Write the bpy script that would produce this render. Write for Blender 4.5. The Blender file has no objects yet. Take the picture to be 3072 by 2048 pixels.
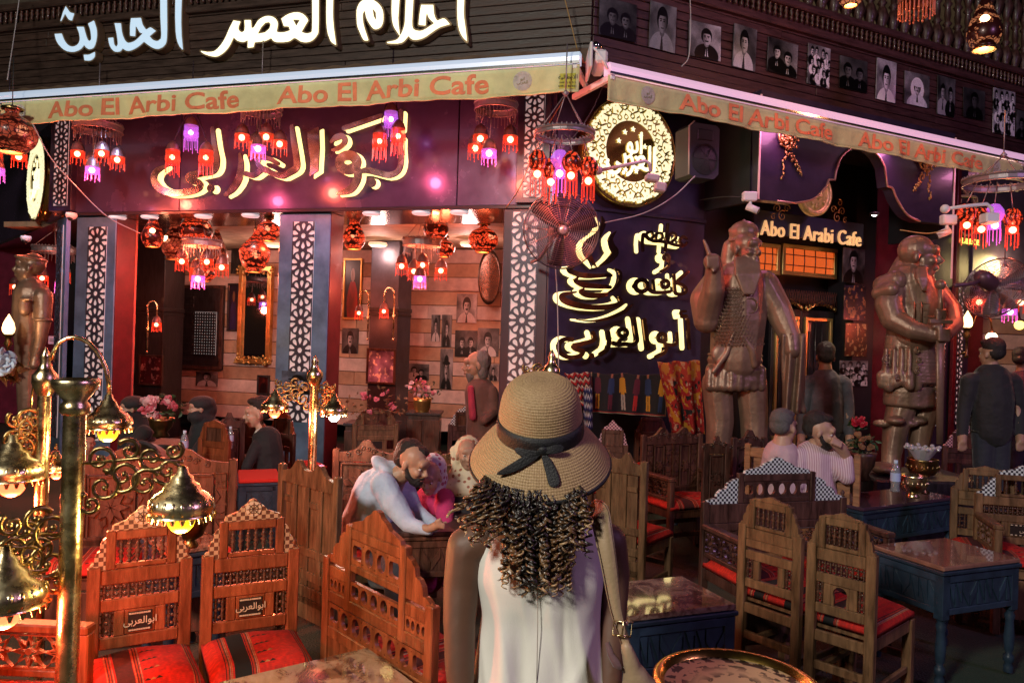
import bpy, bmesh, math, random
import numpy as np
from mathutils import Vector, Matrix, Euler
random.seed(7); rng = np.random.default_rng(5)
C = bpy.context.scene.collection
SC = bpy.context.scene
R = math.radians; PI = math.pi
# ---------------------------------------------------------------- camera
FOC = 2300.0; CAMZ = 1.65; RHO = R(1.8)
cam = bpy.data.cameras.new('camera'); cam_o = bpy.data.objects.new('camera', cam); C.objects.link(cam_o)
cr, sr = math.cos(RHO), math.sin(RHO)
cam_o.matrix_world = Matrix(((cr, -sr, 0, 0), (0, 0, -1, 0), (sr, cr, 0, CAMZ), (0, 0, 0, 1)))
cam.sensor_width = 36.0; cam.lens = FOC/3072*36.0; cam.clip_end = 500; cam.clip_start = .05
SC.camera = cam_o
SC.view_settings.view_transform = 'Standard'; SC.view_settings.look = 'None'
SC.view_settings.gamma = 1; SC.view_settings.use_curve_mapping = False; SC.view_settings.exposure = 0.2
SC.cycles.use_denoising = True
SC.cycles.max_bounces = 6; SC.cycles.transparent_max_bounces = 16
SC.cycles.sample_clamp_indirect = 4.0; SC.cycles.sample_clamp_direct = 0
SC.cycles.caustics_reflective = False; SC.cycles.caustics_refractive = False
SC.cycles.use_light_tree = True
# ---------------------------------------------------------------- night sky over the city, moon low and weak
W = bpy.data.worlds.new('World'); SC.world = W; W.use_nodes = True
nt = W.node_tree; nt.nodes.clear()
wo = nt.nodes.new('ShaderNodeOutputWorld'); wb = nt.nodes.new('ShaderNodeBackground')
ws = nt.nodes.new('ShaderNodeTexSky'); ws.sky_type = 'NISHITA'; ws.sun_disc = False
ws.sun_elevation = R(2); ws.sun_rotation = R(200); ws.altitude = 0
wb2 = nt.nodes.new('ShaderNodeBackground'); wb2.inputs[0].default_value = (.60, .38, .55, 1); wb2.inputs[1].default_value = .006
wa = nt.nodes.new('ShaderNodeAddShader'); wb.inputs[1].default_value = .0015
nt.links.new(ws.outputs[0], wb.inputs[0]); nt.links.new(wb.outputs[0], wa.inputs[0]); nt.links.new(wb2.outputs[0], wa.inputs[1])
nt.links.new(wa.outputs[0], wo.inputs[0])
def lamp(name, kind, loc, energy, color, size=.1, target=None, parent=None, spot=None):
    l = bpy.data.lights.new(name, kind); l.energy = energy; l.color = color
    if kind == 'AREA':
        l.size = size; l.specular_factor = 1.0 if size > 1 else .1
    elif kind in ('POINT', 'SPOT'): l.shadow_soft_size = size; l.specular_factor = .3
    if spot: l.spot_size = R(spot); l.spot_blend = .6
    o = bpy.data.objects.new(name, l); C.objects.link(o); o.location = loc
    if target is not None:
        d = Vector(target)-Vector(loc); o.rotation_euler = d.to_track_quat('-Z', 'Y').to_euler()
    if parent: o.parent = parent
    return o
# fill lights added behind the photographer for the unseen light of the square
lamp('fill_light', 'AREA', (-4.2, -3.4, 5.6), 580, (1, .94, .82), 1.2, (0, 4.5, 1))
lamp('fill_light', 'AREA', (7.0, 0.0, 5.2), 110, (.80, .42, 1), 1.2, (1.5, 6.5, 1.6))
# ---------------------------------------------------------------- picture maths: a pixel of the 3072 x 2048 photograph to a place
def ray(px, py):
    u = (px-1536)/FOC; v = (1024-py)/FOC
    return Vector((u*cr-v*sr, 1.0, u*sr+v*cr))
CAMP = Vector((0, 0, CAMZ))
def at(px, py, Y): return CAMP+ray(px, py)*Y
def atz(px, py, z):
    d = ray(px, py); return CAMP+d*((z-CAMZ)/d.z)
class Fr:
    """vertical plane: origin (x,y), angle of its rightward axis; local x right, y into the wall, z up"""
    def __init__(s, x, y, ang):
        s.x, s.y, s.a = x, y, ang; s.D = Vector((math.cos(ang), math.sin(ang), 0)); s.N = Vector((-math.sin(ang), math.cos(ang), 0))
    def loc(s, px, py, off=0.0):
        d = ray(px, py); o = Vector((s.x, s.y, 0))-s.N*off
        t = ((o-CAMP).dot(s.N))/d.dot(s.N); p = CAMP+d*t
        return (p-Vector((s.x, s.y, 0))).dot(s.D), p.z
    def w(s, a, z, off=0.0):
        return Vector((s.x, s.y, 0))+s.D*a-s.N*off+Vector((0, 0, z))
    def shift(s, off): 
        p = s.w(0, 0, off); return Fr(p.x, p.y, s.a)
FA = Fr(.078, 7.5, R(-15.4)); FB = Fr(.336, 7.43, R(26.0))
UA = Fr(.627, 6.9, R(-15.4)); UB = Fr(.627, 6.9, R(26.0))
WA = Fr(.57, 6.3, R(-15.4)); WB = Fr(.74, 6.3, R(26.0))
FP = FB.shift(.8); FD = FA.shift(-3.3)
# ---------------------------------------------------------------- materials
MT = {}
def mat(name, col=(.5, .5, .5), rough=.5, metal=0.0, em=None, es=0.0, bump=0.0, bscale=40, var=0.0, vscale=6, vcol=None, coat=0.0, alpha=None,
        trans=0.0, sheen=0.0, stretch=(1, 1, 1), spec=.5, pattern=None, sample=None, rvar=0.0):
    if name in MT: return MT[name]
    m = bpy.data.materials.new(name); m.use_nodes = True; n = m.node_tree; L = n.links.new
    b = n.nodes['Principled BSDF']
    b.inputs['Base Color'].default_value = (*col, 1); b.inputs['Roughness'].default_value = rough; b.inputs['Metallic'].default_value = metal
    b.inputs['Coat Weight'].default_value = coat; b.inputs['Transmission Weight'].default_value = trans
    b.inputs['Sheen Weight'].default_value = sheen; b.inputs['Specular IOR Level'].default_value = spec
    if em: b.inputs['Emission Color'].default_value = (*em, 1); b.inputs['Emission Strength'].default_value = es
    if alpha is not None: b.inputs['Alpha'].default_value = alpha
    tc = n.nodes.new('ShaderNodeTexCoord'); mp = n.nodes.new('ShaderNodeMapping'); L(tc.outputs['Object'], mp.inputs[0])
    mp.inputs['Scale'].default_value = stretch
    if var or vcol or rvar:
        nz = n.nodes.new('ShaderNodeTexNoise'); nz.inputs['Scale'].default_value = vscale; nz.inputs['Detail'].default_value = 6; nz.inputs['Roughness'].default_value = .65
        L(mp.outputs[0], nz.inputs[0])
        cr_ = n.nodes.new('ShaderNodeValToRGB'); cr_.color_ramp.elements[0].position = .35; cr_.color_ramp.elements[1].position = .68
        lo = vcol if vcol else tuple(c*(1-var) for c in col); hi = tuple(min(1, c*(1+var*.6)) for c in col)
        cr_.color_ramp.elements[0].color = (*lo, 1); cr_.color_ramp.elements[1].color = (*hi, 1)
        L(nz.outputs['Fac'], cr_.inputs[0])
        oi = n.nodes.new('ShaderNodeObjectInfo'); mx = n.nodes.new('ShaderNodeMix'); mx.data_type = 'RGBA'; mx.blend_type = 'MULTIPLY'; mx.inputs[0].default_value = 1
        mr = n.nodes.new('ShaderNodeMapRange'); mr.inputs[3].default_value = .82; mr.inputs[4].default_value = 1.12
        L(oi.outputs['Random'], mr.inputs[0]); L(cr_.outputs[0], mx.inputs[6]); L(mr.outputs[0], mx.inputs[7]); L(mx.outputs[2], b.inputs['Base Color'])
        if rvar:
            m2 = n.nodes.new('ShaderNodeMapRange'); m2.inputs[1].default_value = .3; m2.inputs[2].default_value = .7
            m2.inputs[3].default_value = max(.02, rough-rvar); m2.inputs[4].default_value = min(1, rough+rvar)
            L(nz.outputs['Fac'], m2.inputs[0]); L(m2.outputs[0], b.inputs['Roughness'])
    if bump:
        n2 = n.nodes.new('ShaderNodeTexNoise'); n2.inputs['Scale'].default_value = bscale; n2.inputs['Detail'].default_value = 5
        L(mp.outputs[0], n2.inputs[0]); bp = n.nodes.new('ShaderNodeBump'); bp.inputs['Strength'].default_value = bump; bp.inputs['Distance'].default_value = .01 if bscale > 10 else .03
        L(n2.outputs['Fac'], bp.inputs['Height']); L(bp.outputs[0], b.inputs['Normal'])
    if pattern: pattern(n, b, mp, L)
    if sample: m.cycles.emission_sampling = sample
    MT[name] = m
    return m
def wood(name, col, rough=.42, dark=.68, st=(9, 9, 1.5)):
    return mat(name, col, rough, bump=.25, bscale=14, var=dark, vscale=3.5, stretch=st, coat=.12, rvar=.12)
def image_mat(name, arr, rough=.5, emis=0.0, bump=0.0, metal=0.0):
    h, w = arr.shape[:2]
    im = bpy.data.images.new(name, w, h); px = np.ones((h, w, 4), np.float32); px[..., :3] = np.clip(arr[::-1], 0, 1)
    im.pixels.foreach_set(px.ravel()); im.pack()
    m = bpy.data.materials.new(name); m.use_nodes = True; n = m.node_tree; b = n.nodes['Principled BSDF']
    t = n.nodes.new('ShaderNodeTexImage'); t.image = im; t.extension = 'REPEAT'
    n.links.new(t.outputs[0], b.inputs['Base Color']); b.inputs['Roughness'].default_value = rough; b.inputs['Metallic'].default_value = metal
    if emis: n.links.new(t.outputs[0], b.inputs['Emission Color']); b.inputs['Emission Strength'].default_value = emis
    if bump:
        bp = n.nodes.new('ShaderNodeBump'); bp.inputs['Strength'].default_value = bump; bp.inputs['Distance'].default_value = .004
        n.links.new(t.outputs[0], bp.inputs['Height']); n.links.new(bp.outputs[0], b.inputs['Normal'])
    return m
# ---------------------------------------------------------------- objects
def meta(o, label=None, cat=None, group=None, kind=None):
    if label: o['label'] = label
    if cat: o['category'] = cat
    if group: o['group'] = group
    if kind: o['kind'] = kind
    return o
def thing(name, label, cat, loc=(0, 0, 0), rz=0.0, group=None, kind=None):
    o = bpy.data.objects.new(name, None); o.empty_display_size = .1; C.objects.link(o)
    o.location = loc; o.rotation_euler = (0, 0, rz)
    return meta(o, label, cat, group, kind)
def dup(o, parent=None, loc=None, rz=None, scale=None, label=None):
    c = o.copy(); C.objects.link(c)
    if parent: c.parent = parent
    if loc is not None: c.location = loc
    if rz is not None: c.rotation_euler = (0, 0, rz)
    if scale is not None: c.scale = scale
    if label: c['label'] = label
    for ch in KIDS.get(o.name, []):
        dup(ch, c)
    return c
KIDS = {}
def link(name, me, m, parent=None, loc=None, rot=None, scale=None):
    o = bpy.data.objects.new(name, me); C.objects.link(o)
    if m is not None and not me.materials: me.materials.append(m)
    if parent: o.parent = parent; KIDS.setdefault(parent.name, []).append(o)
    if loc is not None: o.location = loc
    if rot is not None: o.rotation_euler = rot
    if scale is not None: o.scale = scale
    return o
class MB:
    def __init__(s): s.v = []; s.f = []; s.sm = []; s.mi = []; s.uv = None
    def add(s, vs, fs, M=None, smooth=False, mi=0):
        k = len(s.v)
        if M is not None: vs = [M @ Vector(p) for p in vs]
        s.v += [tuple(p) for p in vs]; s.f += [tuple(i+k for i in f) for f in fs]; s.sm += [smooth]*len(fs); s.mi += [mi]*len(fs)
        return s
    def box(s, x0, x1, y0, y1, z0, z1, b=0.0, M=None, mi=0):
        if b <= 0 or min(x1-x0, y1-y0, z1-z0) < 2.2*b:
            vs = [(x, y, z) for x in (x0, x1) for y in (y0, y1) for z in (z0, z1)]
            return s.add(vs, [(0, 1, 3, 2), (4, 6, 7, 5), (0, 4, 5, 1), (2, 3, 7, 6), (0, 2, 6, 4), (1, 5, 7, 3)], M, mi=mi)
        cx, cy, cz = (x0+x1)/2, (y0+y1)/2, (z0+z1)/2; hx, hy, hz = (x1-x0)/2, (y1-y0)/2, (z1-z0)/2
        vs = []; idx = {}
        for sx in (-1, 1):
            for sy in (-1, 1):
                for sz in (-1, 1):
                    for ax in range(3):
                        h = [hx-b, hy-b, hz-b]; h[ax] += b
                        idx[sx, sy, sz, ax] = len(vs); vs.append((cx+sx*h[0], cy+sy*h[1], cz+sz*h[2]))
        fs = []
        for ax in range(3):
            for sg in (-1, 1):
                q = []
                for a, c in ((-1, -1), (1, -1), (1, 1), (-1, 1)):
                    k = [a, c]; k.insert(ax, sg); q.append(idx[(*k, ax)])
                if (sg > 0) == (ax == 1): q.reverse()
                fs.append(tuple(q))
        for ax in range(3):
            o1, o2 = [i for i in range(3) if i != ax]
            for s1 in (-1, 1):
                for s2 in (-1, 1):
                    def K(e, w):
                        k = [0, 0, 0]; k[ax] = e; k[o1] = s1; k[o2] = s2; return idx[(*k, w)]
                    fs.append((K(-1, o1), K(1, o1), K(1, o2), K(-1, o2)))
        for sx in (-1, 1):
            for sy in (-1, 1):
                for sz in (-1, 1): fs.append(tuple(idx[sx, sy, sz, a] for a in range(3)))
        return s.add(vs, fs, M, mi=mi)
    def tube(s, pts, r, n=8, cap=True, smooth=True, M=None, mi=0, flat=1.0, closed=False):
        P = [Vector(p) for p in pts]; m = len(P)
        rs = list(r) if isinstance(r, (list, tuple, np.ndarray)) else [r]*m
        vs = []; up = None
        for i in range(m):
            if closed: t = P[(i+1) % m]-P[i-1]
            else: t = P[min(i+1, m-1)]-P[max(i-1, 0)]
            if t.length < 1e-9: t = Vector((0, 0, 1))
            t.normalize()
            if up is None:
                up = Vector((0, 0, 1)) if abs(t.z) < .9 else Vector((0, 1, 0))
            a = t.cross(up)
            if a.length < 1e-6: a = t.cross(Vector((1, .3, 0)))
            a.normalize(); c = a.cross(t).normalized(); up = c
            for k in range(n):
                th = 2*PI*k/n; vs.append(P[i]+a*(math.cos(th)*rs[i])+c*(math.sin(th)*rs[i]*flat))
        fs = [(i*n+k, i*n+(k+1) % n, (i+1)*n+(k+1) % n, (i+1)*n+k) for i in range(m-1) for k in range(n)]
        if closed: fs += [((m-1)*n+k, (m-1)*n+(k+1) % n, (k+1) % n, k) for k in range(n)]
        elif cap: fs += [tuple(range(n))[::-1], tuple((m-1)*n+k for k in range(n))]
        return s.add(vs, fs, M, smooth, mi)
    def lathe(s, prof, n=16, M=None, smooth=True, c=(0, 0, 0), mi=0, a0=0, a1=2*PI, cap=False):
        full = abs(a1-a0-2*PI) < 1e-6; cols = n if full else n+1
        vs = [(c[0]+r*math.cos(a0+(a1-a0)*k/n), c[1]+r*math.sin(a0+(a1-a0)*k/n), c[2]+z) for r, z in prof for k in range(cols)]
        fs = []
        for i in range(len(prof)-1):
            for k in range(n):
                k2 = (k+1) % cols; fs.append((i*cols+k, i*cols+k2, (i+1)*cols+k2, (i+1)*cols+k))
        if cap: fs += [tuple(range(cols))[::-1], tuple((len(prof)-1)*cols+k for k in range(cols))]
        return s.add(vs, fs, M, smooth, mi)
    def ball(s, c, r, n=10, m=7, M=None, mi=0):
        if not isinstance(r, (tuple, list)): r = (r, r, r)
        vs = [(c[0], c[1], c[2]-r[2])]; 
        for i in range(1, m):
            ph = -PI/2+PI*i/m
            for k in range(n):
                th = 2*PI*k/n; vs.append((c[0]+r[0]*math.cos(ph)*math.cos(th), c[1]+r[1]*math.cos(ph)*math.sin(th), c[2]+r[2]*math.sin(ph)))
        vs.append((c[0], c[1], c[2]+r[2])); fs = []
        for k in range(n): fs.append((0, 1+(k+1) % n, 1+k)); fs.append((len(vs)-1, 1+(m-2)*n+k, 1+(m-2)*n+(k+1) % n))
        for i in range(m-2):
            for k in range(n): fs.append((1+i*n+k, 1+i*n+(k+1) % n, 1+(i+1)*n+(k+1) % n, 1+(i+1)*n+k))
        return s.add(vs, fs, M, True, mi)
    def prism(s, poly, y0, y1, M=None, mi=0):
        n = len(poly); vs = [(x, y0, z) for x, z in poly]+[(x, y1, z) for x, z in poly]
        fs = [tuple(range(n)), tuple(range(2*n-1, n-1, -1))]+[(i, i+n, (i+1) % n+n, (i+1) % n) for i in range(n)]
        return s.add(vs, fs, M, mi=mi)
    def mesh(s, name):
        me = bpy.data.meshes.new(name); me.from_pydata(s.v, [], s.f); me.polygons.foreach_set('use_smooth', s.sm)
        me.polygons.foreach_set('material_index', s.mi)
        if s.uv is not None:
            ul = me.uv_layers.new(name='UVMap'); li = np.zeros(len(me.loops), np.int32); me.loops.foreach_get('vertex_index', li)
            ul.data.foreach_set('uv', np.array(s.uv, np.float32)[li].ravel())
        me.update(); return me
    def build(s, name, m, parent=None, loc=None, rot=None, fix=True, scale=None):
        me = s.mesh(name)
        if fix:
            bm = bmesh.new(); bm.from_mesh(me); bmesh.ops.recalc_face_normals(bm, faces=bm.faces); bm.to_mesh(me); bm.free()
        if isinstance(m, (list, tuple)):
            for q in m: me.materials.append(q)
            m = None
        return link(name, me, m, parent, loc, rot, scale)
def rect(name, m, x0, x1, z0, z1, y0, y1, parent=None, loc=None, rot=None, uvrep=(1, 1)):
    """flat print with thickness; front face (towards -y) carries the picture"""
    b = MB(); b.box(x0, x1, y0, y1, z0, z1); me = b.mesh(name)
    ul = me.uv_layers.new(name='UVMap')
    for p in me.polygons:
        for li in p.loop_indices:
            v = me.vertices[me.loops[li].vertex_index].co
            ul.data[li].uv = ((v.x-x0)/(x1-x0)*uvrep[0], (v.z-z0)/(z1-z0)*uvrep[1])
    return link(name, me, m, parent, loc, rot)
# -------- outlines: signed distance on a grid, marching squares, filled 2-D curve
def sdf_poly(poly, X, Z):
    P = np.array(poly, float); d = np.full(X.shape, 1e9); ins = np.zeros(X.shape, bool)
    for i in range(len(P)):
        a = P[i-1]; b = P[i]; e = b-a; wx = X-a[0]; wz = Z-a[1]
        t = np.clip((wx*e[0]+wz*e[1])/max(1e-12, e@e), 0, 1)
        d = np.minimum(d, (wx-t*e[0])**2+(wz-t*e[1])**2)
        if a[1] != b[1]:
            c = ((a[1] > Z) != (b[1] > Z)) & (X < (b[0]-a[0])*(Z-a[1])/(b[1]-a[1])+a[0]); ins ^= c
    d = np.sqrt(d); return np.where(ins, -d, d)
def spl(pts, n=8):
    """Catmull-Rom through points of any dimension"""
    P = [np.array(p, float) for p in pts]; P = [2*P[0]-P[1]]+P+[2*P[-1]-P[-2]]; out = []
    for i in range(1, len(P)-2):
        for k in range(n):
            t = k/n; a, b, c, d = P[i-1:i+3]
            out.append(.5*((2*b)+(-a+c)*t+(2*a-5*b+4*c-d)*t*t+(-a+3*b-3*c+d)*t**3))
    out.append(P[-2]); return out
def sdf_stroke(pts, X, Z):
    d = np.full(X.shape, 1e9)
    for a, b in zip(pts[:-1], pts[1:]):
        ex, ez = b[0]-a[0], b[1]-a[1]; L2 = max(1e-12, ex*ex+ez*ez)
        t = np.clip(((X-a[0])*ex+(Z-a[1])*ez)/L2, 0, 1)
        d = np.minimum(d, np.hypot(X-a[0]-t*ex, Z-a[1]-t*ez)-(a[2]+(b[2]-a[2])*t))
    return d
def loops(Fd, x0, z0, h):
    """closed contours of Fd < 0"""
    Fd = np.pad(Fd, 1, constant_values=1.0); x0 -= h; z0 -= h
    I = Fd < 0; seg = {}
    c = I[:-1, :-1]*1+I[:-1, 1:]*2+I[1:, 1:]*4+I[1:, :-1]*8
    js, is_ = np.nonzero((c > 0) & (c < 15))
    T = {1: [(3, 0)], 2: [(0, 1)], 3: [(3, 1)], 4: [(1, 2)], 5: [(3, 2), (1, 0)], 6: [(0, 2)], 7: [(3, 2)], 8: [(2, 3)], 9: [(2, 0)], 10: [(0, 3), (2, 1)], 11: [(2, 1)], 12: [(1, 3)], 13: [(1, 0)], 14: [(0, 3)]}
    pt = {}
    def P(j, i, e):
        if e == 0: k = (j, i, 0); a = Fd[j, i]; b = Fd[j, i+1]; q = (i+a/(a-b), j)
        elif e == 2: k = (j+1, i, 0); a = Fd[j+1, i]; b = Fd[j+1, i+1]; q = (i+a/(a-b), j+1)
        elif e == 3: k = (j, i, 1); a = Fd[j, i]; b = Fd[j+1, i]; q = (i, j+a/(a-b))
        else: k = (j, i+1, 1); a = Fd[j, i+1]; b = Fd[j+1, i+1]; q = (i+1, j+a/(a-b))
        pt[k] = q; return k
    for j, i in zip(js.tolist(), is_.tolist()):
        for e0, e1 in T[int(c[j, i])]: seg[P(j, i, e0)] = P(j, i, e1)
    out = []
    while seg:
        s0 = next(iter(seg)); k = s0; lp = []
        while k in seg: lp.append((x0+pt[k][0]*h, z0+pt[k][1]*h)); k = seg.pop(k)
        if len(lp) > 4: out.append(lp)
    return out
def simp(lp, eps):
    P = np.array(lp); n = len(P)
    if n < 8: return lp
    def rec(a, b):
        if b <= a+1: return []
        A = P[a]; B = P[b % n]; e = B-A; L = math.hypot(*e); w = P[a+1:b]-A
        d = np.abs(w[:, 0]*e[1]-w[:, 1]*e[0])/L if L > 1e-12 else np.hypot(w[:, 0], w[:, 1])
        k = int(np.argmax(d))
        if d[k] < eps: return []
        return rec(a, a+1+k)+[a+1+k]+rec(a+1+k, b)
    h = n//2; ids = [0]+rec(0, h)+[h]+rec(h, n)
    return [lp[i] for i in ids]
def fill(name, lps, m, y0, y1, parent=None, loc=None, rot=None, eps=.0008, back=False):
    """closed loops in local x,z to a solid from y0 (front) to y1 (back); holes kept"""
    cu = bpy.data.curves.new(name, 'CURVE'); cu.dimensions = '2D'; cu.fill_mode = 'BOTH'; cu.extrude = abs(y1-y0)/2
    for lp in lps:
        lp = simp(lp, eps)
        if len(lp) < 3: continue
        sp = cu.splines.new('POLY'); sp.points.add(len(lp)-1); sp.use_cyclic_u = True
        sp.points.foreach_set('co', np.array([(x, z, 0, 1) for x, z in lp]).ravel())
    o = bpy.data.objects.new('tmp', cu); me = bpy.data.meshes.new_from_object(o); bpy.data.objects.remove(o); bpy.data.curves.remove(cu)
    me.name = name; me.transform(Matrix(((1, 0, 0, 0), (0, 0, -1, (y0+y1)/2), (0, 1, 0, 0), (0, 0, 0, 1))))
    me.materials.clear()
    return link(name, me, m, parent, loc, rot)
def text_mesh(s, size, ext=.004, bold=0.0, align='LEFT', shear=0.0, space=1.0, xs=1.0):
    cu = bpy.data.curves.new('t', 'FONT'); cu.body = s; cu.size = size; cu.extrude = ext; cu.offset = bold; cu.align_x = align; cu.shear = shear; cu.space_character = space
    cu.resolution_u = 4
    o = bpy.data.objects.new('t', cu); me = bpy.data.meshes.new_from_object(o); bpy.data.objects.remove(o); bpy.data.curves.remove(cu)
    me.transform(Matrix(((xs, 0, 0, 0), (0, 0, -1, -ext), (0, 1, 0, 0), (0, 0, 0, 1)))); me.materials.clear(); me.name = 'lettering'
    return me
def grid(x0, x1, z0, z1, h):
    nx = int((x1-x0)/h)+1; nz = int((z1-z0)/h)+1
    return np.meshgrid(x0+np.arange(nx)*h, z0+np.arange(nz)*h)
def noise_np(h, w, k, seed=0):
    """smooth value noise for generated prints"""
    g = np.random.default_rng(seed); out = np.zeros((h, w))
    for o in range(4):
        n = k*2**o; a = g.random((n+2, n+2)); yy = np.linspace(0, n, h, endpoint=False); xx = np.linspace(0, n, w, endpoint=False)
        yi = yy.astype(int); xi = xx.astype(int); fy = (yy-yi)[:, None]; fx = (xx-xi)[None]; fy = fy*fy*(3-2*fy); fx = fx*fx*(3-2*fx)
        v = a[yi][:, xi]*(1-fy)*(1-fx)+a[yi+1][:, xi]*fy*(1-fx)+a[yi][:, xi+1]*(1-fy)*fx+a[yi+1][:, xi+1]*fy*fx
        out += v/2**o
    return out/1.875
# ================================================================ shared materials
wood_dark = wood('dark_stained_planks', (.060, .034, .024), .5, .5, (1.2, 9, 9))
wood_maroon = wood('maroon_stained_planks', (.075, .028, .030), .5, .5, (1.2, 9, 9))
wood_black = wood('blackened_wood', (.022, .018, .020), .45)
wood_red = wood('reddish_polished_wood', (.25, .062, .022), .38, .5)
wood_tan = wood('worn_tan_wood', (.17, .085, .038), .5, .6)
wood_mid = wood('brown_carved_wood', (.095, .034, .018), .45)
wood_deep = wood('deep_brown_wood', (.070, .030, .022), .42)
panel_m = mat('glossy_plum_cladding_panel', (.10, .06, .13), .24, .25, bump=.05, bscale=3, var=.25, vscale=2, coat=.3, rvar=.08)
pil_m = mat('brushed_slate_metal', (.17, .27, .40), .36, .5, bump=.06, bscale=60, var=.35, vscale=3, rvar=.12)
maroon_m = mat('maroon_lacquer', (.11, .012, .018), .35, bump=.05, var=.3)
black_m = mat('matt_black_paint', (.012, .011, .016), .5, var=.3)
plum_m = mat('dark_plum_board', (.035, .024, .055), .38, bump=.05, bscale=30, var=.3, coat=.2)
latt_m = mat('dark_cut_metal_lattice', (.06, .055, .07), .4, .5)
glowpane = mat('backlit_pink_white_acrylic', (.62, .50, .48), .4, em=(1, .70, .68), es=.26, var=.12, vscale=5)
white_p = mat('white_paint', (.78, .78, .78), .4, bump=.05)
chrome = mat('chrome', (.75, .75, .77), .15, 1.0)
brass = mat('polished_brass', (.90, .74, .46), .26, 1.0, bump=.2, bscale=35, var=.3, vscale=14, vcol=(.70, .48, .22), rvar=.1)
brass_dark = mat('tarnished_brass', (.36, .24, .10), .32, 1.0, bump=.3, bscale=45, var=.55, vscale=12)
gold_m = mat('gilded_carving', (.72, .46, .15), .3, .85, bump=.2, bscale=60, var=.4)
bulb_w = mat('warm_bulb', (1, .9, .8), .4, em=(1, .84, .62), es=11, sample='NONE')
bulb_y = mat('yellow_bulb', (.7, .5, .04), .4, em=(1, .72, .02), es=1.15, sample='NONE')
bulb_r = mat('red_bulb', (.6, .1, .05), .4, em=(1, .13, .045), es=3.4, sample='NONE')
bulb_p = mat('violet_bulb', (.9, .7, 1), .4, em=(.86, .52, 1), es=9, sample='NONE')
bulb_h = mat('hot_red_bulb', (1, .5, .3), .4, em=(1, .42, .20), es=9, sample='NONE')
neon_w = mat('warm_white_led_acrylic', (.95, .93, .85), .4, em=(1, .92, .52), es=1.3)
halo_w = mat('warm_led_backlight', (.95, .9, .7), .4, em=(1, .82, .30), es=1.5)
wire_m = mat('pale_cable', (.45, .42, .42), .5)
dwire_m = mat('dark_cable', (.03, .03, .03), .5)
glass_m = mat('clear_glass', (.95, .97, 1), .04, trans=1.0)
steel_d = mat('dark_steel', (.07, .07, .075), .35, .8)
# ================================================================ ground
def ground_pat(n, b, mp, L):
    v = n.nodes.new('ShaderNodeTexNoise'); v.inputs['Scale'].default_value = .9; v.inputs['Detail'].default_value = 8
    v2 = n.nodes.new('ShaderNodeTexNoise'); v2.inputs['Scale'].default_value = 90; v2.inputs['Detail'].default_value = 3
    r = n.nodes.new('ShaderNodeValToRGB'); r.color_ramp.elements[0].position = .38; r.color_ramp.elements[1].position = .62
    r.color_ramp.elements[0].color = (.012, .034, .016, 1); r.color_ramp.elements[1].color = (.060, .046, .026, 1)
    L(mp.outputs[0], v.inputs[0]); L(mp.outputs[0], v2.inputs[0]); L(v.outputs[0], r.inputs[0]); L(r.outputs[0], b.inputs['Base Color'])
    bp = n.nodes.new('ShaderNodeBump'); bp.inputs['Strength'].default_value = .8; bp.inputs['Distance'].default_value = .02
    L(v2.outputs[0], bp.inputs['Height']); L(bp.outputs[0], b.inputs['Normal'])
g = MB(); N = 40
gm = mat('worn_green_turf_carpet', (.03, .05, .02), .9, pattern=ground_pat)
g.add([(-60+120*i/N, -20+120*j/N, .012*math.sin(i*2.1)*math.cos(j*1.7)-.012) for j in range(N+1) for i in range(N+1)],
      [(j*(N+1)+i, j*(N+1)+i+1, (j+1)*(N+1)+i+1, (j+1)*(N+1)+i) for j in range(N) for i in range(N)], smooth=True)
meta(g.build('ground', gm), kind='structure')
# ================================================================ café building
bld = thing('cafe_building', 'corner café building clad in dark planks above plum panels, lattice pillars and a carved porch', 'building')
def part(mb, name, m, fr, parent=bld):
    if parent is not bld: return mb.build(name, m, parent)      # parent already stands in this plane's own frame
    return mb.build(name, m, parent, loc=(fr.x, fr.y, 0), rot=(0, 0, fr.a))
# cladding planks, each its own board
for fr, s0, s1, m in ((UA, -9.5, 0.0, wood_dark), (UB, .02, 10.0, wood_maroon)):
    z = 4.27; k = 0; me = {}
    while z < 4.95:
        h = .083; q = MB(); d = rng.uniform(0, .006)
        cuts = [s0]+sorted(rng.uniform(s0+1, s1-1, 2).tolist())+[s1]
        for a, c in zip(cuts[:-1], cuts[1:]):
            q = MB(); y = rng.uniform(-.006, .004); q.box(a+.002, c-.002, y, .03, z+.003, z+h-.004, .004); part(q, 'plank', m, fr)
        z += h; k += 1
    q = MB(); q.box(s0, s1, .03, .5, 4.2, 5.0); part(q, 'wall', wood_black, fr)
    q = MB(); q.box(s0, s1+.0, -.035, .5, 4.20, 4.268, .008); part(q, 'bottom_rail', m, fr)
    # cornice with a fringe of little turned drops
    q = MB(); q.box(s0, s1, -.06, .3, 4.955, 5.03, .01); q.box(s0, s1, -.02, .3, 5.03, 5.16, .01); q.box(s0, s1, -.10, .3, 5.16, 5.24, .015); part(q, 'cornice', m, fr)
    q = MB(); s = s0+.04
    while s < s1-.03:
        q.lathe([(.004, -.115), (.018, -.095), (.010, -.07), (.024, -.045), (.012, -.015), (.020, 0)], 6, c=(s, -.055, 5.155)); s += .074
    meta(part(q, 'cornice_drops', wood_mid, fr), kind='stuff')
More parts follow.
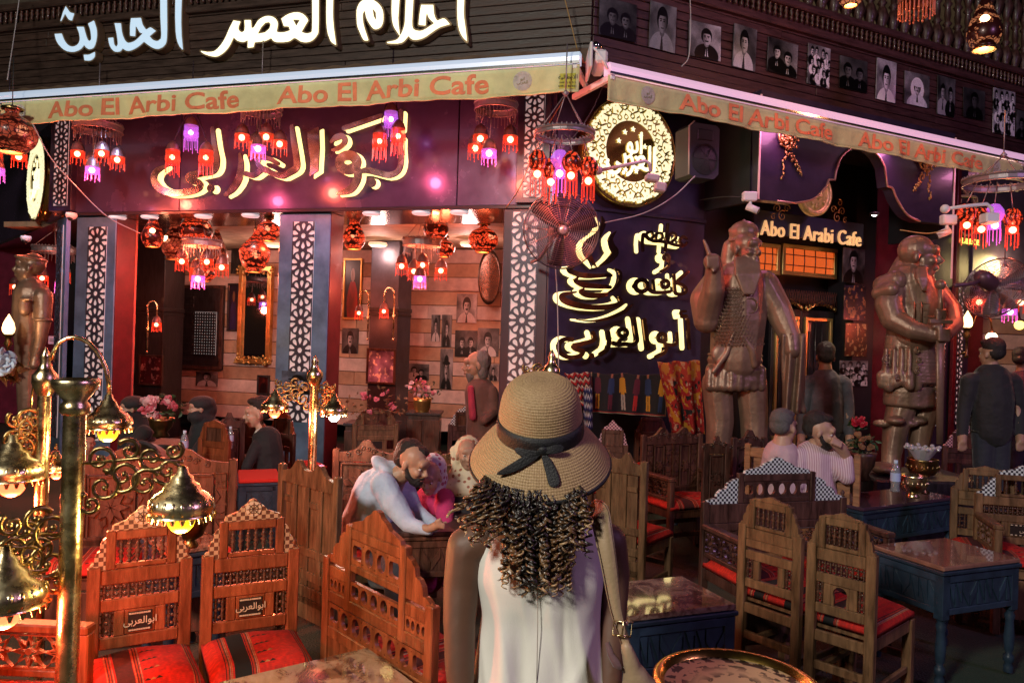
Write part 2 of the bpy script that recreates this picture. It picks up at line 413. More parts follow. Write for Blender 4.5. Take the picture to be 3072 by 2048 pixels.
# balcony balusters over the right-hand side
bp_ = [(.03, 0), (.075, .02), (.075, .05), (.035, .09), (.05, .14), (.078, .22), (.05, .31), (.03, .35), (.055, .38), (.03, .42), (.04, .50), (.03, .58), (.055, .62), (.03, .66), (.05, .74), (.078, .84), (.04, .95), (.06, 1.0)]
q = MB(); q.lathe(bp_, 12); bm_ = q.mesh('baluster')
for i in range(44):
    p = UB.w(.3+i*.19, 5.24, -.12); link('baluster', bm_, wood_deep, bld, loc=p)
q = MB(); q.box(0, 10, .0, .25, 6.24, 6.34, .02); part(q, 'handrail', wood_maroon, UB)
q = MB(); q.box(0, 12, 2.4, 2.5, 4.2, 8); part(q, 'balcony_back_wall', mat('dim_ochre_plaster', (.30, .24, .10), .8, var=.4), UB)
q = MB(); q.box(-9.5, 0, .3, .4, 5.0, 8); part(q, 'upper_wall', mat('sooty_plaster', (.11, .085, .06), .8, var=.4), UA)
# fascia over the left front: four plum panels with open joints
e = [-9.4, -5.3, -3.32, -.62, .27]
sL = FA.loc(215, 640)[0]
for a, c in zip([sL, -3.98, -.70], [-3.985, -.705, .30]):
    q = MB(); q.box(a+.003, c-.003, 0, .04, 2.99, 4.28, .004); part(q, 'fascia_panel', panel_m, FA)
q = MB(); q.box(sL, .30, .04, .6, 2.99, 4.28); q.box(sL, .30, .005, .04, 2.985, 2.995); part(q, 'fascia_core', black_m, FA)
q = MB(); q.box(sL, .25, .0, .9, 2.955, 2.985, .004); part(q, 'soffit', mat('glossy_dark_soffit', (.05, .03, .035), .2, coat=.3), FA)
# rosette tile cut out of sheet metal
def rosette_loops(w, p):
    h = .0035*p/.24
    X, Z = grid(-w/2-2*h, w/2+2*h, -p/2-2*h, p/2+2*h, h); Rr = p/2
    rr = np.hypot(X, Z); th = np.arctan2(X, Z)
    holes = np.full(X.shape, 1e9)
    for k in range(10):
        a = 2*PI*k/10; cx, cz = math.sin(a), math.cos(a)
        u = X*cx+Z*cz; v = -X*cz+Z*cx
        t = np.clip((u-.42*Rr)/(.42*Rr), 0, 1)
        wd = Rr*(.03+.125*np.sin(t*PI*.62))
        uu = np.clip(u, .44*Rr, .76*Rr)
        holes = np.minimum(holes, np.hypot(u-uu, v)-wd)
    holes = np.minimum(holes, rr-Rr*(.19+.025*np.cos(10*th)))
    scal = Rr*(.955+.05*np.abs(np.cos(5*th)))
    corner = np.maximum(scal-rr, np.maximum(np.abs(X)-w/2+.010, -(np.abs(Z)-.0)))
    corner = np.maximum(corner, np.abs(np.abs(X))*0+(.16*p-np.abs(X)))
    holes = np.minimum(holes, corner)
    body = np.maximum(np.maximum(np.abs(X)-w/2, np.abs(Z)-p/2), -holes)
    return loops(body, X[0, 0], Z[0, 0], h)
ros = {}
def lattice(parent, fr, s, z0, z1, w, name='lattice_rosette', yoff=0.0, glow=glowpane, lm=latt_m, rel=None):
    """lit panel and a column of rosettes from z0 up to z1"""
    p = w/.84; n = max(1, round((z1-z0)/p)); pp = (z1-z0)/n; key = round(pp, 3)
    if key not in ros:
        o = fill('lattice_rosette', rosette_loops(w, pp), lm, -.012, 0, eps=.0012); ros[key] = o.data; bpy.data.objects.remove(o)
    for i in range(n):
        q = link(name, ros[key], lm, parent)
        q.location = (s, -(.004+yoff), z0+pp*(i+.5))
    q = MB(); q.box(s-w/2, s+w/2, -.002-yoff, .0, z0, z1); part(q, 'backlit_panel', glow, fr, parent)
def pillar(fr, s0, s1, z0, z1, depth, m, lat=None, sidem=maroon_m):
    q = MB(); q.box(s0, s1, -.0, depth, z0, z1, .006); o = part(q, 'pillar', m, fr)
    if lat:
        for (s, a, b, w) in lat: lattice(o, fr, s, a, b, w, yoff=.003)
    q = MB(); q.box(s1, s1+.008, .012, depth-.004, z0, z1); part(q, 'side_panel', sidem, fr, o)
    return o
def S(fr, px, py): return fr.loc(px, py)[0]
FA2 = FA.shift(-.06)
a, b = S(FA2, 229, 720), S(FA2, 347, 720); c = S(FA2, 294, 720)
pillar(FA2, a, b, 0, 2.95, .30, pil_m, [(c, .35, 2.83, .255)])
q = MB(); q.box(b-.01, b+.014, .302, .33, 0, 2.95); part(q, 'edge_strip', mat('red_edge', (.45, .10, .08), .4), FA2)
a, b = S(FA2, 838, 700), S(FA2, 990, 700); c = S(FA2, 912, 700)
pillar(FA2, a, b, 0, 2.95, .28, pil_m, [(c, .72, 2.86, .255)])
a, b = S(FA, 1510, 700), S(FA, 1636, 700)+.03; c = S(FA, 1575, 700)
pillar(FA, a, b, 0, 2.95, .5, mat('dark_wine_cladding', (.045, .018, .03), .4, .2, var=.3), [(c, .80, 2.92, .265)])
c = S(FA, 1605, 450)
q = MB(); q.box(c-.17, c+.16, -.05, 0, 3.0, 4.2, .004); o = part(q, 'fascia_pilaster', plum_m, FA); lattice(o, FA, c, 3.05, 4.15, .20, yoff=.055)
c = S(FA, 200, 480)
q = MB(); q.box(c-.17, c+.15, -.07, .2, 3.0, 4.25, .004); o = part(q, 'fascia_pilaster', plum_m, FA); lattice(o, FA, c, 3.06, 4.2, .20, yoff=.075)
# downlights under the soffit
q = MB(); q.lathe([(.001, .0), (.085, .0), (.10, -.012), (.085, -.03), (.03, -.034), (.001, -.034)], 16); dl = q.mesh('downlight')
dl.materials.append(mat('white_downlight', (.8, .8, .8), .4, em=(.95, .9, 1), es=.35))
for i, px in enumerate((333, 430, 592, 735, 1102, 1252, 1368)):
    s = S(FA, px, 642); o = thing('ceiling_downlight', 'round white downlight recessed in the soffit of the left front, '+('first', 'second', 'third', 'fourth', 'fifth', 'sixth', 'seventh')[i]+' from the left', 'downlight', FA.w(s, 2.955, -.10), group='downlights under the left soffit')
    link('lamp_body', dl, None, o)
    lamp('downlight_beam', 'SPOT', (0, 0, -.06), 8, (1, .78, .70), .05, parent=o, spot=110)
# corner wall behind the cup sign and along the right front
cpx = S(FB, 2110, 800)
q = MB(); q.box(0, cpx, 0, .3, 1.05, 2.98, .004); part(q, 'sign_board_wall', plum_m, FB)
q = MB(); q.box(0, cpx, -.03, .3, 2.98, 3.02, .004); part(q, 'ledge', plum_m, FB)
q = MB(); q.box(0, cpx, .02, .3, 3.02, 4.28); part(q, 'upper_board', plum_m, FB)
q = MB(); q.box(0, cpx, .15, .4, 0, 1.05); part(q, 'lower_wall', black_m, FB)
q = MB(); q.box(cpx, cpx+.6, .3, .6, 0, 4.28); q.box(cpx, 8.5, .0, .6, 4.1, 4.28); part(q, 'dark_wall', black_m, FB)
# porch hood with a scooped arch edge
P0 = Vector((FP.x, FP.y, 0))
def PL(px, py): return FP.loc(px, py)
top = 4.2
x0 = PL(2277, 500)[0]; x1 = PL(2862, 520)[0]
lo = [PL(*p) for p in ((2279, 600), (2330, 604), (2386, 612))]
cv = [PL(*p) for p in ((2386, 610), (2440, 597), (2478, 560), (2484, 540), (2503, 540), (2506, 515), (2520, 475), (2545, 450), (2572, 444), (2604, 447), (2632, 465), (2652, 500), (2660, 560), (2676, 566), (2690, 600), (2720, 645), (2757, 664))]
cv = [tuple(p) for p in spl([cv[0], cv[1], cv[2]], 4)]+[tuple(p) for p in spl(cv[3:5], 1)]+[tuple(p) for p in spl(cv[5:12], 4)]+[tuple(p) for p in spl(cv[12:], 4)]
outl = [(x0, top), lo[0]]+lo[1:2]+cv+[PL(2800, 668), (x1, PL(2860, 674)[1]), (x1, top)]
q = MB(); q.prism([(p[0], p[1]) for p in outl], 0, .12); part(q, 'porch_hood', plum_m, FP)
def tube2(name, pts, r, m, fr, off, parent=bld, n=8):
    q = MB(); q.tube([(p[0], -off, p[1]) for p in pts], r, n); return part(q, name, m, fr, parent)
edge_m = mat('copper_edge_trim', (.62, .36, .26), .35, .7)
tube2('hood_trim', [lo[1]]+cv, .012, edge_m, FP, .008)
q = MB(); q.box(x0-.012, x0+.006, -.012, .0, PL(2277, 598)[1], 4.15); part(q, 'hood_edge', mat('pink_edge_strip', (.8, .5, .5), .4, em=(1, .5, .45), es=.12), FP)
q = MB(); q.box(x1-.006, x1+.012, -.012, .0, PL(2862, 680)[1]-.6, 4.15); part(q, 'hood_edge', MT['pink_edge_strip'], FP)
q = MB(); q.box(x0, x0+.05, .12, .8, PL(2277, 600)[1], 4.2); q.box(x1-.05, x1, .12, .8, 3.0, 4.2); q.box(x0+.05, x1-.05, .2, .8, 3.9, 4.2); part(q, 'hood_side', black_m, FP)
# entrance wall: double door with grille transoms, gilded mouldings
FE = FB.shift(-.30)
def EL(px, py): return FE.loc(px, py)
ex0 = EL(2200, 800)[0]; ex1 = EL(2525, 800)[0]; zt = EL(2380, 745)[1]
q = MB(); q.box(ex0-.7, ex0, 0, .2, 0, 4.1); q.box(ex1, ex1+.36, -.2, .2, 0, 4.1); q.box(ex0, ex1, 0, .2, zt+.02, 4.1); q.box(ex0-.7, ex1+.1, .25, .3, 0, 3); part(q, 'entrance_wall', black_m, FE)
door = thing('entrance_door', 'black double door with gilded mouldings and amber grille windows above, between the two warrior statues', 'door', (FE.x, FE.y, 0), FE.a)
amber = mat('amber_glass_pane', (.4, .1, .03), .25, em=(1, .15, .025), es=.55, var=.5, vscale=3)
def frame(name, x0, x1, z0, z1, t, y0, y1, m, parent):
    q = MB(); q.box(x0, x1, y0, y1, z0, z0+t, .004); q.box(x0, x1, y0, y1, z1-t, z1, .004); q.box(x0, x0+t, y0+.002, y1, z0+t, z1-t, .004); q.box(x1-t, x1, y0+.002, y1, z0+t, z1-t, .004)
    return q.build(name, m, parent)
def wpx(l): return [EL(*p) for p in l]
goldf = mat('gilt_moulding', (.75, .56, .20), .35, .8, bump=.1)
for (pa, pb) in (((2225, 722), (2335, 826)), ((2345, 730), (2505, 838))):
    (xa, za), (xb, zb) = EL(*pa), EL(*pb)
    zb = min(zb, za-.3)
    f = frame('window', xa, xb, zb, za, .05, -.03, .05, goldf, door)
    q = MB(); q.box(xa+.045, xb-.045, .0, .012, zb+.045, za-.045); q.build('pane', amber, f)
    q = MB(); nb = 5 if xb-xa > .5 else 3
    for i in range(1, nb): x = xa+(xb-xa)*i/nb; q.tube([(x, -.012, zb+.05), (x+.008, -.012, (za+zb)/2), (x, -.012, za-.05)], .006, 6)
    for i in range(1, 3): z = zb+(za-zb)*i/3; q.tube([(xa+.05, -.012, z), (xb-.05, -.012, z)], .006, 6)
    q.build('window_grille', steel_d, f)
xm = EL(2400, 1000)[0]; zd = EL(2400, 925)[1]
for (pa, pb) in (((2330, 930), (2400, 1240)), ((2418, 922), (2500, 1230))):
    xa = EL(*pa)[0]; xb = EL(*pb)[0]
    q = MB(); q.box(xa-.02, xb+.02, .05, .10, .05, 2.15, .004); dr = q.build('door_leaf', wood_black, door)
    f = frame('gilt_frame', xa+.03, xb-.03, .75, 2.06, .04, .02, .055, goldf, dr)
    frame('gilt_frame', xa+.03, xb-.03, .15, .62, .04, .02, .055, goldf, dr)
    q = MB()
    for i in range(1, 5): x = xa+(xb-xa)*i/5; q.tube([(x, .03, .80), (x, .03, 2.0)], .006, 6)
    q.build('door_grille', steel_d, dr)
    q = MB(); q.box(xa+.06, xb-.06, .06, .065, .78, 2.02); 
    s = MB()
    for t in np.linspace(0, 1, 9):
        x = xa+.02+(xb-xa-.04)*t; s.ball((x, .01, 2.17+.07*math.sin(t*PI)), (.03, .02, .035), 6, 5)
    s.tube([(xa+.02, .0, 2.14), ((xa+xb)/2, .0, 2.27), (xb-.02, .0, 2.14)], .012, 6); s.build('gilt_crest', gold_m, dr)
q = MB(); q.box(EL(2225, 900)[0], EL(2505, 900)[0], -.01, .05, 2.22, 2.36, .01)
mesh_m = mat('dark_red_trellis', (.10, .03, .02), .5)
q.build('transom_board', wood_black, door)
s = MB(); xa, xb = EL(2225, 900)[0], EL(2505, 900)[0]
for i in range(38):
    x = xa+(xb-xa)*i/38; s.tube([(x, -.02, 2.20), (x+.045, -.02, 2.38)], .004, 4); s.tube([(x+.045, -.026, 2.20), (x, -.026, 2.38)], .004, 4)
meta(s.build('trellis', mesh_m, door), kind='stuff')
# column with photographs between the door and the second statue
q = MB(); q.box(EL(2525, 900)[0]+.12, EL(2900, 900)[0]+.2, -.12, .3, 0, 4.1, .01); part(q, 'wine_column', maroon_m, FE)
# right end front: lattice strips and warm wall beyond
FR = FB.shift(.15)
a = S(FR, 2795, 900); b = S(FR, 2907, 900); c0 = S(FR, 2824, 900); c1 = S(FR, 2876, 900)
q = MB(); q.box(a-.02, b+.02, 0, .3, 0, 4.1, .006); o = part(q, 'lattice_pier', plum_m, FR)
lattice(o, FR, c0, .75, 2.55, .20, yoff=.003); lattice(o, FR, c1, .75, 2.55, .20, yoff=.003)
q = MB(); q.box((c0+c1)/2-.03, (c0+c1)/2+.035, -.085, -.04, 0, 4.1, .004); part(q, 'pier_post', maroon_m, FR, o)
q = MB(); q.box(b+.02, b+2.2, -.02, .3, 2.62, 4.1, .006); part(q, 'right_fascia', plum_m, FR)
# ceiling and rear rooms
q = MB(); q.box(-7.5, .25, .9, 4.4, 2.98, 3.05); part(q, 'ceiling', mat('dim_cream_ceiling', (.40, .30, .20), .7, var=.3), FA)
q = MB(); q.box(-6.2, -.25, .6, 3.3, -.02, .02); part(q, 'room_floor', mat('dark_room_floor', (.06, .03, .03), .3), FA)
# striped stone wall behind the tables
st_a = mat('cream_limestone_block', (.56, .43, .38), .75, bump=.3, bscale=20, var=.25, vscale=5)
st_b = mat('terracotta_limestone_block', (.44, .27, .17), .75, bump=.3, bscale=20, var=.25, vscale=5)
grout = mat('brown_grout', (.05, .028, .02), .9)
def block_wall(fr, s0, s1, z0, z1, h, w, label):
    t = thing('stone_wall', label, 'wall', (fr.x, fr.y, 0), fr.a)
    q = MB(); q.box(s0, s1, .02, .25, z0, z1); q.build('grout_backing', grout, t)
    q = MB(); q.box(-w/2+.002, w/2-.002, 0, .05, -h/2+.0045, h/2-.0045, .006); me = q.mesh('block'); me2 = me.copy(); me.materials.append(st_a); me2.materials.append(st_b)
    z = z0+h/2; k = 0
    while z < z1:
        s = s0+(0 if k % 2 else w/2)+rng.uniform(-.2, .1)
        while s < s1-w*.3: link('block', me2 if k % 2 else me, None, t, loc=(s, rng.uniform(-.004, .004), z)); s += w
        z += h; k += 1
    return t
block_wall(FD, -6.8, 1.2, .3, 2.95, .205, 2.3, 'striped cream and terracotta stone wall at the back of the left room')
FS = Fr(*(FA.w(-.45, 0, -.65).xy), R(62))
# ================================================================ signs
def to_local(fr, pts, off=(0, 0), sc=1.0):
    return [fr.loc(p[0]/sc+off[0], p[1]/sc+off[1]) for p in pts]
def smooth_poly(P, n=3):
    """rounds a traced outline a little but keeps its sharp corners"""
    out = []; m = len(P); P = [np.array(p) for p in P]
    for i in range(m):
        a, b, c, d = P[i-1], P[i], P[(i+1) % m], P[(i+2) % m]
        def corner(u, v, w):
            e, f = v-u, w-v; return (e@f)/(np.linalg.norm(e)*np.linalg.norm(f)+1e-9) < .55
        t1 = (c-b)*0 if corner(a, b, c) else (c-a)*.5; t2 = (c-b)*0 if corner(b, c, d) else (d-b)*.5
        if corner(a, b, c): t1 = (c-b)
        if corner(b, c, d): t2 = (c-b)
        for k in range(n):
            t = k/n; h = (2*t**3-3*t**2+1)*b+(t**3-2*t*t+t)*t1+(-2*t**3+3*t*t)*c+(t**3-t*t)*t2; out.append(tuple(h))
    return out
# --- large lit letters on the planks
SGN = UA.shift(.10)
cA, sA, cB, sB, cC = (130, 0), 3.733, (560, 0), 4.704, (960, 0)
letters = [
 (cA, sA, 'b', [(255,75),(300,140),(348,155),(322,235),(285,220),(245,155),(205,235),(195,240),(225,140)], []),
 (cA, sA, 'b', [(130,385),(208,380),(240,460),(290,515),(345,525),(390,500),(412,450),(405,380),(378,305),(455,305),(480,400),(500,450),(520,465),(540,440),(530,340),(505,270),(570,235),(600,340),(598,440),(570,530),(520,555),(480,535),(460,505),(430,545),(380,575),(320,585),(250,570),(190,520),(150,460)], []),
 (cA, sA, 'b', [(455,618),(520,615),(580,585),(575,640),(530,680),(465,680)], []),
 (cA, sA, 'b', [(730,430),(785,425),(795,500),(822,530),(838,490),(825,380),(800,265),(870,265),(885,380),(920,460),(965,485),(1040,455),(1120,375),(1085,370),(1050,310),(1035,300),(1030,410),(975,405),(975,300),(985,210),(1095,205),(1110,270),(1140,320),(1160,335),(1205,312),(1262,350),(1190,410),(1230,450),(1280,465),(1320,440),(1325,380),(1315,200),(1312,-90),(1385,-90),(1388,200),(1385,430),(1360,510),(1300,550),(1240,545),(1180,510),(1130,470),(1060,530),(980,570),(930,570),(890,545),(860,580),(800,580),(760,540),(740,490)], []),
 (cA, sA, 'b', [(1485,-90),(1480,200),(1490,400),(1520,510),(1565,565),(1550,400),(1545,200),(1555,-90)], []),
 (cB, sB, 'w', [(195,722),(300,740),(400,725),(480,650),(550,540),(610,400),(665,295),(760,310),(730,390),(745,440),(785,465),(820,440),(825,380),(820,290),(908,290),(915,400),(955,390),(1010,300),(1080,250),(1160,232),(1240,255),(1285,320),(1280,400),(1270,450),(1310,465),(1390,460),(1465,435),(1440,380),(1375,375),(1340,270),(1430,210),(1540,180),(1640,200),(1700,260),(1715,295),(1670,370),(1620,455),(1690,480),(1750,470),(1775,400),(1775,-120),(1865,-120),(1862,400),(1840,500),(1780,570),(1700,600),(1610,590),(1525,540),(1450,585),(1340,600),(1240,590),(1195,540),(1100,585),(960,600),(945,670),(865,680),(868,570),(800,597),(720,580),(665,530),(600,660),(520,750),(430,800),(340,795),(240,760)],
   [[(1000,485),(1050,390),(1110,325),(1165,315),(1190,350),(1175,410),(1110,465)], [(1500,280),(1605,285),(1550,375),(1520,320)]]),
 (cB, sB, 'w', [(1978,-120),(1975,250),(1990,450),(2040,590),(2110,642),(2090,500),(2065,250),(2070,-120)], []),
 (cC, sB, 'w', [(520,250),(525,130),(570,40),(650,-5),(740,0),(830,60),(885,150),(895,280),(870,370),(820,410),(760,412),(700,340),(655,250),(635,150),(605,200),(610,330),(650,470),(685,575),(620,570),(570,470),(530,370)], [[(740,120),(790,180),(800,300),(760,240)]]),
 (cC, sB, 'w', [(1020,-120),(1015,200),(1040,370),(1130,515),(1105,300),(1110,150),(1130,-120)], []),
 (cC, sB, 'w', [(1220,-120),(1205,250),(1190,380),(1140,500),(1080,570),(950,600),(960,615),(1100,618),(1180,590),(1250,510),(1300,560),(1380,565),(1480,530),(1580,460),(1690,390),(1835,345),(1755,268),(1670,295),(1640,280),(1610,200),(1600,75),(1430,75),(1410,200),(1395,355),(1490,365),(1495,250),(1510,180),(1540,260),(1615,335),(1520,400),(1440,440),(1370,440),(1315,410),(1300,330),(1310,150),(1325,-120)], []),
 (cC, sB, 'w', [(1945,-120),(1940,200),(1960,400),(2010,520),(2075,590),(2055,400),(2030,200),(2040,-120)], []),
]
sign1 = thing('lettering_sign', 'big Arabic channel letters on the planks, pale blue at left and warm white at right', 'sign', (SGN.x, SGN.y, 0), SGN.a)
blue_f = mat('pale_blue_letter_face', (.55, .70, .82), .3, em=(.50, .70, .88), es=.62)
rim_m = mat('brass_brown_letter_return', (.30, .21, .12), .4, .6)
for off, sc, kind, P, H in letters:
    L0 = smooth_poly(to_local(SGN, P, off, sc), 4); Hs = [to_local(SGN, h, off, sc) for h in H]
    xs = [p[0] for p in L0]; zs = [p[1] for p in L0]
    X, Z = grid(min(xs)-.05, max(xs)+.05, min(zs)-.05, max(zs)+.05, .0055)
    d = sdf_poly(L0, X, Z)
    for h in Hs: d = np.maximum(d, -sdf_poly(h, X, Z))
    rim = fill('letter_return', loops(d-.017, X[0, 0], Z[0, 0], .0055), rim_m, 0, .095, sign1, eps=.0015)
    fc = fill('letter_face', loops(d, X[0, 0], Z[0, 0], .0055), blue_f if kind == 'b' else neon_w, -.006, .003, rim, eps=.0015)
    if kind == 'w':
        fill('backlight', loops(d-.004, X[0, 0], Z[0, 0], .0055), halo_w, .0955, .0985, rim, eps=.003)
# --- stroke signs: mirror-faced letters standing off the wall with light behind
def stroke_sign(t, fr, groups, off, sc, rs, face, standoff, glow, depth=.02, grow=.006, names='letter'):
    for g in groups:
        pts = []
        polys = []
        for st in g:
            if st[0] == 'poly': polys.append(to_local(fr, st[1], off, sc)); continue
            if st[0] == 'ring':
                cx, cy, rx, ry, rad = st[1:]; base = [(cx+rx*math.cos(a), cy+ry*math.sin(a), rad) for a in np.linspace(0, 2*PI, 21)]
            elif st[0] == 'dot': cx, cy, rad = st[1:]; base = [(cx, cy, rad), (cx+.5, cy, rad)]
            else:
                rad = st[0]; base = [(p[0], p[1], p[2] if len(p) > 2 else rad) for p in st[1]]
                if len(base) > 2: base = [tuple(q) for q in spl(base, 5)]
            out = []
            for p in base:
                s, z = fr.loc(p[0]/sc+off[0], p[1]/sc+off[1]); out.append((s, z, p[2]/sc*rs))
            pts.append(out)
        A = [(p[0], p[1]) for l in pts for p in l]+[p for l in polys for p in l]
        xs = [p[0] for p in A]; zs = [p[1] for p in A]; h = .005
        X, Z = grid(min(xs)-.10, max(xs)+.10, min(zs)-.10, max(zs)+.10, h); d = np.full(X.shape, 1e9)
        for l in pts: d = np.minimum(d, sdf_stroke(l, X, Z))
        for l in polys: d = np.minimum(d, sdf_poly(l, X, Z))
        f = fill(names, loops(d, X[0, 0], Z[0, 0], h), face, -depth, 0, t, eps=.0012)
        fill('backlight', loops(d-grow, X[0, 0], Z[0, 0], h), glow, standoff-.012, standoff-.002, f, eps=.003)
mirror_m = mat('brushed_silver_letter', (.52, .47, .45), .22, .9, bump=.06, bscale=25, var=.25, vscale=8, rvar=.1)
mirror_b = mat('bronze_mirror_letter', (.34, .20, .13), .12, .95, bump=.05, bscale=20, var=.3)
NE = FA.shift(.09)
sign2 = thing('lettering_sign', 'silver Arabic letters with warm light behind them on the plum fascia under the left awning', 'sign', (NE.x, NE.y, 0), NE.a)
def D_(l): return [((p[0])/4.9+430, p[1]/4.9+300)+tuple(q/4.9 for q in p[2:]) for p in l]
def E_(l): return [((p[0])/4.9+820, p[1]/4.9+300)+tuple(q/4.9 for q in p[2:]) for p in l]
PXM = 1/290.  # metres per picture pixel on that wall
g2 = [
 [(10, D_([(1030,430,36),(1060,700,46),(1095,900,50),(1050,1040,52),(880,1080,56),(700,1120,60),(690,1180,55),(830,1220,50),(840,1290,50),(700,1350,52),(450,1370,56),(260,1310,58),(170,1180,55),(200,1060,50),(330,980,25)])), ('dot', 1000/4.9+430, 1300/4.9+300, 62/4.9)],
 [(10, D_([(1430,800,22),(1450,950,46),(1420,1150,60),(1330,1300,58),(1220,1400,30)]))],
 [(10, D_([(1520,1090,40),(1640,1110,42),(1780,1020,42),(1900,1080,42),(2050,1120,46)])+E_([(220,1085,50),(350,1000,52),(350,850,50),(310,600,46),(285,400,36)])), (9, D_([(1800,1040,40),(1700,950,38),(1730,860,38),(1860,870,36),(1990,940,30)]))],
 [('poly', E_([(510,480),(680,400),(690,700),(670,1050),(545,1130),(560,900),(520,650)]))],
 [('ring', 1110/4.9+820, 925/4.9+300, 125/4.9, 105/4.9, 72/4.9), (9, E_([(1250,1050,60),(1240,1180,58),(1140,1320,56),(960,1380,26)])), (9, E_([(1270,1060,30),(1400,1040,45),(1560,1080,45),(1720,1110,42),(1850,1040,40),(1890,880,40),(1880,700,36),(1890,560,30)])), ('dot', 1450/4.9+820, 1215/4.9+300, 70/4.9)],
 [(6, E_([(1050,420,36),(1320,330,34),(1600,235,30)])), (8, E_([(860,620,20),(930,560,45),(1030,540,42),(1060,620,40),(980,710,34),(880,740,20)]))],
 [(10, E_([(1880,180,40),(1870,420,40)]))],
]
stroke_sign(sign2, NE, g2, (0, 0), 1.0, PXM, mirror_m, .09, halo_w, grow=.004)
CU = FB.shift(.11); off, sc = (1620, 640), 3.408
PXB = 1/262.
cup = thing('lettering_sign', 'backlit coffee cup outline with rising steam on the dark corner board', 'sign', (CU.x, CU.y, 0), CU.a)
g3 = [
 [(8, [(625,40,8),(640,110,22),(590,220,28),(480,320,38),(470,400,35),(520,480,20),(570,550,3)])],
 [(8, [(770,185,4),(715,260,22),(730,340,30),(760,400,35),(700,480,25),(600,540,4)])],
 [(8, [(340,545,10),(290,570,22),(340,610,22),(480,640,22),(720,635,14)])],
 [(8, [(380,655,8),(360,690,18),(430,730,24),(560,745,22),(710,755,16)])],
 [(8, [(440,770,8),(410,800,18),(480,835,24),(600,840,24),(680,825,14)])],
 [(8, [(760,570,8),(810,600,14),(810,680,18),(770,760,14),(690,810,6)])],
 [(8, [(360,805,8),(230,830,18),(230,880,26),(340,930,26),(520,960,24),(700,955,24),(820,915,20),(800,860,12)])],
 [(8, [(940,930,5),(860,1000,16),(700,1070,14),(520,1100,8),(370,1085,3)])]]
stroke_sign(cup, CU, g3, off, sc, PXB, mirror_b, .11, halo_w, names='cup_line')
ctx = thing('lettering_sign', 'backlit Arabic café name in three rows beside the cup outline on the corner board', 'sign', (CU.x, CU.y, 0), CU.a)
g4 = [
 [(13, [(1490,262),(1450,240),(1420,285),(1460,330),(1492,300)]), (14, [(1450,335),(1380,325),(1300,300),(1240,290),(1150,282),(1085,245),(1052,215),(1040,290),(1045,380)]), (13, [(1300,290),(1320,215),(1370,210),(1380,260),(1320,300)]), (14, [(1300,115),(1290,200),(1275,385)]), (12, [(1180,285),(1180,215),(1230,205),(1245,250),(1200,280)]), (12, [(1110,270),(1080,215),(1130,190),(1150,240),(1110,270)])],
 [('ring', 1285, 452, 26, 26, 16), (14, [(1310,480),(1300,550),(1230,595)])],
 [('ring', 1030, 740, 62, 60, 20), (17, [(1100,770),(1150,805),(1240,810),(1320,800)]), ('ring', 1272, 722, 36, 36, 18), (15, [(1150,690),(1160,795)])],
 [(16, [(1362,630),(1372,790),(1400,825),(1470,815),(1485,770),(1440,730),(1395,700),(1505,600)])],
 [(20, [(1500,1090),(1508,1240),(1515,1375)]), (12, [(1480,1000),(1435,1005),(1440,1040),(1485,1045)]), (12, [(1440,1060),(1490,1050)])],
 [('ring', 1238, 1270, 36, 40, 20), (18, [(1270,1330),(1275,1410),(1180,1465)]), (17, [(1390,1230),(1392,1320),(1340,1345),(1270,1335)])],
 [(22, [(1060,1090),(1075,1220),(1095,1380)])],
 [(20, [(955,1080),(975,1220),(985,1300),(940,1340),(860,1335),(790,1340),(740,1325)]), ('ring', 840, 1220, 44, 38, 20), (16, [(840,1270),(780,1330)])],
 [(20, [(690,1215),(700,1300),(680,1390),(610,1440)])],
 [(19, [(535,1220),(545,1290),(430,1330),(340,1350),(350,1385),(430,1410),(400,1455),(290,1470),(200,1420),(190,1330),(250,1285),(320,1290)]), ('dot', 520, 1455, 26)]]
stroke_sign(ctx, CU, g4, off, sc, PXB, mirror_b, .11, halo_w)
# --- round medallion signs with a lit arabesque border
def text_field(s, size, h, xs=1.0, zs=1.0):
    me = text_mesh(s, size, 0.0); me.calc_loop_triangles()
    V = np.array([(v.co.x*xs, v.co.z*zs) for v in me.vertices]); x0, z0 = V.min(0)-.04; x1, z1 = V.max(0)+.04
    X, Z = grid(x0, x1, z0, z1, h); I = np.zeros(X.shape, bool)
    for t in me.loop_triangles:
        a, b, c = V[list(t.vertices)]; i0 = max(0, int((min(a[0], b[0], c[0])-x0)/h)); i1 = int((max(a[0], b[0], c[0])-x0)/h)+2
        j0 = max(0, int((min(a[1], b[1], c[1])-z0)/h)); j1 = int((max(a[1], b[1], c[1])-z0)/h)+2
        x = X[j0:j1, i0:i1]; z = Z[j0:j1, i0:i1]
        e1 = (b[0]-a[0])*(z-a[1])-(b[1]-a[1])*(x-a[0]); e2 = (c[0]-b[0])*(z-b[1])-(c[1]-b[1])*(x-b[0]); e3 = (a[0]-c[0])*(z-c[1])-(a[1]-c[1])*(x-c[0])
        I[j0:j1, i0:i1] |= ((e1 >= 0) & (e2 >= 0) & (e3 >= 0)) | ((e1 <= 0) & (e2 <= 0) & (e3 <= 0))
    bpy.data.meshes.remove(me); G = I.astype(float)
    for _ in range(3):
        G = (np.pad(G, ((1, 1), (0, 0)), 'edge')[:-2]+2*G+np.pad(G, ((1, 1), (0, 0)), 'edge')[2:])/4
        G = (np.pad(G, ((0, 0), (1, 1)), 'edge')[:, :-2]+2*G+np.pad(G, ((0, 0), (1, 1)), 'edge')[:, 2:])/4
    return X, Z, G
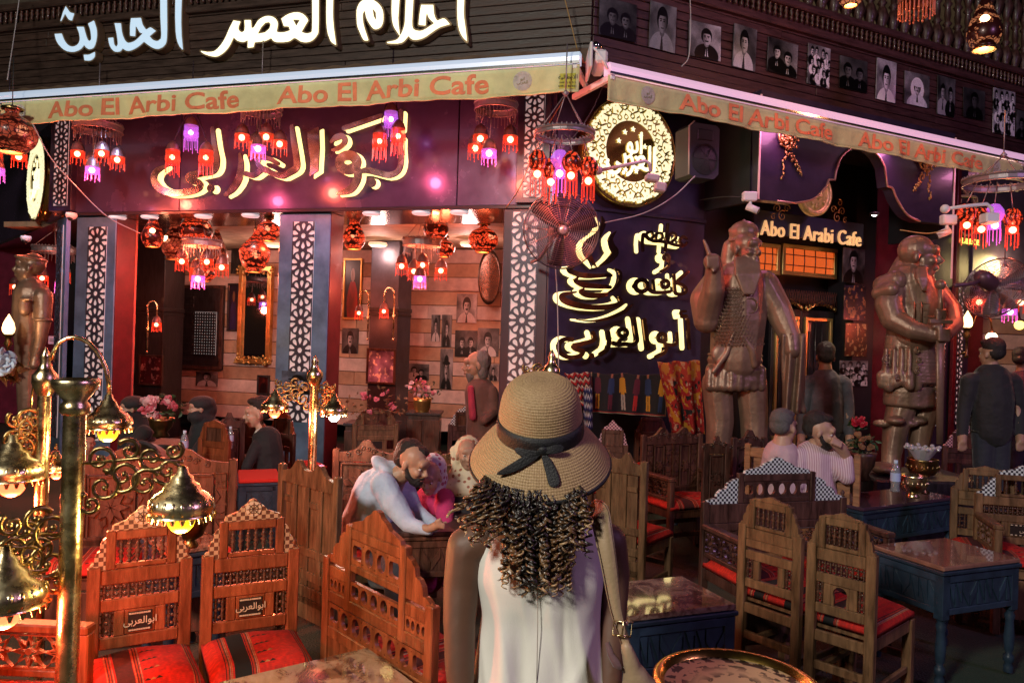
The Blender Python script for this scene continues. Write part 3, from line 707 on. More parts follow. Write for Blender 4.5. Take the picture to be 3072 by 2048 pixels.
def text_loops(s, size, cx, cz, h=None, xs=1.0, zs=1.0, bold=.4):
    h = h or size/90; X, Z, G = text_field(s, size, h, xs, zs); L = loops(bold-G, X[0, 0], Z[0, 0], h)
    A = np.array([p for l in L for p in l]); mx = (A.min(0)+A.max(0))/2
    return [[(p[0]-mx[0]+cx, p[1]-mx[1]+cz) for p in l] for l in L]
AB = '\uFEEE\uFE91\uFE8D'; AL = '\uFEF0\uFE91\uFEAE\uFECC\uFEDF\uFE8D'
def star(cx, cz, r): return [(cx+(r if k % 2 == 0 else r*.42)*math.sin(k*PI/5), cz+(r if k % 2 == 0 else r*.42)*math.cos(k*PI/5)) for k in range(10)]
def arabesque(Rr):
    h = Rr/150; X, Z = grid(-Rr*1.05, Rr*1.05, -Rr*1.05, Rr*1.05, h); rr = np.hypot(X, Z)/Rr; th = np.arctan2(X, Z)
    n = 14; ph = ((th*n/(2*PI)) % 1.0)-.5; a = np.abs(ph); u = ph*2*PI/n*rr   # arc length across the motif, in radii
    d = np.maximum(.575-rr, rr-.86+.02*np.cos(2*PI*ph))
    au = np.abs(u); W = 2*PI/n*rr
    dark = np.full(X.shape, 9.)
    for pts, w in (([(.16, .60), (.10, .65), (.14, .72), (.06, .78), (.10, .86)], .019), ([(0, .59), (.045, .64), (.0, .70)], .016), ([(.20, .60), (.19, .66), (.215, .71)], .016), ([(.0, .77), (.045, .81), (.03, .87)], .017), ([(.16, .77), (.215, .82)], .017)):
        pts = [tuple(q) for q in spl(pts, 5)] if len(pts) > 2 else pts
        for p, q in zip(pts[:-1], pts[1:]):
            e0, e1 = q[0]-p[0], q[1]-p[1]; L2 = e0*e0+e1*e1+1e-9; t = np.clip(((au-p[0])*e0+(rr-p[1])*e1)/L2, 0, 1)
            dark = np.minimum(dark, np.hypot(au-p[0]-t*e0, rr-p[1]-t*e1)-w)
    for cx, cz, r0 in ((0, .725, .012), (.11, .69, .01), (.05, .71, .007), (.16, .80, .012), (.0, .83, .009), (.19, .74, .008)): dark = np.minimum(dark, np.hypot(au-cx, rr-cz)-r0)
    d = np.maximum(d, -dark)
    for cx, cz, r0 in ((.03, .95, .030), (.075, .90, .030), (.13, .925, .028), (.155, .885, .024), (.19, .92, .022), (0, .89, .028)): d = np.minimum(d, np.hypot(au-cx, rr-cz)-r0)
    return loops(d, X[0, 0], Z[0, 0], h)
arab = {}
def medallion(name_label, fr, s, z, Rr, thick, cat='sign'):
    P = fr.w(s, z, thick); t = thing('medallion_sign', name_label, cat, P, fr.a)
    q = MB(); q.lathe([(.001, 0), (Rr*1.0, 0), (Rr*1.02, -.005), (Rr*1.02, thick), (.001, thick)], 64, M=Matrix(((1, 0, 0, 0), (0, 0, -1, 0), (0, 1, 0, 0), (0, 0, 0, 1))) @ Matrix.Scale(-1, 4, (0, 0, 1)))
    q.build('drum', mat('gold_mirror_acrylic', (.42, .29, .07), .10, .85, var=.2, vscale=2, rvar=.06), t)
    q = MB(); q.tube([(Rr*1.03*math.cos(a), -.004, Rr*1.03*math.sin(a)) for a in np.linspace(0, 2*PI, 65)[:-1]], .008, 6, closed=True); q.build('rim', brass_dark, t)
    if Rr not in arab: arab[Rr] = arabesque(Rr)
    fill('arabesque_border', arab[Rr], mat('lit_arabesque_acrylic', (.8, .78, .6), .4, em=(1, .93, .55), es=.85), -.016, -.006, t, eps=.0009)
    for (x, zz) in ((-.16, .34), (.02, .42), (.2, .32), (-.29, .16), (.3, .13), (-.12, -.36), (.12, -.36)): fill('star', [star(x*Rr, zz*Rr, .055*Rr)], neon_w, -.016, -.006, t)
    L1 = text_loops(AB, Rr*.50, .06*Rr, .12*Rr, xs=.8, zs=1.15, bold=.22); L2 = text_loops(AL, Rr*.56, 0, -.16*Rr, xs=.85, zs=1.2, bold=.22)
    fill('letters', L1+L2, neon_w, -.017, -.006, t)
    return t
s_, z_ = FB.shift(.13).loc(1893, 455)
medallion('large round lit medallion with arabesque border at the corner between the two awnings', FB, s_, z_, .53, .13)
FC = Fr(*(FA.w(sL, 0, -.0).xy), R(-47.7))
FCm = FC.shift(.13); s_, z_ = FCm.loc(108, 535)
medallion('lit round medallion seen nearly edge-on at the far left front', FC, s_, z_, .53, .13)
# far-left front
q = MB(); q.box(-7, -.02, 0, .3, 2.99, 4.28, .004); part(q, 'fascia_panel', panel_m, FC)
q = MB(); q.box(-7, -.02, .0, 1.5, 2.95, 2.988); part(q, 'soffit', MT['glossy_dark_soffit'], FC)
q = MB(); q.box(-14, S(FD, 180, 900), -.3, -.1, 0, 2.96); part(q, 'wall', mat('wine_red_wall', (.22, .03, .07), .5, var=.3), FD)
a = S(FA2, 229, 720)
q = MB(); q.box(-.46, -.012, -.05, .0, 0, 2.94, .004); o = part(q, 'lattice_pier', pil_m, FC); lattice(o, FC, -.24, .35, 2.85, .22, yoff=.053)
# --- entrance lettering, golden relief medallion and scrolls
ET = FB.shift(.02); x0_, z0_ = ET.loc(2280, 685); x1_, z1_ = ET.loc(2580, 720)
xa, za = ET.loc(2262, 640); xb, zb = ET.loc(2590, 735)
t = thing('entrance_sign', 'dark board lettered with the café name in Latin gold letters above the entrance door', 'sign', (ET.x, ET.y, 0), ET.a)
q = MB(); q.box(xa, xb, .0, .04, zb, za+.05, .006); q.build('board', mat('slate_blue_board', (.05, .06, .10), .3, coat=.3), t)
me = text_mesh('Abo El Arabi Cafe', .2, .012, bold=.0005, space=1.06); w_ = max(v.co.x for v in me.vertices); me.transform(Matrix.Diagonal(((x1_-x0_)/w_, 1, (x1_-x0_)/w_*1.18, 1)))
link('lettering', me, mat('glowing_gold_letter', (.9, .62, .30), .3, em=(1, .55, .22), es=.6), t, loc=(x0_, 0, (z0_+z1_)/2-.075))
cx, cz = FB.shift(.30).loc(2440, 595); P = FB.w(cx, cz+.05, .30)
t = thing('relief_medallion', 'round gilded relief plaque half hidden behind the porch hood above the entrance sign', 'plaque', P, FB.a)
MX = Matrix(((1, 0, 0, 0), (0, 0, -1, 0), (0, 1, 0, 0), (0, 0, 0, 1)))
q = MB(); q.lathe([(.001, .03), (.10, .035), (.18, .03), (.205, .02), (.21, .045), (.235, .05), (.25, .03), (.25, -.02), (.001, -.02)], 40, M=MX)
q.build('disc', mat('raised_gold_relief', (.80, .55, .22), .35, .7, bump=1.0, bscale=14, var=.5, vscale=9, em=(1, .6, .2), es=.06), t)
q = MB()
for i in range(26):
    a = rng.uniform(0, 2*PI); r_ = rng.uniform(.02, .16); q.ball((r_*math.cos(a), -.035, r_*math.sin(a)), (rng.uniform(.015, .035), .018, rng.uniform(.015, .04)), 8, 5)
meta(q.build('relief_figures', MT['raised_gold_relief'], t), kind='stuff')
def spiral(cx, cz, r0, r1, a0, turns, n=22):
    return [(cx+(r0+(r1-r0)*k/n)*math.cos(a0+turns*2*PI*k/n), cz+(r0+(r1-r0)*k/n)*math.sin(a0+turns*2*PI*k/n)) for k in range(n+1)]
def scroll_piece(q, x, z, sx, sc, y=-.01, r=.008):
    for (cx, cz, r0, a0, tn) in ((0, 0, .06, 1.0, 1.4), (.07, .07, .05, 3.5, -1.3), (-.06, .08, .045, 0, 1.2), (.03, .16, .04, 2, -1.2), (.12, -.02, .035, 1, 1.1)):
        pts = spiral(x+sx*cx*sc, z+cz*sc, r0*sc, .008*sc, a0, tn); q.tube([(p[0], y, p[1]) for p in pts], [r*(1-.5*k/len(pts)) for k in range(len(pts))], 6)
for px, py, sx, nm in ((2345, 640, -1, 'left'), (2510, 645, 1, 'right')):
    s_, z_ = FB.shift(.06).loc(px, py); q = MB(); scroll_piece(q, 0, 0, sx, 1.1); o = q.build('gilt_scroll', gold_m, None, loc=FB.w(s_, z_-.03, .06), rot=(0, 0, FB.a))
    meta(o, 'gilded scroll ornament at the '+nm+' of the round relief above the entrance', 'ornament', 'gilt ornaments on the porch')
# hanging gilt garlands on the porch hood
for px, py, sx, nm in ((2357, 420, 1, 'left'), (2772, 490, -1, 'right')):
    s_, z_ = PL(px, py); t = thing('gilt_garland', 'gilded basket of flowers with trailing garlands on the '+nm+' side of the porch hood', 'ornament', FP.w(s_, z_, .02), FP.a, 'gilt ornaments on the porch')
    q = MB(); q.tube([(p[0], 0, p[1]) for p in [(.11*math.cos(a), .03+.11*math.sin(a)) for a in np.linspace(0, 2*PI, 25)]], .010, 6); q.build('hoop', gold_m, t)
    q = MB(); g = np.random.default_rng(3 if sx > 0 else 4)
    for i in range(70):
        a = g.uniform(0, 2*PI); r_ = g.uniform(0, .12); c = (r_*math.cos(a), g.uniform(-.05, .0), .02+r_*math.sin(a)*.9-.02)
        q.ball(c, (g.uniform(.008, .022), .012, g.uniform(.008, .022)), 6, 4)
    for x1, z1, n in ((-.06*sx, -.42, 16), (.20*sx, -.34, 30)):
        for k in range(n):
            tt = k/n; w = .05*(1-tt) if n > 20 else .012
            c = (x1*tt**(1 if n > 20 else .4)+g.uniform(-w, w), g.uniform(-.03, 0), -.08+(z1+.08)*tt+g.uniform(-w, w)*.6)
            q.ball(c, (g.uniform(.008, .02), .01, g.uniform(.01, .024)), 5, 4)
    meta(q.build('flowers_and_leaves', gold_m, t), kind='stuff')
# ================================================================ awnings
fab_m = mat('ochre_awning_canvas', (.74, .72, .36), .75, bump=.5, bscale=9, var=.22, vscale=2.5)
red_l = mat('faded_red_print', (.88, .26, .12), .75, var=.2, vscale=8)
white_l = mat('faded_white_print', (.66, .62, .56), .75, var=.15, vscale=20)
bar_l = mat('awning_bar_painted_blue_glow', (.75, .80, .85), .3, .2, em=(.52, .72, 1), es=.42)  # white bar; the blue light falling on it is put in as emission
bar_r = mat('awning_bar_painted_pink_glow', (.85, .75, .82), .3, .2, em=(1, .55, .85), es=.42)  # same white bar with pink light put into its colour and glow
roll_m = mat('brown_awning_fabric', (.20, .13, .08), .8, bump=.2, bscale=80, var=.3)
def wave(s): return .016*math.sin(s*5.1)+.010*math.sin(s*12.3+1)+.005*math.sin(s*31+2*math.sin(s*3))
def awning(fr, s0, s1, ztop, zbot, bar, label, texts, badges, drop=.0, tagx=None):
    t = thing('awning', label, 'awning', (fr.x, fr.y, 0), fr.a)
    # front bar
    q = MB(); prof = [(-.05, .0), (-.06, .05), (-.03, .095), (.05, .10), (.05, -.0)]
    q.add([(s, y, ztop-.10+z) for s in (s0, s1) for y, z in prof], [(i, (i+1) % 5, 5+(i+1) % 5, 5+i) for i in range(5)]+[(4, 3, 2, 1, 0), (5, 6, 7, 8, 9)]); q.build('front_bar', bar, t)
    q = MB(); q.box(s0, s1, -.058, -.045, ztop-.105, ztop-.085); q.build('bar_groove', chrome, t)
    # valance cloth
    n = int((s1-s0)/.03); q = MB(); m = 7; zt = ztop-.105
    vs = [(s0+(s1-s0)*i/n, -.02+wave(s0+(s1-s0)*i/n)*(j/(m-1))*1.3, zt+(zbot-zt)*j/(m-1)) for i in range(n+1) for j in range(m)]
    q.add(vs, [(i*m+j, i*m+j+1, (i+1)*m+j+1, (i+1)*m+j) for i in range(n) for j in range(m-1)], smooth=True)
    o = q.build('valance', fab_m, t); sd = o.modifiers.new('thickness', 'SOLIDIFY'); sd.thickness = .003; sd.offset = 1
    q = MB(); q.tube([(s0+(s1-s0)*i/n, -.02+wave(s0+(s1-s0)*i/n)*1.3, zbot) for i in range(n+1)], .008, 6); q.build('hem', fab_m, t)
    def wrap(me, off=-.006):
        for v in me.vertices:
            f = min(1, max(0, (zt-v.co.z)/(zt-zbot))); v.co.y += -.02+wave(v.co.x)*f*1.3+off
    for (sa, sb, txt) in texts:
        me = text_mesh(txt, .3, .0015, bold=.006); w_ = max(v.co.x for v in me.vertices); hh = (zt-zbot)
        me.transform(Matrix.Translation((sa, 0, zbot+hh*.17)) @ Matrix.Diagonal(((sb-sa)/w_, 1, hh*.70/.21, 1))); 
        bm = bmesh.new(); bm.from_mesh(me); bmesh.ops.subdivide_edges(bm, edges=[e for e in bm.edges if e.calc_length() > .06], cuts=2); bm.to_mesh(me); bm.free()
        wrap(me); link('lettering', me, red_l, t)
    for s in badges:
        r_ = (zt-zbot)*.36; zc = (zt+zbot)/2
        X, Z = grid(-r_*1.05, r_*1.05, -r_*1.05, r_*1.05, r_/60); rr = np.hypot(X, Z)/r_; th = np.arctan2(Z, X)
        hol = .5*np.sin(th*16+8*np.sin(rr*9))*np.sin(rr*26)+.15; d = np.maximum(rr-1, np.where((rr > .55) & (rr < .95), hol-.35, -.1))
        L1 = [[(p[0]+s, p[1]+zc) for p in l] for l in loops(d, X[0, 0], Z[0, 0], r_/60)]
        o = fill('round_badge', L1, white_l, -.001, .0, t, eps=.0008); wrap(o.data, -.008)
        o = fill('badge_lettering', text_loops(AB, r_*.5, s, zc+.18*r_, bold=.3)+text_loops(AL, r_*.5, s, zc-.18*r_, bold=.3), mat('olive_print', (.30, .27, .14), .8), -.001, 0, t); wrap(o.data, -.011)
    if tagx:
        q = MB(); q.box(tagx, tagx+.13, -.0, .002, zbot+.02, zbot+.15); o = q.build('maker_label', mat('yellow_label', (.55, .52, .05), .6), t); wrap(o.data, -.01)
        o = fill('label_print', text_loops('\uFE94\uFEF4\uFEDF\uFE8E\uFEC4\uFEF3\uFEFB\uFE8D', .05, tagx+.065, zbot+.115)+text_loops('0100 26 42 915', .022, tagx+.065, zbot+.07)+text_loops('0100 27 86 4001', .022, tagx+.065, zbot+.04), dwire_m, -.001, 0, t, eps=.0003); wrap(o.data, -.014)
    # rippled cover running back up to the wall
    n = int((s1-s0)/.02); q = MB(); vs = []
    for i in range(n+1):
        s = s0+(s1-s0)*i/n
        for j in range(6):
            f = j/5; a = .018*math.sin(s*26+f*2)*math.sin(f*PI*.9); vs.append((s-.25*f*0, .05+.58*f, ztop-.005+drop*f+.31*f+a*1.0-.10*math.sin(f*PI)))
    q.add(vs, [(i*6+j, i*6+j+1, (i+1)*6+j+1, (i+1)*6+j) for i in range(n) for j in range(5)], smooth=True); q.build('rippled_cover', roll_m, t)
    for s in (s0+.02, s1-.06):
        q = MB(); q.box(s, s+.04, -.03, .6, ztop-.14, ztop-.09, .004); q.build('arm', white_p, t)
    q = MB(); q.tube([(s0, .5, ztop+.04), (s1, .5, ztop+.04)], .05, 10); q.build('roller', mat('grimy_roller_tube', (.10, .07, .06), .5), t)
    return t
zT = WA.loc(1700, 160)[1]; zB_ = WA.loc(1500, 291)[1]
def sA_(px, py): return WA.loc(px, py)[0]
awning(WA, -7.6, WA.loc(1742, 160)[0], zT, zB_, bar_l, 'ochre awning with red café lettering and a white bar glowing blue over the left front', [(sA_(152, 330), sA_(722, 300), 'Abo El Arbi Cafe'), (sA_(842, 290), sA_(1468, 255), 'Abo El Arbi Cafe')], [sA_(65, 325), sA_(1570, 245)], tagx=sA_(1683, 250))
def sB_(px, py): return WB.loc(px, py)[0]
zT2 = WB.loc(1900, 205)[1]; zB2 = WB.loc(2300, 395)[1]
awning(WB, sB_(1822, 190), sB_(3068, 480), zT2, zB2, bar_r, 'ochre awning with red café lettering and a white bar glowing pink over the right front', [(sB_(2032, 300), sB_(2492, 380), 'Abo El Arbi Cafe'), (sB_(2572, 390), sB_(2938, 470), 'Abo El Arbi Cafe')], [sB_(1939, 285), sB_(2986, 480)])
q = MB(); P = WA.w(.06, 0); c = at(1785, 175, 6.25)
t = thing('awning_bracket', 'white steel awning brackets at the corner between both awnings', 'bracket', c)
q = MB(); q.box(-.05, -.025, -.08, .3, -.10, .11, .01); q.box(.0, .10, -.05, .3, -.05, .06, .02); q.tube([(-.04, -.05, .08), (.0, -.05, .05), (.06, -.04, -.02), (.10, -.04, -.10)], .012, 8); q.build('bracket_plate', white_p, t)
q = MB(); q.tube([(-.0, -.02, .1), (.05, .1, .12), (.12, .2, .05)], .03, 10); q.build('joint', chrome, t)
# ================================================================ lanterns and chandeliers
def filigree(name, glow, es, scale=16, alpha=.8):
    def pat(n, b, mp, L):
        v = n.nodes.new('ShaderNodeTexVoronoi'); v.feature = 'DISTANCE_TO_EDGE'; v.inputs['Scale'].default_value = scale
        w = n.nodes.new('ShaderNodeTexWave'); w.wave_type = 'RINGS'; w.rings_direction = 'Z'; w.inputs['Scale'].default_value = scale*.35; w.inputs['Distortion'].default_value = 5; w.inputs['Detail Scale'].default_value = 2
        L(mp.outputs[0], v.inputs[0]); L(mp.outputs[0], w.inputs[0])
        r = n.nodes.new('ShaderNodeValToRGB'); r.color_ramp.elements[0].position = .05; r.color_ramp.elements[1].position = .10
        r2 = n.nodes.new('ShaderNodeValToRGB'); r2.color_ramp.elements[0].position = .36; r2.color_ramp.elements[1].position = .50
        L(v.outputs['Distance'], r.inputs[0]); L(w.outputs['Fac'], r2.inputs[0])
        m = n.nodes.new('ShaderNodeMath'); m.operation = 'MULTIPLY'; L(r.outputs[0], m.inputs[0]); L(r2.outputs[0], m.inputs[1])
        s = n.nodes.new('ShaderNodeMath'); s.operation = 'MULTIPLY'; s.inputs[1].default_value = es; L(m.outputs[0], s.inputs[0]); L(s.outputs[0], b.inputs['Emission Strength'])
        a = n.nodes.new('ShaderNodeMath'); a.operation = 'MULTIPLY_ADD'; a.inputs[1].default_value = -(1-alpha); a.inputs[2].default_value = 1; L(m.outputs[0], a.inputs[0]); L(a.outputs[0], b.inputs['Alpha'])
        bp = n.nodes.new('ShaderNodeBump'); bp.invert = True; bp.inputs['Strength'].default_value = .5; L(m.outputs[0], bp.inputs['Height']); L(bp.outputs[0], b.inputs['Normal'])
    return mat(name, (.045, .008, .006), .32, .3, em=glow, es=es, pattern=pat, coat=.15)
fil_r = filigree('red_filigree_glass', (1, .065, .018), 1.0, 24, .9)
fil_d = filigree('dim_filigree_glass', (1, .14, .06), .25, 22, .95)
fil_o = filigree('amber_filigree_glass', (1, .33, .14), .5, 20, .6)
under_m = mat('glowing_lantern_mouth', (1, .3, .1), .4, em=(1, .20, .05), es=1.6)
red_glass = mat('lit_red_glass', (.4, .02, .01), .15, em=(1, .060, .014), es=.75, alpha=.42, sample='NONE')
vio_glass = mat('lit_violet_glass', (.25, .08, .4), .15, em=(.62, .16, 1), es=.7, alpha=.5, sample='NONE')
bead_r = mat('red_beads_painted_glow', (.22, .015, .008), .3, em=(1, .07, .025), es=.42, sample='NONE')  # beads give no light; emission stands in for lamplight on them
bead_v = mat('violet_beads_painted_glow', (.2, .05, .3), .3, em=(.62, .16, 1), es=.55, sample='NONE')  # violet lamplight on the beads, likewise put in as emission
dome_m = mat('dusty_pink_metal_dome', (.20, .10, .10), .4, .5, bump=.2, var=.3)
grey_m = mat('dusty_metal_fretwork', (.30, .25, .26), .45, .6, bump=.2)
SHAPES = {
 'globe': [(.05, .14), (.035, .11), (.06, .095), (.11, .065), (.14, .02), (.145, -.02), (.13, -.07), (.095, -.11), (.07, -.125)],
 'pear': [(.018, .24), (.03, .20), (.045, .15), (.075, .09), (.105, .03), (.115, -.03), (.10, -.08), (.08, -.11), (.07, -.12)],
 'onion': [(.012, .23), (.02, .19), (.06, .14), (.11, .085), (.128, .05), (.128, .02), (.115, -.04), (.085, -.09), (.06, -.105), (.07, -.125)],
 'drop': [(.02, .27), (.025, .22), (.05, .15), (.085, .07), (.11, 0), (.115, -.05), (.10, -.10), (.07, -.13), (.075, -.15)]}
def lantern(px, py, Y, shape, rpx, label, m=None, chain=.5, power=6, group='patterned glass lanterns', bulb=True, col=(1, .16, .06)):
    P = at(px, py, Y); k = rpx/FOC*Y/max(r for r, z in SHAPES[shape])
    t = thing('glass_lantern', label, 'lantern', P, rng.uniform(0, 6), group); pr = [(r*k, z*k) for r, z in SHAPES[shape]]
    pr = [tuple(p) for p in spl(pr, 3)]
    q = MB(); q.lathe(pr, 24); q.build('glass_body', m or fil_r, t)
    r0, z0 = pr[-1]; r1, z1 = pr[0]
    q = MB(); q.lathe([(r0*1.02, z0+.004), (r0*1.12, z0-.004), (r0*1.02, z0-.014), (r0*.9, z0-.010)], 20); q.lathe([(r1*1.2, z1-.01), (r1*1.3, z1+.01), (r1*.6, z1+.03), (.004, z1+.035)], 14); q.build('metal_collar', brass_dark, t)
    q = MB(); q.lathe([(.001, z0-.004), (r0*.9, z0-.006)], 16); q.build('lantern_mouth', under_m, t)
    if chain: q = MB(); q.tube([(0, 0, z1+.03), (.004, 0, z1+.03+chain)], .005, 5); q.build('chain', dwire_m, t)
    if bulb: q = MB(); q.ball((-.0*k, -.085*k, .03*k), .034*k, 10, 7); q.build('bulb', bulb_h, t)
    if power: lamp('lantern_light', 'POINT', (0, 0, z0-.06), power*2, col, .05, parent=t)
    return t
def beads(q, r, z, ln, n, sc=1.0):
    for i in range(n):
        a = 2*PI*i/n; x, y = r*math.cos(a), r*math.sin(a); L_ = ln*(1+.18*math.sin(i*2.4))
        q.box(x-.0022*sc, x+.0022*sc, y-.0022*sc, y+.0022*sc, z-L_, z); q.ball((x, y, z-L_), (.006*sc, .006*sc, .008*sc), 5, 4)
def small_lamp(t, c, kind='r', k=1.0, style='bell'):
    g, bd, bb = (red_glass, bead_r, bulb_h) if kind == 'r' else (vio_glass, bead_v, bulb_p)
    if kind == 'w': bb = bulb_w
    if style == 'bell':
        q = MB(); q.lathe([(.008, .15), (.02, .14), (.045, .12), (.062, .08), (.068, .045), (.072, .04)], 16); top, gl = .04, -.028; r = .070; fr_ = .065
    elif style == 'mosaic':
        q = MB(); q.lathe([(.01, .13), (.04, .12), (.075, .07), (.08, .03), (.06, -.02), (.045, -.035)], 16); top, gl = -.035, -.10; r = .052; fr_ = .12
    else:
        q = MB(); q.lathe([(.006, .20), (.03, .185), (.06, .15), (.078, .10), (.08, .09)], 18); top, gl = .09, -.08; r = .078; fr_ = .12
    for v in range(len(q.v)): q.v[v] = tuple(x*k+o for x, o in zip(q.v[v], c))
    o = q.build('lamp_dome', dome_m if style != 'mosaic' else (fil_r if kind == 'r' else vio_glass), t)
    q = MB(); q.lathe([(r*.98, top), (r*1.02, top-.01), (r*1.0, gl+.02), (r*1.04, gl)], 18)
    if style == 'crystal': q.lathe([(r*1.0, .01), (r*1.08, .005), (r*1.0, 0)], 18)
    for v in range(len(q.v)): q.v[v] = tuple(x*k+o_ for x, o_ in zip(q.v[v], c))
    q.build('glass_shade', g, o)
    q = MB(); beads(q, r*1.0, gl, fr_, 11)
    if style == 'crystal': beads(q, r*1.05, .02, .05, 18)
    for v in range(len(q.v)): q.v[v] = tuple(x*k+o_ for x, o_ in zip(q.v[v], c))
    meta(q.build('bead_fringe', bd, o), kind='stuff')
    q = MB(); q.ball((c[0], c[1]-.01, c[2]+((top+gl)/2)*k), .030*k, 10, 7); q.build('bulb', bb, o)
def chandelier(px, py, Y, lamps, label, ring=None, chainup=.4, style='bell', k=1.0, power=10, col=(1, .14, .07), group='red and violet chandeliers', top=None, fringe=True):
    """px,py: middle of the lamp cluster; lamps: (dpx, dpy, depth, kind)"""
    P = at(px, py, Y); t = thing('chandelier', label, 'chandelier', P, 0, group); s = Y/FOC
    hook = (0, 0, (top or .45))
    for dx, dy, dd, kind in lamps:
        c = (dx*s, dd, -dy*s); small_lamp(t, c, kind, k, style)
    if ring:
        rr, rz, rh = ring; q = MB()
        q.tube([(rr*math.cos(a), rr*math.sin(a), rz) for a in np.linspace(0, 2*PI, 29)[:-1]], .012, 6, closed=True, smooth=False); q.tube([(rr*math.cos(a), rr*math.sin(a), rz-rh) for a in np.linspace(0, 2*PI, 29)[:-1]], .008, 6, closed=True)
        q.lathe([(rr, rz), (rr, rz-rh)], 28, smooth=False)
        for i in range(40): a = 2*PI*i/40; q.ball((rr*math.cos(a), rr*math.sin(a), rz+.012), (.008, .008, .014), 5, 4)
        q.build('ring', grey_m, t)
        if fringe:
            q = MB(); beads(q, rr*.93, rz-rh, .10, 34, .9); meta(q.build('bead_fringe', grey_m, t), kind='stuff')
        q = MB()
        for a in (0.4, 2.0, 3.7, 5.3): q.tube([hook, (rr*math.cos(a)*.95, rr*math.sin(a)*.95, rz)], .004, 5)
        for dx, dy, dd, kind in lamps: q.tube([(rr*.7*np.sign(dx)*min(1, abs(dx*s)/rr), 0, rz-rh*.5), (dx*s, dd, -dy*s+.14*k)], .005, 5)
        q.tube([hook, (0, 0, hook[2]+chainup)], .006, 5); q.lathe([(.003, hook[2]+.03), (.03, hook[2]), (.003, hook[2]-.03)], 10); q.build('chains', grey_m, t)
    else:
        q = MB()
        for dx, dy, dd, kind in lamps: q.tube([(0, 0, hook[2]), (dx*s*.8, dd*.5, -dy*s+.30*k), (dx*s, dd, -dy*s+.18*k)], .005, 5)
        q.tube([hook, (0, 0, hook[2]+chainup)], .006, 5); g = np.random.default_rng(2)
        for i in range(30): a = g.uniform(0, 6.28); z = g.uniform(-.1, .1); r_ = .10*(1-abs(z)*3); q.ball((r_*math.cos(a), r_*math.sin(a), hook[2]-.05+z), .010, 5, 4)
        q.build('crown_and_chains', mat('dark_crystal_crown', (.06, .04, .06), .2, .6), t)
    kk = col if power else None
    if power: lamp('chandelier_light', 'POINT', (0, -.2, -.24), power*2.0, col, .06, parent=t)
    return t
V5 = [(-58, -12, 0, 'r'), (-20, 14, .05, 'r'), (22, -12, -.05, 'r'), (62, 2, 0, 'r'), (0, 40, -.08, 'p')]
chandelier(291, 478, 8.15, V5, 'red chandelier with one violet lamp under the green awning, left of the silver letters', ring=(.24, .36, .06), top=.62, power=14)
chandelier(780, 425, 7.6, [(-54, -8, 0, 'r'), (-16, 12, .05, 'r'), (24, -8, -.05, 'r'), (60, 8, 0, 'r'), (4, 30, -.08, 'p')], 'red chandelier with a violet lamp hanging before the middle of the silver letters', ring=(.20, .34, .05), top=.6, power=14)
chandelier(1485, 425, 7.2, [(-44, -5, 0, 'r'), (46, -5, 0, 'r'), (-60, 18, .08, 'r'), (-16, 42, -.05, 'p')], 'red chandelier on a toothed ring at the right end of the left fascia', ring=(.20, .35, .06), top=.58, power=14)
chandelier(572, 450, 7.75, [(0, -50, 0, 'p'), (-48, 28, -.04, 'r'), (52, 26, -.04, 'r')], 'violet over two red crystal lamps before the leftmost silver letter', style='crystal', top=.5, k=.85, power=10, col=(1, .12, .22))
chandelier(1172, 405, 7.4, [(0, -45, 0, 'p'), (-30, 25, -.04, 'r'), (26, 10, -.06, 'r')], 'violet over two red crystal lamps at the right end of the silver letters', style='crystal', top=.5, k=.85, power=10, col=(1, .12, .22))
chandelier(1690, 510, 6.2, [(-78, -10, 0, 'r'), (-10, -18, .06, 'p'), (22, -4, -.05, 'r'), (76, 6, 0, 'r'), (-35, 5, .1, 'r')], 'big ring chandelier with mosaic glass domes above the wall fan', ring=(.24, .30, .035), top=.62, style='mosaic', power=10, fringe=False)
chandelier(604, 800, 9.0, V5, 'red and violet chandelier inside the left opening in front of the lattice window', ring=(.22, .30, .06), top=.5, k=1.05, power=16)
chandelier(1263, 808, 8.9, [(-58, -6, 0, 'r'), (-24, 6, .1, 'r'), (6, -10, -.05, 'r'), (60, 4, 0, 'r'), (0, 32, -.08, 'p')], 'red and violet chandelier inside the right opening beside the dark pilaster', ring=(.22, .34, .07), top=.6, power=16)
chandelier(22, 470, 7.9, [(-38, -6, 0, 'r'), (36, 2, .0, 'r'), (-20, 50, -.05, 'p')], 'red chandelier cut by the left edge of the picture beside the edge-on medallion', top=.5, power=10)
chandelier(160, 825, 10.2, [(-32, 12, 0, 'r'), (34, 0, 0, 'r'), (30, 30, -.05, 'p'), (-142, 38, .2, 'r'), (-110, 45, .1, 'r')], 'red and violet chandelier behind the soldier statue', ring=(.26, .36, .06), top=.6, power=12)
chandelier(3005, 665, 6.9, [(-106, -8, 0, 'r'), (-52, 0, .05, 'r'), (-22, -10, 0, 'p'), (32, 2, 0, 'r')], 'mosaic dome chandelier hanging from a fretted ring at the right front', ring=(.32, .38, .05), top=.6, style='mosaic', power=12, fringe=False)
chandelier(3010, 920, 9.0, [(-74, -10, 0, 'r'), (-26, -14, .05, 'r'), (6, 18, -.08, 'p'), (50, -12, 0, 'r')], 'red and violet chandelier in the warm room at the far right', ring=(.28, .30, .05), top=.5, power=10, k=1.1)
q = MB(); beads(q, .14, 0, .10, 26, 1.5); beads(q, .08, 0, .12, 14, 1.5); P = at(2750, 10, 6.6)
t = thing('chandelier', 'fringed copper chandelier cut by the top edge above the right photographs', 'chandelier', P)
meta(q.build('bead_fringe', mat('copper_bead', (.55, .2, .12), .3, .4, em=(1, .15, .05), es=.12), t), kind='stuff')  # weak emission gives these copper beads a painted glow
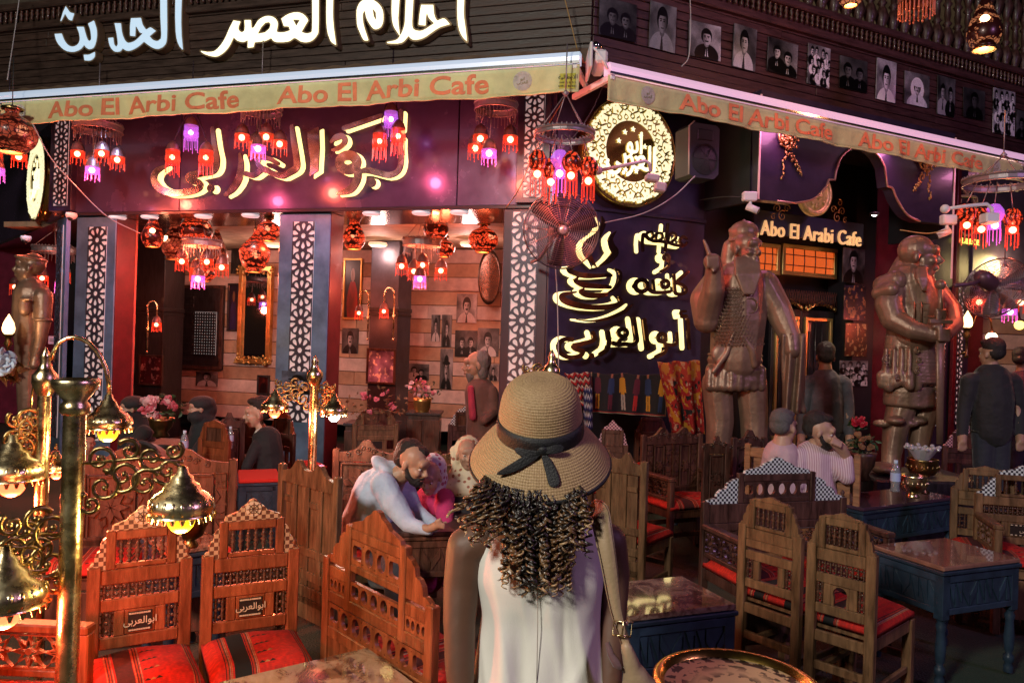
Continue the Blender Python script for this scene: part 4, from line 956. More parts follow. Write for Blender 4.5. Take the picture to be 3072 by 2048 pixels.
q = MB(); q.lathe([(.15, 0), (.15, .05), (.02, .12), (.01, .5)], 20); q.build('ring', dome_m, t)
# patterned glass lanterns
lantern(458, 705, 8.8, 'pear', 32, 'red patterned pear lantern at the upper left of the left opening')
lantern(588, 690, 9.1, 'globe', 48, 'large round red lantern above the chandelier in the left opening')
lantern(524, 730, 9.5, 'drop', 36, 'dark drop-shaped lantern, only faintly lit, left of the large round one', fil_d, power=0)
lantern(618, 820, 9.8, 'globe', 26, 'small lantern hanging lowest behind the left opening chandelier', fil_r, power=3)
lantern(764, 770, 8.7, 'onion', 45, 'onion-shaped red lantern on a chain before the gilt mirror')
lantern(806, 690, 8.6, 'globe', 36, 'round red lantern half hidden behind the second slate pillar')
lantern(1062, 710, 8.8, 'pear', 34, 'red pear lantern just right of the second slate pillar')
lantern(1308, 685, 9.0, 'globe', 38, 'round red lantern above the right opening chandelier')
lantern(1334, 742, 9.4, 'globe', 31, 'smaller round red lantern partly behind its neighbour at the right opening')
lantern(1450, 716, 8.7, 'globe', 45, 'large round red lantern beside the right corner pier')
lantern(650, 760, 10.0, 'drop', 34, 'dark unlit lantern at the right behind the left chandelier', fil_d, power=0, bulb=False)
lantern(35, 395, 7.6, 'globe', 70, 'big dark engraved globe lantern at the left edge under the awning', fil_d, power=4)
lantern(2953, 85, 6.8, 'drop', 48, 'clear amber drop lantern hanging before the balcony at the upper right', fil_o, power=5, chain=1.0, col=(1, .35, .15))
lantern(2553, -20, 6.6, 'globe', 40, 'amber globe lantern cut by the top edge before the balcony', fil_o, power=5, chain=1.0, col=(1, .35, .15))
# wall sconces
def sconce(px, py, Y, label, side=1):
    P = at(px, py, Y); t = thing('wall_sconce', label, 'sconce', P, 0, 'swan-neck wall sconces')
    small_lamp(t, (0, 0, 0), 'r', .8, 'bell')
    q = MB(); pts = [(0, 0, .12)]+[(side*(.06+.06*math.cos(a)), 0, .22+.08*math.sin(a)) for a in np.linspace(PI, 0, 9)]+[(side*.12, .02, .1), (side*.12, .02, -.32)]
    q.tube(pts, .010, 8); q.ball((side*.12, .02, -.34), .016, 8, 6); q.ball((side*.12, .02, -.05), (.02, .02, .03), 8, 6); q.build('swan_neck', MT['polished_brass'], t)
    lamp('sconce_light', 'POINT', (0, -.1, -.1), 4, (1, .15, .06), .04, parent=t)
sconce(470, 975, 9.6, 'red sconce on the dark pilaster of the left opening', -1)
sconce(1152, 935, 9.5, 'red sconce with a long brass stem on the dark pilaster of the right opening')
sconce(1077, 940, 10.2, 'red sconce beside the portrait of a seated figure, left of the pilaster')
# ================================================================ brass lamp posts
def shade_prof(k): return [(r*k, z*k) for r, z in [(.004, .115), (.014, .11), (.018, .09), (.03, .082), (.034, .066), (.05, .056), (.055, .04), (.075, .028), (.092, .006), (.095, -.012), (.088, -.022), (.093, -.030)]]
def brass_shade(t, c, k, bulb, power, col):
    q = MB(); q.lathe(shade_prof(k), 28, c=c)
    for i in range(22):
        a = 2*PI*i/22; q.ball((c[0]+.084*k*math.cos(a), c[1]+.084*k*math.sin(a), c[2]-.004*k), (.011*k, .011*k, .022*k), 6, 5)
        q.lathe([(.004*k, -.046*k), (.010*k, -.03*k)], 4, c=(c[0]+.091*k*math.cos(a), c[1]+.091*k*math.sin(a), c[2]))
    o = q.build('lamp_shade', brass, t)
    if bulb:
        q = MB(); q.ball((c[0], c[1], c[2]-.050*k), (.040*k, .040*k, .038*k), 14, 9); q.lathe([(.022*k, -.01*k), (.03*k, .02*k)], 10, c=c); q.build('bulb', bulb, o)
        lamp('bulb_light', 'POINT', (c[0], c[1], c[2]-.12*k), power*(3 if col[1] > .5 else 7), col, .035, parent=t)
def scroll_arm(q, p0, p1, k=1.0, swan=False):
    p0, p1 = Vector(p0), Vector(p1); d = p1-p0; L_ = math.hypot(d.x, d.y); u = Vector((d.x, d.y, 0)).normalized()
    def W(a, z): return p0+u*a+Vector((0, 0, z))
    if swan:
        q.tube([W(0, 0)]+[W(L_*(.5-.5*math.cos(a)), d.z*(a/PI)+.16*k*math.sin(a)) for a in np.linspace(.25, PI, 12)], .009*k, 8); return
    q.tube([W(0, .02), W(L_*.6, .03+d.z*.6), W(L_, d.z+.015)], .006*k, 7)
    for (f, z, r0, a0, tn) in ((.16, .03, .045, -1.2, 1.5), (.20, -.05, .05, 1.6, -1.4), (.40, -.02, .05, -2.0, 1.5), (.45, .055, .035, 2.6, -1.2), (.62, -.045, .045, .6, 1.4), (.68, .03, .04, -.6, -1.4), (.85, -.01, .045, -2.6, 1.5), (.9, .05, .028, 1, -1.2), (.08, -.10, .035, 2, 1.3)):
        pts = spiral(0, 0, r0*k, .006*k, a0, tn, 24); m = len(pts)
        q.tube([W(L_*f+a, z*k+b+d.z*f) for a, b in pts], [.0075*k*(1-.45*i/m) for i in range(m)], 7); 
        q.ball(tuple(W(L_*f+pts[-1][0], z*k+pts[-1][1]+d.z*f)), .009*k, 7, 5)
def lamp_post(px, pytop, Y, r, arms, label, base=True, rings=()):
    P = at(px, pytop, Y); H = P.z; t = thing('brass_lamp_post', label, 'lamp post', (P.x, P.y, 0), 0, 'brass lamp posts among the tables')
    q = MB(); q.lathe([(r, .05), (r, H-.06)], 20)
    q.lathe([(r, H-.10), (r*1.35, H-.09), (r*1.3, H-.07), (r*1.0, H-.06), (r*2.0, H-.02), (r*2.15, H), (r*1.9, H+.005), (r*1.2, H-.01)] if rings else [(r, H-.10), (r*1.5, H-.08), (r*1.9, H-.05), (r*1.9, H-.02), (r*1.2, H), (r*.7, H+.03), (r*.9, H+.05), (r*.3, H+.08), (.002, H+.09)], 20)
    q.build('post', MT['polished_brass'], t)
    q = MB(); q.lathe([(.002, .12), (r*1.3, .10), (.07, .07), (.11, .05), (.14, .02), (.15, 0)], 28); q.build('foot', brass, t)
    for (ax, ay, dY, kk, z0, bulb, pw, col, swan) in arms:
        c = at(ax, ay, Y+dY)-Vector((P.x, P.y, 0)); q = MB(); c = tuple(c)
        scroll_arm(q, (math.copysign(r, c[0]), 0, z0 if z0 else c[2]+.10*kk), (c[0], c[1], c[2]+.11*kk), kk, swan); q.build('scroll_arm', brass_dark if not swan else MT['polished_brass'], t)
        brass_shade(t, c, kk, bulb, pw, col)
    return t
YW = (1, .72, .25); RD = (1, .13, .05)
lamp_post(228, 1140, 2.2, .030, [(545, 1510, .05, .98, None, bulb_y, 3, YW, False), (12, 1775, -.1, 1.15, None, bulb_r, 3.5, RD, False)], 'thick polished brass lamp post in the left foreground with a yellow and a red bulb', rings=(1,))
lamp_post(136, 1110, 3.0, .024, [(325, 1262, .05, .95, 1.52, bulb_y, 2.5, YW, True), (92, 1270, .1, .5, 1.40, None, 0, RD, True), (36, 1408, -.05, 1.2, None, bulb_r, 5, RD, False), (170, 1400, .3, .6, 1.05, bulb_r, 2.5, RD, False)], 'slim brass lamp post just behind the thick one, with a swan neck and red bulbs')
lamp_post(945, 1108, 4.75, .026, [(825, 1215, 0, .88, None, bulb_r, 4, RD, False), (1003, 1228, -.1, .85, None, bulb_w, 2, (1, .8, .6), False)], 'slim brass lamp post with a red and a white bulb, left of the couple')
lamp_post(1655, 1095, 4.4, .026, [(1570, 1180, 0, .9, None, None, 0, RD, False)], 'brass lamp post mostly hidden behind the straw hat')
# ================================================================ generated prints
def kilim(seed, reds=((.70, .085, .03), (.76, .13, .045)), n=256):
    g = np.random.default_rng(seed); a = np.zeros((n, n, 3)); a[:] = reds[0]
    x = 0; dark = (.02, .012, .015); cols = [(.62, .45, .28), (.08, .05, .04), (.60, .22, .05), (.10, .16, .10), (.55, .50, .42)]
    bands = [(.00, .10, reds[1]), (.22, .38, dark if seed else (.26, .05, .06))]+([(.72, .86, dark)] if seed == 2 else [])
    for b0, b1, c in bands: a[:, int(b0*n):int(b1*n)] = c
    for s0 in (.14, .39, .90):
        for k in range(5):
            i0 = int((s0+k*.013)*n); a[:, i0:i0+2] = cols[(k+seed) % 5]
    for j in range(5):
        for i in range(3):
            cx, cy = int((.49+i*.05)*n), int((.12+j*.19)*n); w = int(.032*n)
            for r in range(w): a[cy-r//1:cy-r+1, cx-(w-r)//1:cx+(w-r)] = cols[(i+j) % 5 if (i+j) % 2 else 1]
    nz = noise_np(n, n, 40, seed)[..., None]; th = (np.arange(n)[:, None, None] % 3 == 0)*.12
    return a*(.75+.5*nz)*(1-th)
kil = [image_mat('kilim_cloth_%s' % c, kilim(i), .85, bump=.4) for i, c in enumerate(('a', 'b', 'c'))]
def checker_mat(name, c1, c2, sc, rough=.4, es=0):
    def pat(n, b, mp, L):
        c = n.nodes.new('ShaderNodeTexChecker'); c.inputs['Scale'].default_value = sc; c.inputs[1].default_value = (*c1, 1); c.inputs[2].default_value = (*c2, 1)
        mp.inputs['Location'].default_value = (0, .013, 0); mp.inputs['Scale'].default_value = (1, .01, 1)
        mp.inputs['Rotation'].default_value = (0, 0, 0)
        L(mp.outputs[0], c.inputs[0]); L(c.outputs[0], b.inputs['Base Color'])
    return mat(name, c1, rough, pattern=pat, coat=.2)
chk_brown = checker_mat('brown_and_bone_checker_inlay', (.42, .27, .16), (.10, .035, .02), 62)
chk_pearl = checker_mat('pearl_checker_inlay', (.62, .68, .70), (.04, .035, .05), 70, .25)
chk_pink = checker_mat('pink_checker_inlay', (.60, .36, .40), (.08, .03, .04), 66, .3)
bone = mat('bone_inlay', (.55, .42, .30), .45)
blk_plq = mat('black_plaque', (.02, .014, .012), .4)
# ---------------------------------------------------------------- joinery
q = MB(); q.lathe([(.0035, -.5), (.0070, -.46), (.0045, -.42), (.0045, -.33), (.009, -.2), (.0045, -.1), (.0105, 0), (.0045, .1), (.009, .2), (.0045, .33), (.0045, .42), (.0070, .46), (.0035, .5)], 6); SPIN = q.mesh('spindle')
spin_cache = {}
def spindle(parent, x, z, h, m, y=0, k=1.0, rot=None, name='spindle'):
    key = m.name
    if key not in spin_cache: me = SPIN.copy(); me.materials.append(m); spin_cache[key] = me
    o = link(name, spin_cache[key], None, parent, loc=(x, y, z), scale=(k, k, h)); 
    if rot: o.rotation_euler = rot
    return o
def P_(name, x0, x1, y0, y1, z0, z1, m, t, b=.004, rot=None, loc=None):
    q = MB(); q.box(x0, x1, y0, y1, z0, z1, b); return q.build(name, m, t, fix=False, loc=loc, rot=rot)
def lattice_strip(t, x0, x1, z0, z1, m, pitch=.026, cross=True):
    n = max(2, int(round((x1-x0)/pitch)))
    for i in range(n): spindle(t, x0+(x1-x0)*(i+.5)/n, (z0+z1)/2, z1-z0, m, k=.9)
    if cross:
        q = MB(); rows = max(1, int(round((z1-z0)/.032)))
        for r in range(rows): z = z0+(z1-z0)*(r+.5)/rows; q.tube([(x0, .004, z), (x1, .004, z)], .0035, 5)
        for i in range(n-1):
            for r in range(rows): z = z0+(z1-z0)*(r+.5)/rows; q.ball((x0+(x1-x0)*(i+1)/n, .002, z), .0075, 5, 4)
        meta(q.build('cross_beads', m, t, fix=False), kind='stuff')
fret_cache = {}
def fret(t, x0, x1, z0, z1, m, kind='oval', y0=-.008, y1=.008):
    """pierced board: long hexagons and ovals, or interlaced star work"""
    w, h = x1-x0, z1-z0; key = (round(w, 3), round(h, 3), kind)
    if key not in fret_cache:
        g = .0022 if w < .6 else .003; X, Z = grid(0, w, 0, h, g); hol = np.full(X.shape, 9.); cz = h/2
        if kind == 'oval':
            n = max(4, int(round(w/(h*.85))))
            for i in range(n):
                cx = w*(i+.5)/n; rx = w/n*.34
                if i in (0, n-1): d = np.maximum(np.abs(X-cx)-rx*1.1, np.maximum(np.abs(Z-cz)-h*.30, (np.abs(X-cx)+np.abs(Z-cz)*.8)-rx*1.6))
                else: d = (np.hypot((X-cx)/rx, (Z-cz)/(h*.36))-1)*rx
                hol = np.minimum(hol, d)
            for i in range(n-1):
                cx = w*(i+1)/n
                for s in (-1, 1): hol = np.minimum(hol, (np.abs(X-cx)+np.abs(Z-cz-s*h*.36)*1.2)-h*.06)
        else:
            n = max(1, int(round(w/h/.9))); p = w/n; R0 = min(p, h)*.47
            for i in range(n):
                dx, dz = X-p*(i+.5), Z-cz; r = np.hypot(dx, dz); th = np.arctan2(dz, dx)
                star_ = R0*(.62+.22*np.cos(8*th)); d = np.minimum(np.abs(r-star_)-R0*.075, r-R0*.22)
                spokes = np.abs(np.sin(4*th))*r-R0*.07; d = np.minimum(d, np.where(r > R0*.75, spokes, 9))
                if i == 0: sol = d
                else: sol = np.minimum(sol, d)
            hol = -sol
        edge = np.minimum(np.minimum(X, w-X), np.minimum(Z, h-Z)); d = np.maximum(-edge+0, -np.maximum(hol, .006-edge))
        fret_cache[key] = loops(d, 0, 0, g)
    k2 = (*key, m.name)
    if k2 not in fret_cache:
        o = fill('fretwork', fret_cache[key], m, y0, y1, eps=.0015); fret_cache[k2] = o.data; bpy.data.objects.remove(o)
    return link('pierced_panel', fret_cache[k2], None, t, loc=(x0, 0, z0))
def star_panel(t, x0, x1, z0, z1, m, y=0):
    """carved eight-point star of raised lozenges on a sunk board, each piece its own"""
    w, h = x1-x0, z1-z0; cx, cz = (x0+x1)/2, (z0+z1)/2; Rr = min(w, h)*.5
    P_('panel_board', x0, x1, y+.0, y+.02, z0, z1, m, t, 0)
    for k in range(8):
        a = k*PI/4; b = a+PI/8; c = a-PI/8
        poly = [(cx+.04*Rr*math.sin(a), cz+.04*Rr*math.cos(a)), (cx+.40*Rr*math.sin(c), cz+.40*Rr*math.cos(c)), (cx+.74*Rr*math.sin(a), cz+.74*Rr*math.cos(a)), (cx+.40*Rr*math.sin(b), cz+.40*Rr*math.cos(b))]
        q = MB(); q.prism(poly, y-.024, y); q.build('carved_lozenge', m, t)
        if k % 2 == 0:
            a2 = a+PI/8
        poly = [(cx+.80*Rr*math.sin(a+PI/8-.17), cz+.80*Rr*math.cos(a+PI/8-.17)), (cx+.50*Rr*math.sin(a+PI/8), cz+.50*Rr*math.cos(a+PI/8)), (cx+.80*Rr*math.sin(a+PI/8+.17), cz+.80*Rr*math.cos(a+PI/8+.17)), (cx+.98*Rr*math.sin(a+PI/8), cz+.98*Rr*math.cos(a+PI/8))]
        q = MB(); q.prism(poly, y-.018, y); q.build('carved_lozenge', m, t)
    q = MB()
    for (a, b, c, d) in ((x0, x1, z0, z0+.012), (x0, x1, z1-.012, z1), (x0, x0+.012, z0, z1), (x1-.012, x1, z0, z1)): q.box(a, b, y-.014, y, c, d, .002)
    q.build('panel_moulding', m, t)
def key_panel(t, x0, x1, z0, z1, m, n, y=0):
    """narrow carved strip of angled strips"""
    P_('panel_board', x0, x1, y, y+.02, z0, z1, m, t, 0)
    for i in range(n):
        q = MB(); w = x1-x0; h = (z1-z0)/n; z = z0+h*i
        for poly in ([(x0+.006, z+.006), (x1-.006, z+.006), (x1-.006, z+h*.45), (x0+w*.5, z+h*.30), (x0+.006, z+h*.45)] if i % 2 else [(x0+.006, z+h-.006), (x0+w*.45, z+h*.5), (x0+.006, z+.006)],
                     [(x0+.006, z+h*.55), (x0+w*.5, z+h*.40), (x1-.006, z+h*.55), (x1-.006, z+h-.006), (x0+.006, z+h-.006)] if i % 2 else [(x1-.006, z+.006), (x0+w*.55, z+h*.5), (x1-.006, z+h-.006)]):
            q.prism(poly, y-.010, y)
        q.build('carved_strip', m, t)
def cushion(t, x0, x1, y0, y1, z0, z1, m, name='cushion', uflip=False):
    """soft box, kilim bands running front to back"""
    nx, ny, b = 16, 12, .03; q = MB(); vs = []; uv = []
    for j in range(ny+1):
        for i in range(nx+1):
            u, v = i/nx, j/ny; ex = min(u, 1-u)*(x1-x0); ey = min(v, 1-v)*abs(y1-y0); f = (1-math.exp(-ex/b*1.3))*(1-math.exp(-ey/b*1.3))
            z = z1-.045*(1-f)+.006*math.sin(u*9+v*4)*f
            vs.append((x0+(x1-x0)*u, y0+(y1-y0)*v, z)); uv.append((u, v))
    top = len(vs); ring = [j*(nx+1)+i for i, j in [(i, 0) for i in range(nx)]+[(nx, j) for j in range(ny)]+[(i, ny) for i in range(nx, 0, -1)]+[(0, j) for j in range(ny, 0, -1)]]
    fs = [(j*(nx+1)+i, j*(nx+1)+i+1, (j+1)*(nx+1)+i+1, (j+1)*(nx+1)+i) for j in range(ny) for i in range(nx)]
    cx, cy = (x0+x1)/2, (y0+y1)/2; k = len(vs)
    for r, (zz, g) in enumerate(((z1-.07, 1.012), (z0+.012, 1.0), (z0, .96))):
        for i in ring: p = vs[i]; vs.append((cx+(p[0]-cx)*g, cy+(p[1]-cy)*g, zz)); uv.append((uv[i][0], uv[i][1]+.06*(r+1)))
    m_ = len(ring); prev = ring
    for r in range(3):
        cur = [k+r*m_+i for i in range(m_)]
        fs += [(prev[i], prev[(i+1) % m_], cur[(i+1) % m_], cur[i]) for i in range(m_)]; prev = cur
    q.add(vs, fs, smooth=True); q.uv = uv
    return q.build(name, m, t)
def hump_poly(x0, x1, z0, zt, zp, humps=2, n=24):
    """top rail outline: shoulders then one or two swells"""
    top = []
    for i in range(n+1):
        u = i/n
        if humps == 2: f = max(math.exp(-((u-.30)/.085)**2), math.exp(-((u-.72)/.085)**2)); s = .35*math.sin(u*PI)
        else: f = math.exp(-((u-.5)/.11)**2); s = .55*math.exp(-((u-.5)/.25)**2)
        top.append((x0+(x1-x0)*u, zt+(zp-zt)*min(1, .75*f+s)))
    return [(x0, z0)]+[(x1, z0)]+top[::-1]
def ogee(x0, x1, z0, z1):
    """side wing: rises from x0,z0 to x1,z1 in steps and curves"""
    pts = [(0, 0), (.04, .14), (.18, .22), (.30, .22), (.34, .42), (.46, .56), (.62, .60), (.66, .80), (.82, .94), (1, 1), (1, 0)]
    return [(x0+(x1-x0)*a, z0+(z1-z0)*b) for a, b in pts]
def crest_dome(x0, x1, z0, z1):
    pts = [(0, 0), (.02, .22), (.14, .34), (.24, .42), (.30, .62), (.40, .78), (.44, .94), (.5, 1.0), (.56, .94), (.60, .78), (.70, .62), (.76, .42), (.86, .34), (.98, .22), (1, 0)]
    return [(x0+(x1-x0)*a, z0+(z1-z0)*b) for a, b in pts]
AW = '\uFEF0\uFE91\uFEAE\uFECC\uFEDF\uFE8D\uFEEE\uFE91\uFE8D'
CHAIRS = 'carved wooden café chairs'; BENCH = 'carved wooden settees and benches'
def chair(label, pL=None, pR=None, style='plaque', wm=wood_red, cm=chk_brown, km=None, z=.77, seat='front', w=None, fine=True, group=CHAIRS, arms=False, loc=None, rz=None, sc=1.0):
    """seat 'front' = seat on the side of the viewer (chair faces the camera), 'back' = seen from behind"""
    if loc is None:
        a = atz(*pL, z*sc) ; b = atz(*pR, z*sc); v = b-a; rz = math.atan2(v.y, v.x); w = w or math.hypot(v.x, v.y); mid = (a+b)/2; loc = (mid.x, mid.y, 0)
    else: w = w or .42 if not arms else .6
    nm = 'bench' if w > .62 else 'chair'
    t = thing(nm, label, nm, loc, rz, group); km = km or kil[0]
    if sc != 1: t.scale = (1, 1, sc)
    h = w/2; d = .036; sy = -1 if seat == 'front' else 1; pw = .044
    for s in (-1, 1):
        q = MB(); x = s*(h-pw/2); q.box(x-pw/2, x+pw/2, -d/2, d/2, 0, z, .004)
        if fine: q.lathe([(.008, z), (.014, z+.006), (.007, z+.014), (.014, z+.026), (.009, z+.036), (.002, z+.045)] if style in ('plaque', 'pearl') and s > 0 else [(.012, z), (.002, z+.008)], 8, c=(x, 0, 0))
        q.build('post', wm, t, fix=False)
    xi = h-pw
    def rail(z0, z1, x0=-xi, x1=xi, n='rail'): return P_(n, x0+.001, x1-.001, -d*.36, d*.36, z0, z1, wm, t)
    rail(.46, .505)                                  # bottom rail
    if style in ('plaque', 'arch', 'open', 'plain'):
        rail(.60, .645); rail(.70, .755)
        if style == 'open' or not fine: P_('panel', -xi, xi, -.006, .006, .645, .70, wm, t, 0) if not fine else rail(.66, .70)
        else: lattice_strip(t, -xi, xi, .646, .70, wood_mid)
        a = xi*.52
        for s in (-1, 1): P_('stile', s*a-.018, s*a+.018, -d*.34, d*.34, .505, .60, wm, t)
        if fine:
            for s in (-1, 1): lattice_strip(t, min(s*a+s*.018, s*xi), max(s*a+s*.018, s*xi), .506, .60, wood_mid, .024)
        if style == 'plaque':
            P_('plaque', -a+.018, a-.018, -.010, .010, .506, .60, wm, t)
            P_('plaque_board', -a+.030, a-.030, sy*.0115-.003, sy*.0115+.003, .516, .590, blk_plq, t, 0)
            if fine:
                L = text_loops(AW, .036, 0, .553, xs=.95, bold=.3)
                o = fill('lettering', L, bone, -.001, .001, t, loc=(0, -.0165, 0), eps=.0002)
                q = MB()
                for zz in (.522, .584):
                    for i in range(9): x = -a+.04+(2*a-.08)*i/8; q.box(x-.008, x+.004, -.0165, -.015, zz-.003, zz+.003)
                q.build('inlay', bone, t)
        elif style == 'arch':
            X, Z = grid(-a+.018, a-.018, .506, .60, .0025); hol = np.minimum(np.maximum(np.abs(X)-.028, np.abs(Z-.53)-.035), np.hypot(X, (Z-.562)*1.0)-.033)
            ed = np.minimum(np.minimum(X+a-.018, a-.018-X), np.minimum(Z-.506, .60-Z)); fill('arch_panel', loops(np.maximum(-ed, -hol), X[0, 0], Z[0, 0], .0025), wm, -.008, .008, t, eps=.001)
        # crest
        cw = w*.29; zt = .90
        for s in (-1, 1): P_('crest_post', s*cw-.016, s*cw+.016, -d*.4, d*.4, .756, zt, wm, t)
        P_('crest_rail', -cw+.017, cw-.017, -d*.36, d*.36, zt-.036, zt-.001, wm, t)
        if fine:
            P_('crest_rail', -cw+.017, cw-.017, -d*.3, d*.3, .757, .775, wm, t); n = 6
            for i in range(n): spindle(t, -cw+.02+(2*cw-.04)*(i+.5)/n, .82, .088, wood_mid, k=1.15)
        else: P_('panel', -cw+.017, cw-.017, -.006, .006, .757, zt-.037, wood_mid, t, 0)
        q = MB(); q.prism(crest_dome(-cw, cw, zt+.0, zt+(.085 if cm is not wm else .028)), -.010, .010); cr = q.build('crest', cm, t)
        if cm is not wm and fine:
            q = MB(); q.prism([(.030*math.cos(a_), zt+.045+.030*math.sin(a_)) for a_ in np.linspace(0, 2*PI, 25)[:-1]], -.014, .014); q.build('rosette', bone, cr)
            q = MB()
            for k in range(8): a_ = k*PI/4; q.tube([(0, -.016, zt+.045), (.028*math.cos(a_), -.016, zt+.045+.028*math.sin(a_))], .0018, 4)
            q.tube([(.017*math.cos(a_), -.0155, zt+.045+.017*math.sin(a_)) for a_ in np.linspace(0, 2*PI, 17)[:-1]], .0018, 4, closed=True); q.build('rosette_inlay', wood_mid, cr)
        for s in (-1, 1):
            q = MB(); q.prism(ogee(s*(h-.005), s*(cw+.017), .757, .875), -.010, .010); q.build('crest_wing', cm, t)
    elif style in ('pearl', 'fret'):
        rail(.60, .645); 
        cw = w*.25
        fret(t, -xi, xi, .506, .598, wm, 'star' if style == 'pearl' else 'oval')
        if style == 'fret':
            P_('panel', -xi, -.10, -.006, .006, .12, .46, wm, t, .0); P_('panel', .10, xi, -.006, .006, .12, .46, wm, t, .0)
            for x in (-.06, 0, .06): P_('slat', x-.015, x+.015, -.010, .010, .12, .46, wm, t)
            rail(.06, .12)
            P_('rail', -xi, -cw-.02, -d*.36, d*.36, .700, .745, wm, t); P_('rail', cw+.02, xi, -d*.36, d*.36, .700, .745, wm, t)
            fret(t, -xi, -cw-.018, .646, .699, wm, 'oval'); fret(t, -cw+.018, cw-.018, .646, .72, wm, 'oval'); fret(t, cw+.018, xi, .646, .699, wm, 'oval')
        else:
            rail(.646, .755); 
        zt = .92
        z0_ = .757 if style == 'pearl' else .60
        for s in (-1, 1): P_('crest_post', s*cw-.018, s*cw+.018, -d*.45, d*.45, z0_, zt+.01, wm, t)
        P_('crest_rail', -cw+.019, cw-.019, -d*.36, d*.36, zt-.04, zt, wm, t); P_('crest_rail', -cw+.019, cw-.019, -d*.36, d*.36, .757, .785, wm, t)
        fret(t, -cw+.019, cw-.019, .786, zt-.041, wm, 'oval')
        q = MB(); q.prism(crest_dome(-cw*.92, cw*.92, zt+.002, zt+.10), -.010, .010); q.build('crest', cm, t)
        for s in (-1, 1):
            q = MB(); q.prism(ogee(s*(h-.02), s*(cw+.019), .757, .90), -.010, .010); q.build('crest_wing', cm if style == 'pearl' else wm, t)
    elif style == 'hump':
        zt = z
        q = MB(); q.prism(hump_poly(-xi, xi, zt-.09, zt-.03, zt+.045), -.014, .014); q.build('top_rail', wm, t)
        n = 4 if w > .5 else 3
        for i in range(1, n): x = -xi+2*xi*i/n; P_('stile', x-.02, x+.02, -.012, .012, .30, zt-.092, wm, t)
        for i in range(n):
            xa, xb = -xi+2*xi*i/n+.022, -xi+2*xi*(i+1)/n-.022
            P_('panel', xa, xb, .0, .010, .30, zt-.09, wood_tan if wm is wood_tan else wm, t, 0)
            if i % 2 == 0: P_('mid_rail', xa, xb, -.010, .012, zt-.20, zt-.165, wm, t)
        P_('rail', -xi, xi, -.014, .014, .24, .30, wm, t); P_('skirt', -xi, xi, -.010, .010, .12, .24, wm, t)
    elif style == 'carved':
        zt = z
        q = MB(); q.prism(hump_poly(-xi, xi, zt-.075, zt-.02, zt+.06, 1 if w < .6 else 2), -.016, .016); o = q.build('top_rail', wm, t)
        q = MB(); nn = 1 if w < .6 else 2
        for i in range(nn):
            cx = 0 if nn == 1 else (-xi+2*xi*(.30, .72)[i])
            for s in (-1, 1):
                for (ax, az, r0, a0, tn) in ((.05, .0, .022, 0, 1.3), (.11, -.018, .018, 2, -1.2), (.015, .02, .016, 4, 1.1)):
                    pts = spiral(cx+s*ax, zt-.01+az, r0, .004, a0, tn*s, 14); q.tube([(p[0], -.018, p[1]) for p in pts], .0045, 5)
        q.build('carved_scrolls', wm, o)
        n = 1 if w < .6 else 2; gap = .05
        for i in range(n):
            xa = -xi+2*xi*i/n; xb = -xi+2*xi*(i+1)/n
            kp = .07 if n > 1 else .0
            if n > 1: key_panel(t, xa+.006, xa+.07, .50, zt-.08, wm, 4); key_panel(t, xb-.07, xb-.006, .50, zt-.08, wm, 4)
            star_panel(t, xa+.008+kp, xb-.008-kp, .50, zt-.085, wm)
        rail(.42, .499)
    # seat and lower frame
    D = .46 if style == 'arch' else .40; y1 = sy*D; lo, hi = sorted((sy*.02, y1))
    if style not in ('fret',) or True:
        for s in (-1, 1):
            q = MB(); x = s*(h-pw/2); q.box(x-pw/2, x+pw/2, min(y1, y1-sy*pw), max(y1, y1-sy*pw), 0, .62 if arms else .40, .004); q.build('leg', wm, t, fix=False)
            P_('side_rail', x-.012, x+.012, min(sy*.02, y1-sy*pw), max(sy*.02, y1-sy*pw), .34, .40, wm, t)
            P_('stretcher', x-.010, x+.010, min(sy*.02, y1-sy*pw), max(sy*.02, y1-sy*pw), .15, .18, wm, t)
        P_('seat_rail', -xi, xi, min(y1, y1-sy*.025), max(y1, y1-sy*.025), .34, .40, wm, t)
        if w < .62: P_('stretcher', -xi, xi, y1-.01*sy-.010, y1-.01*sy+.010, .20, .235, wm, t); P_('stretcher', -xi, xi, -.010, .010, .20, .24, wm, t); P_('stretcher', -xi, xi, -.010, .010, .33, .38, wm, t)
        elif style != 'fret': P_('skirt', -xi, xi, min(y1, y1-sy*.02), max(y1, y1-sy*.02), .10, .33, wm, t)
        P_('seat_board', -xi, xi, lo, hi, .385, .40, wm, t, 0)
        n = 1 if w < .62 else 2
        for i in range(n): cushion(t, -h+.005+(w-.01)*i/n, -h+.005+(w-.01)*(i+1)/n-.002, lo+.0, hi+.01*0, .40, .475, km)
    if arms:
        for s in (-1, 1):
            x = s*(h-pw/2)
            P_('armrest', x-.03, x+.03, min(sy*.018, y1), max(sy*.018, y1), .62, .65, wm, t, .006)
            k = fret(t, 0, D-pw-.02, 0, .12, wm, 'star'); k.location = (x, min(sy*.02, y1-sy*pw)+.0, .49); k.rotation_euler = (0, 0, R(90))
            P_('arm_rail', x-.010, x+.010, min(sy*.02, y1-sy*pw), max(sy*.02, y1-sy*pw), .465, .49, wm, t)
    return t
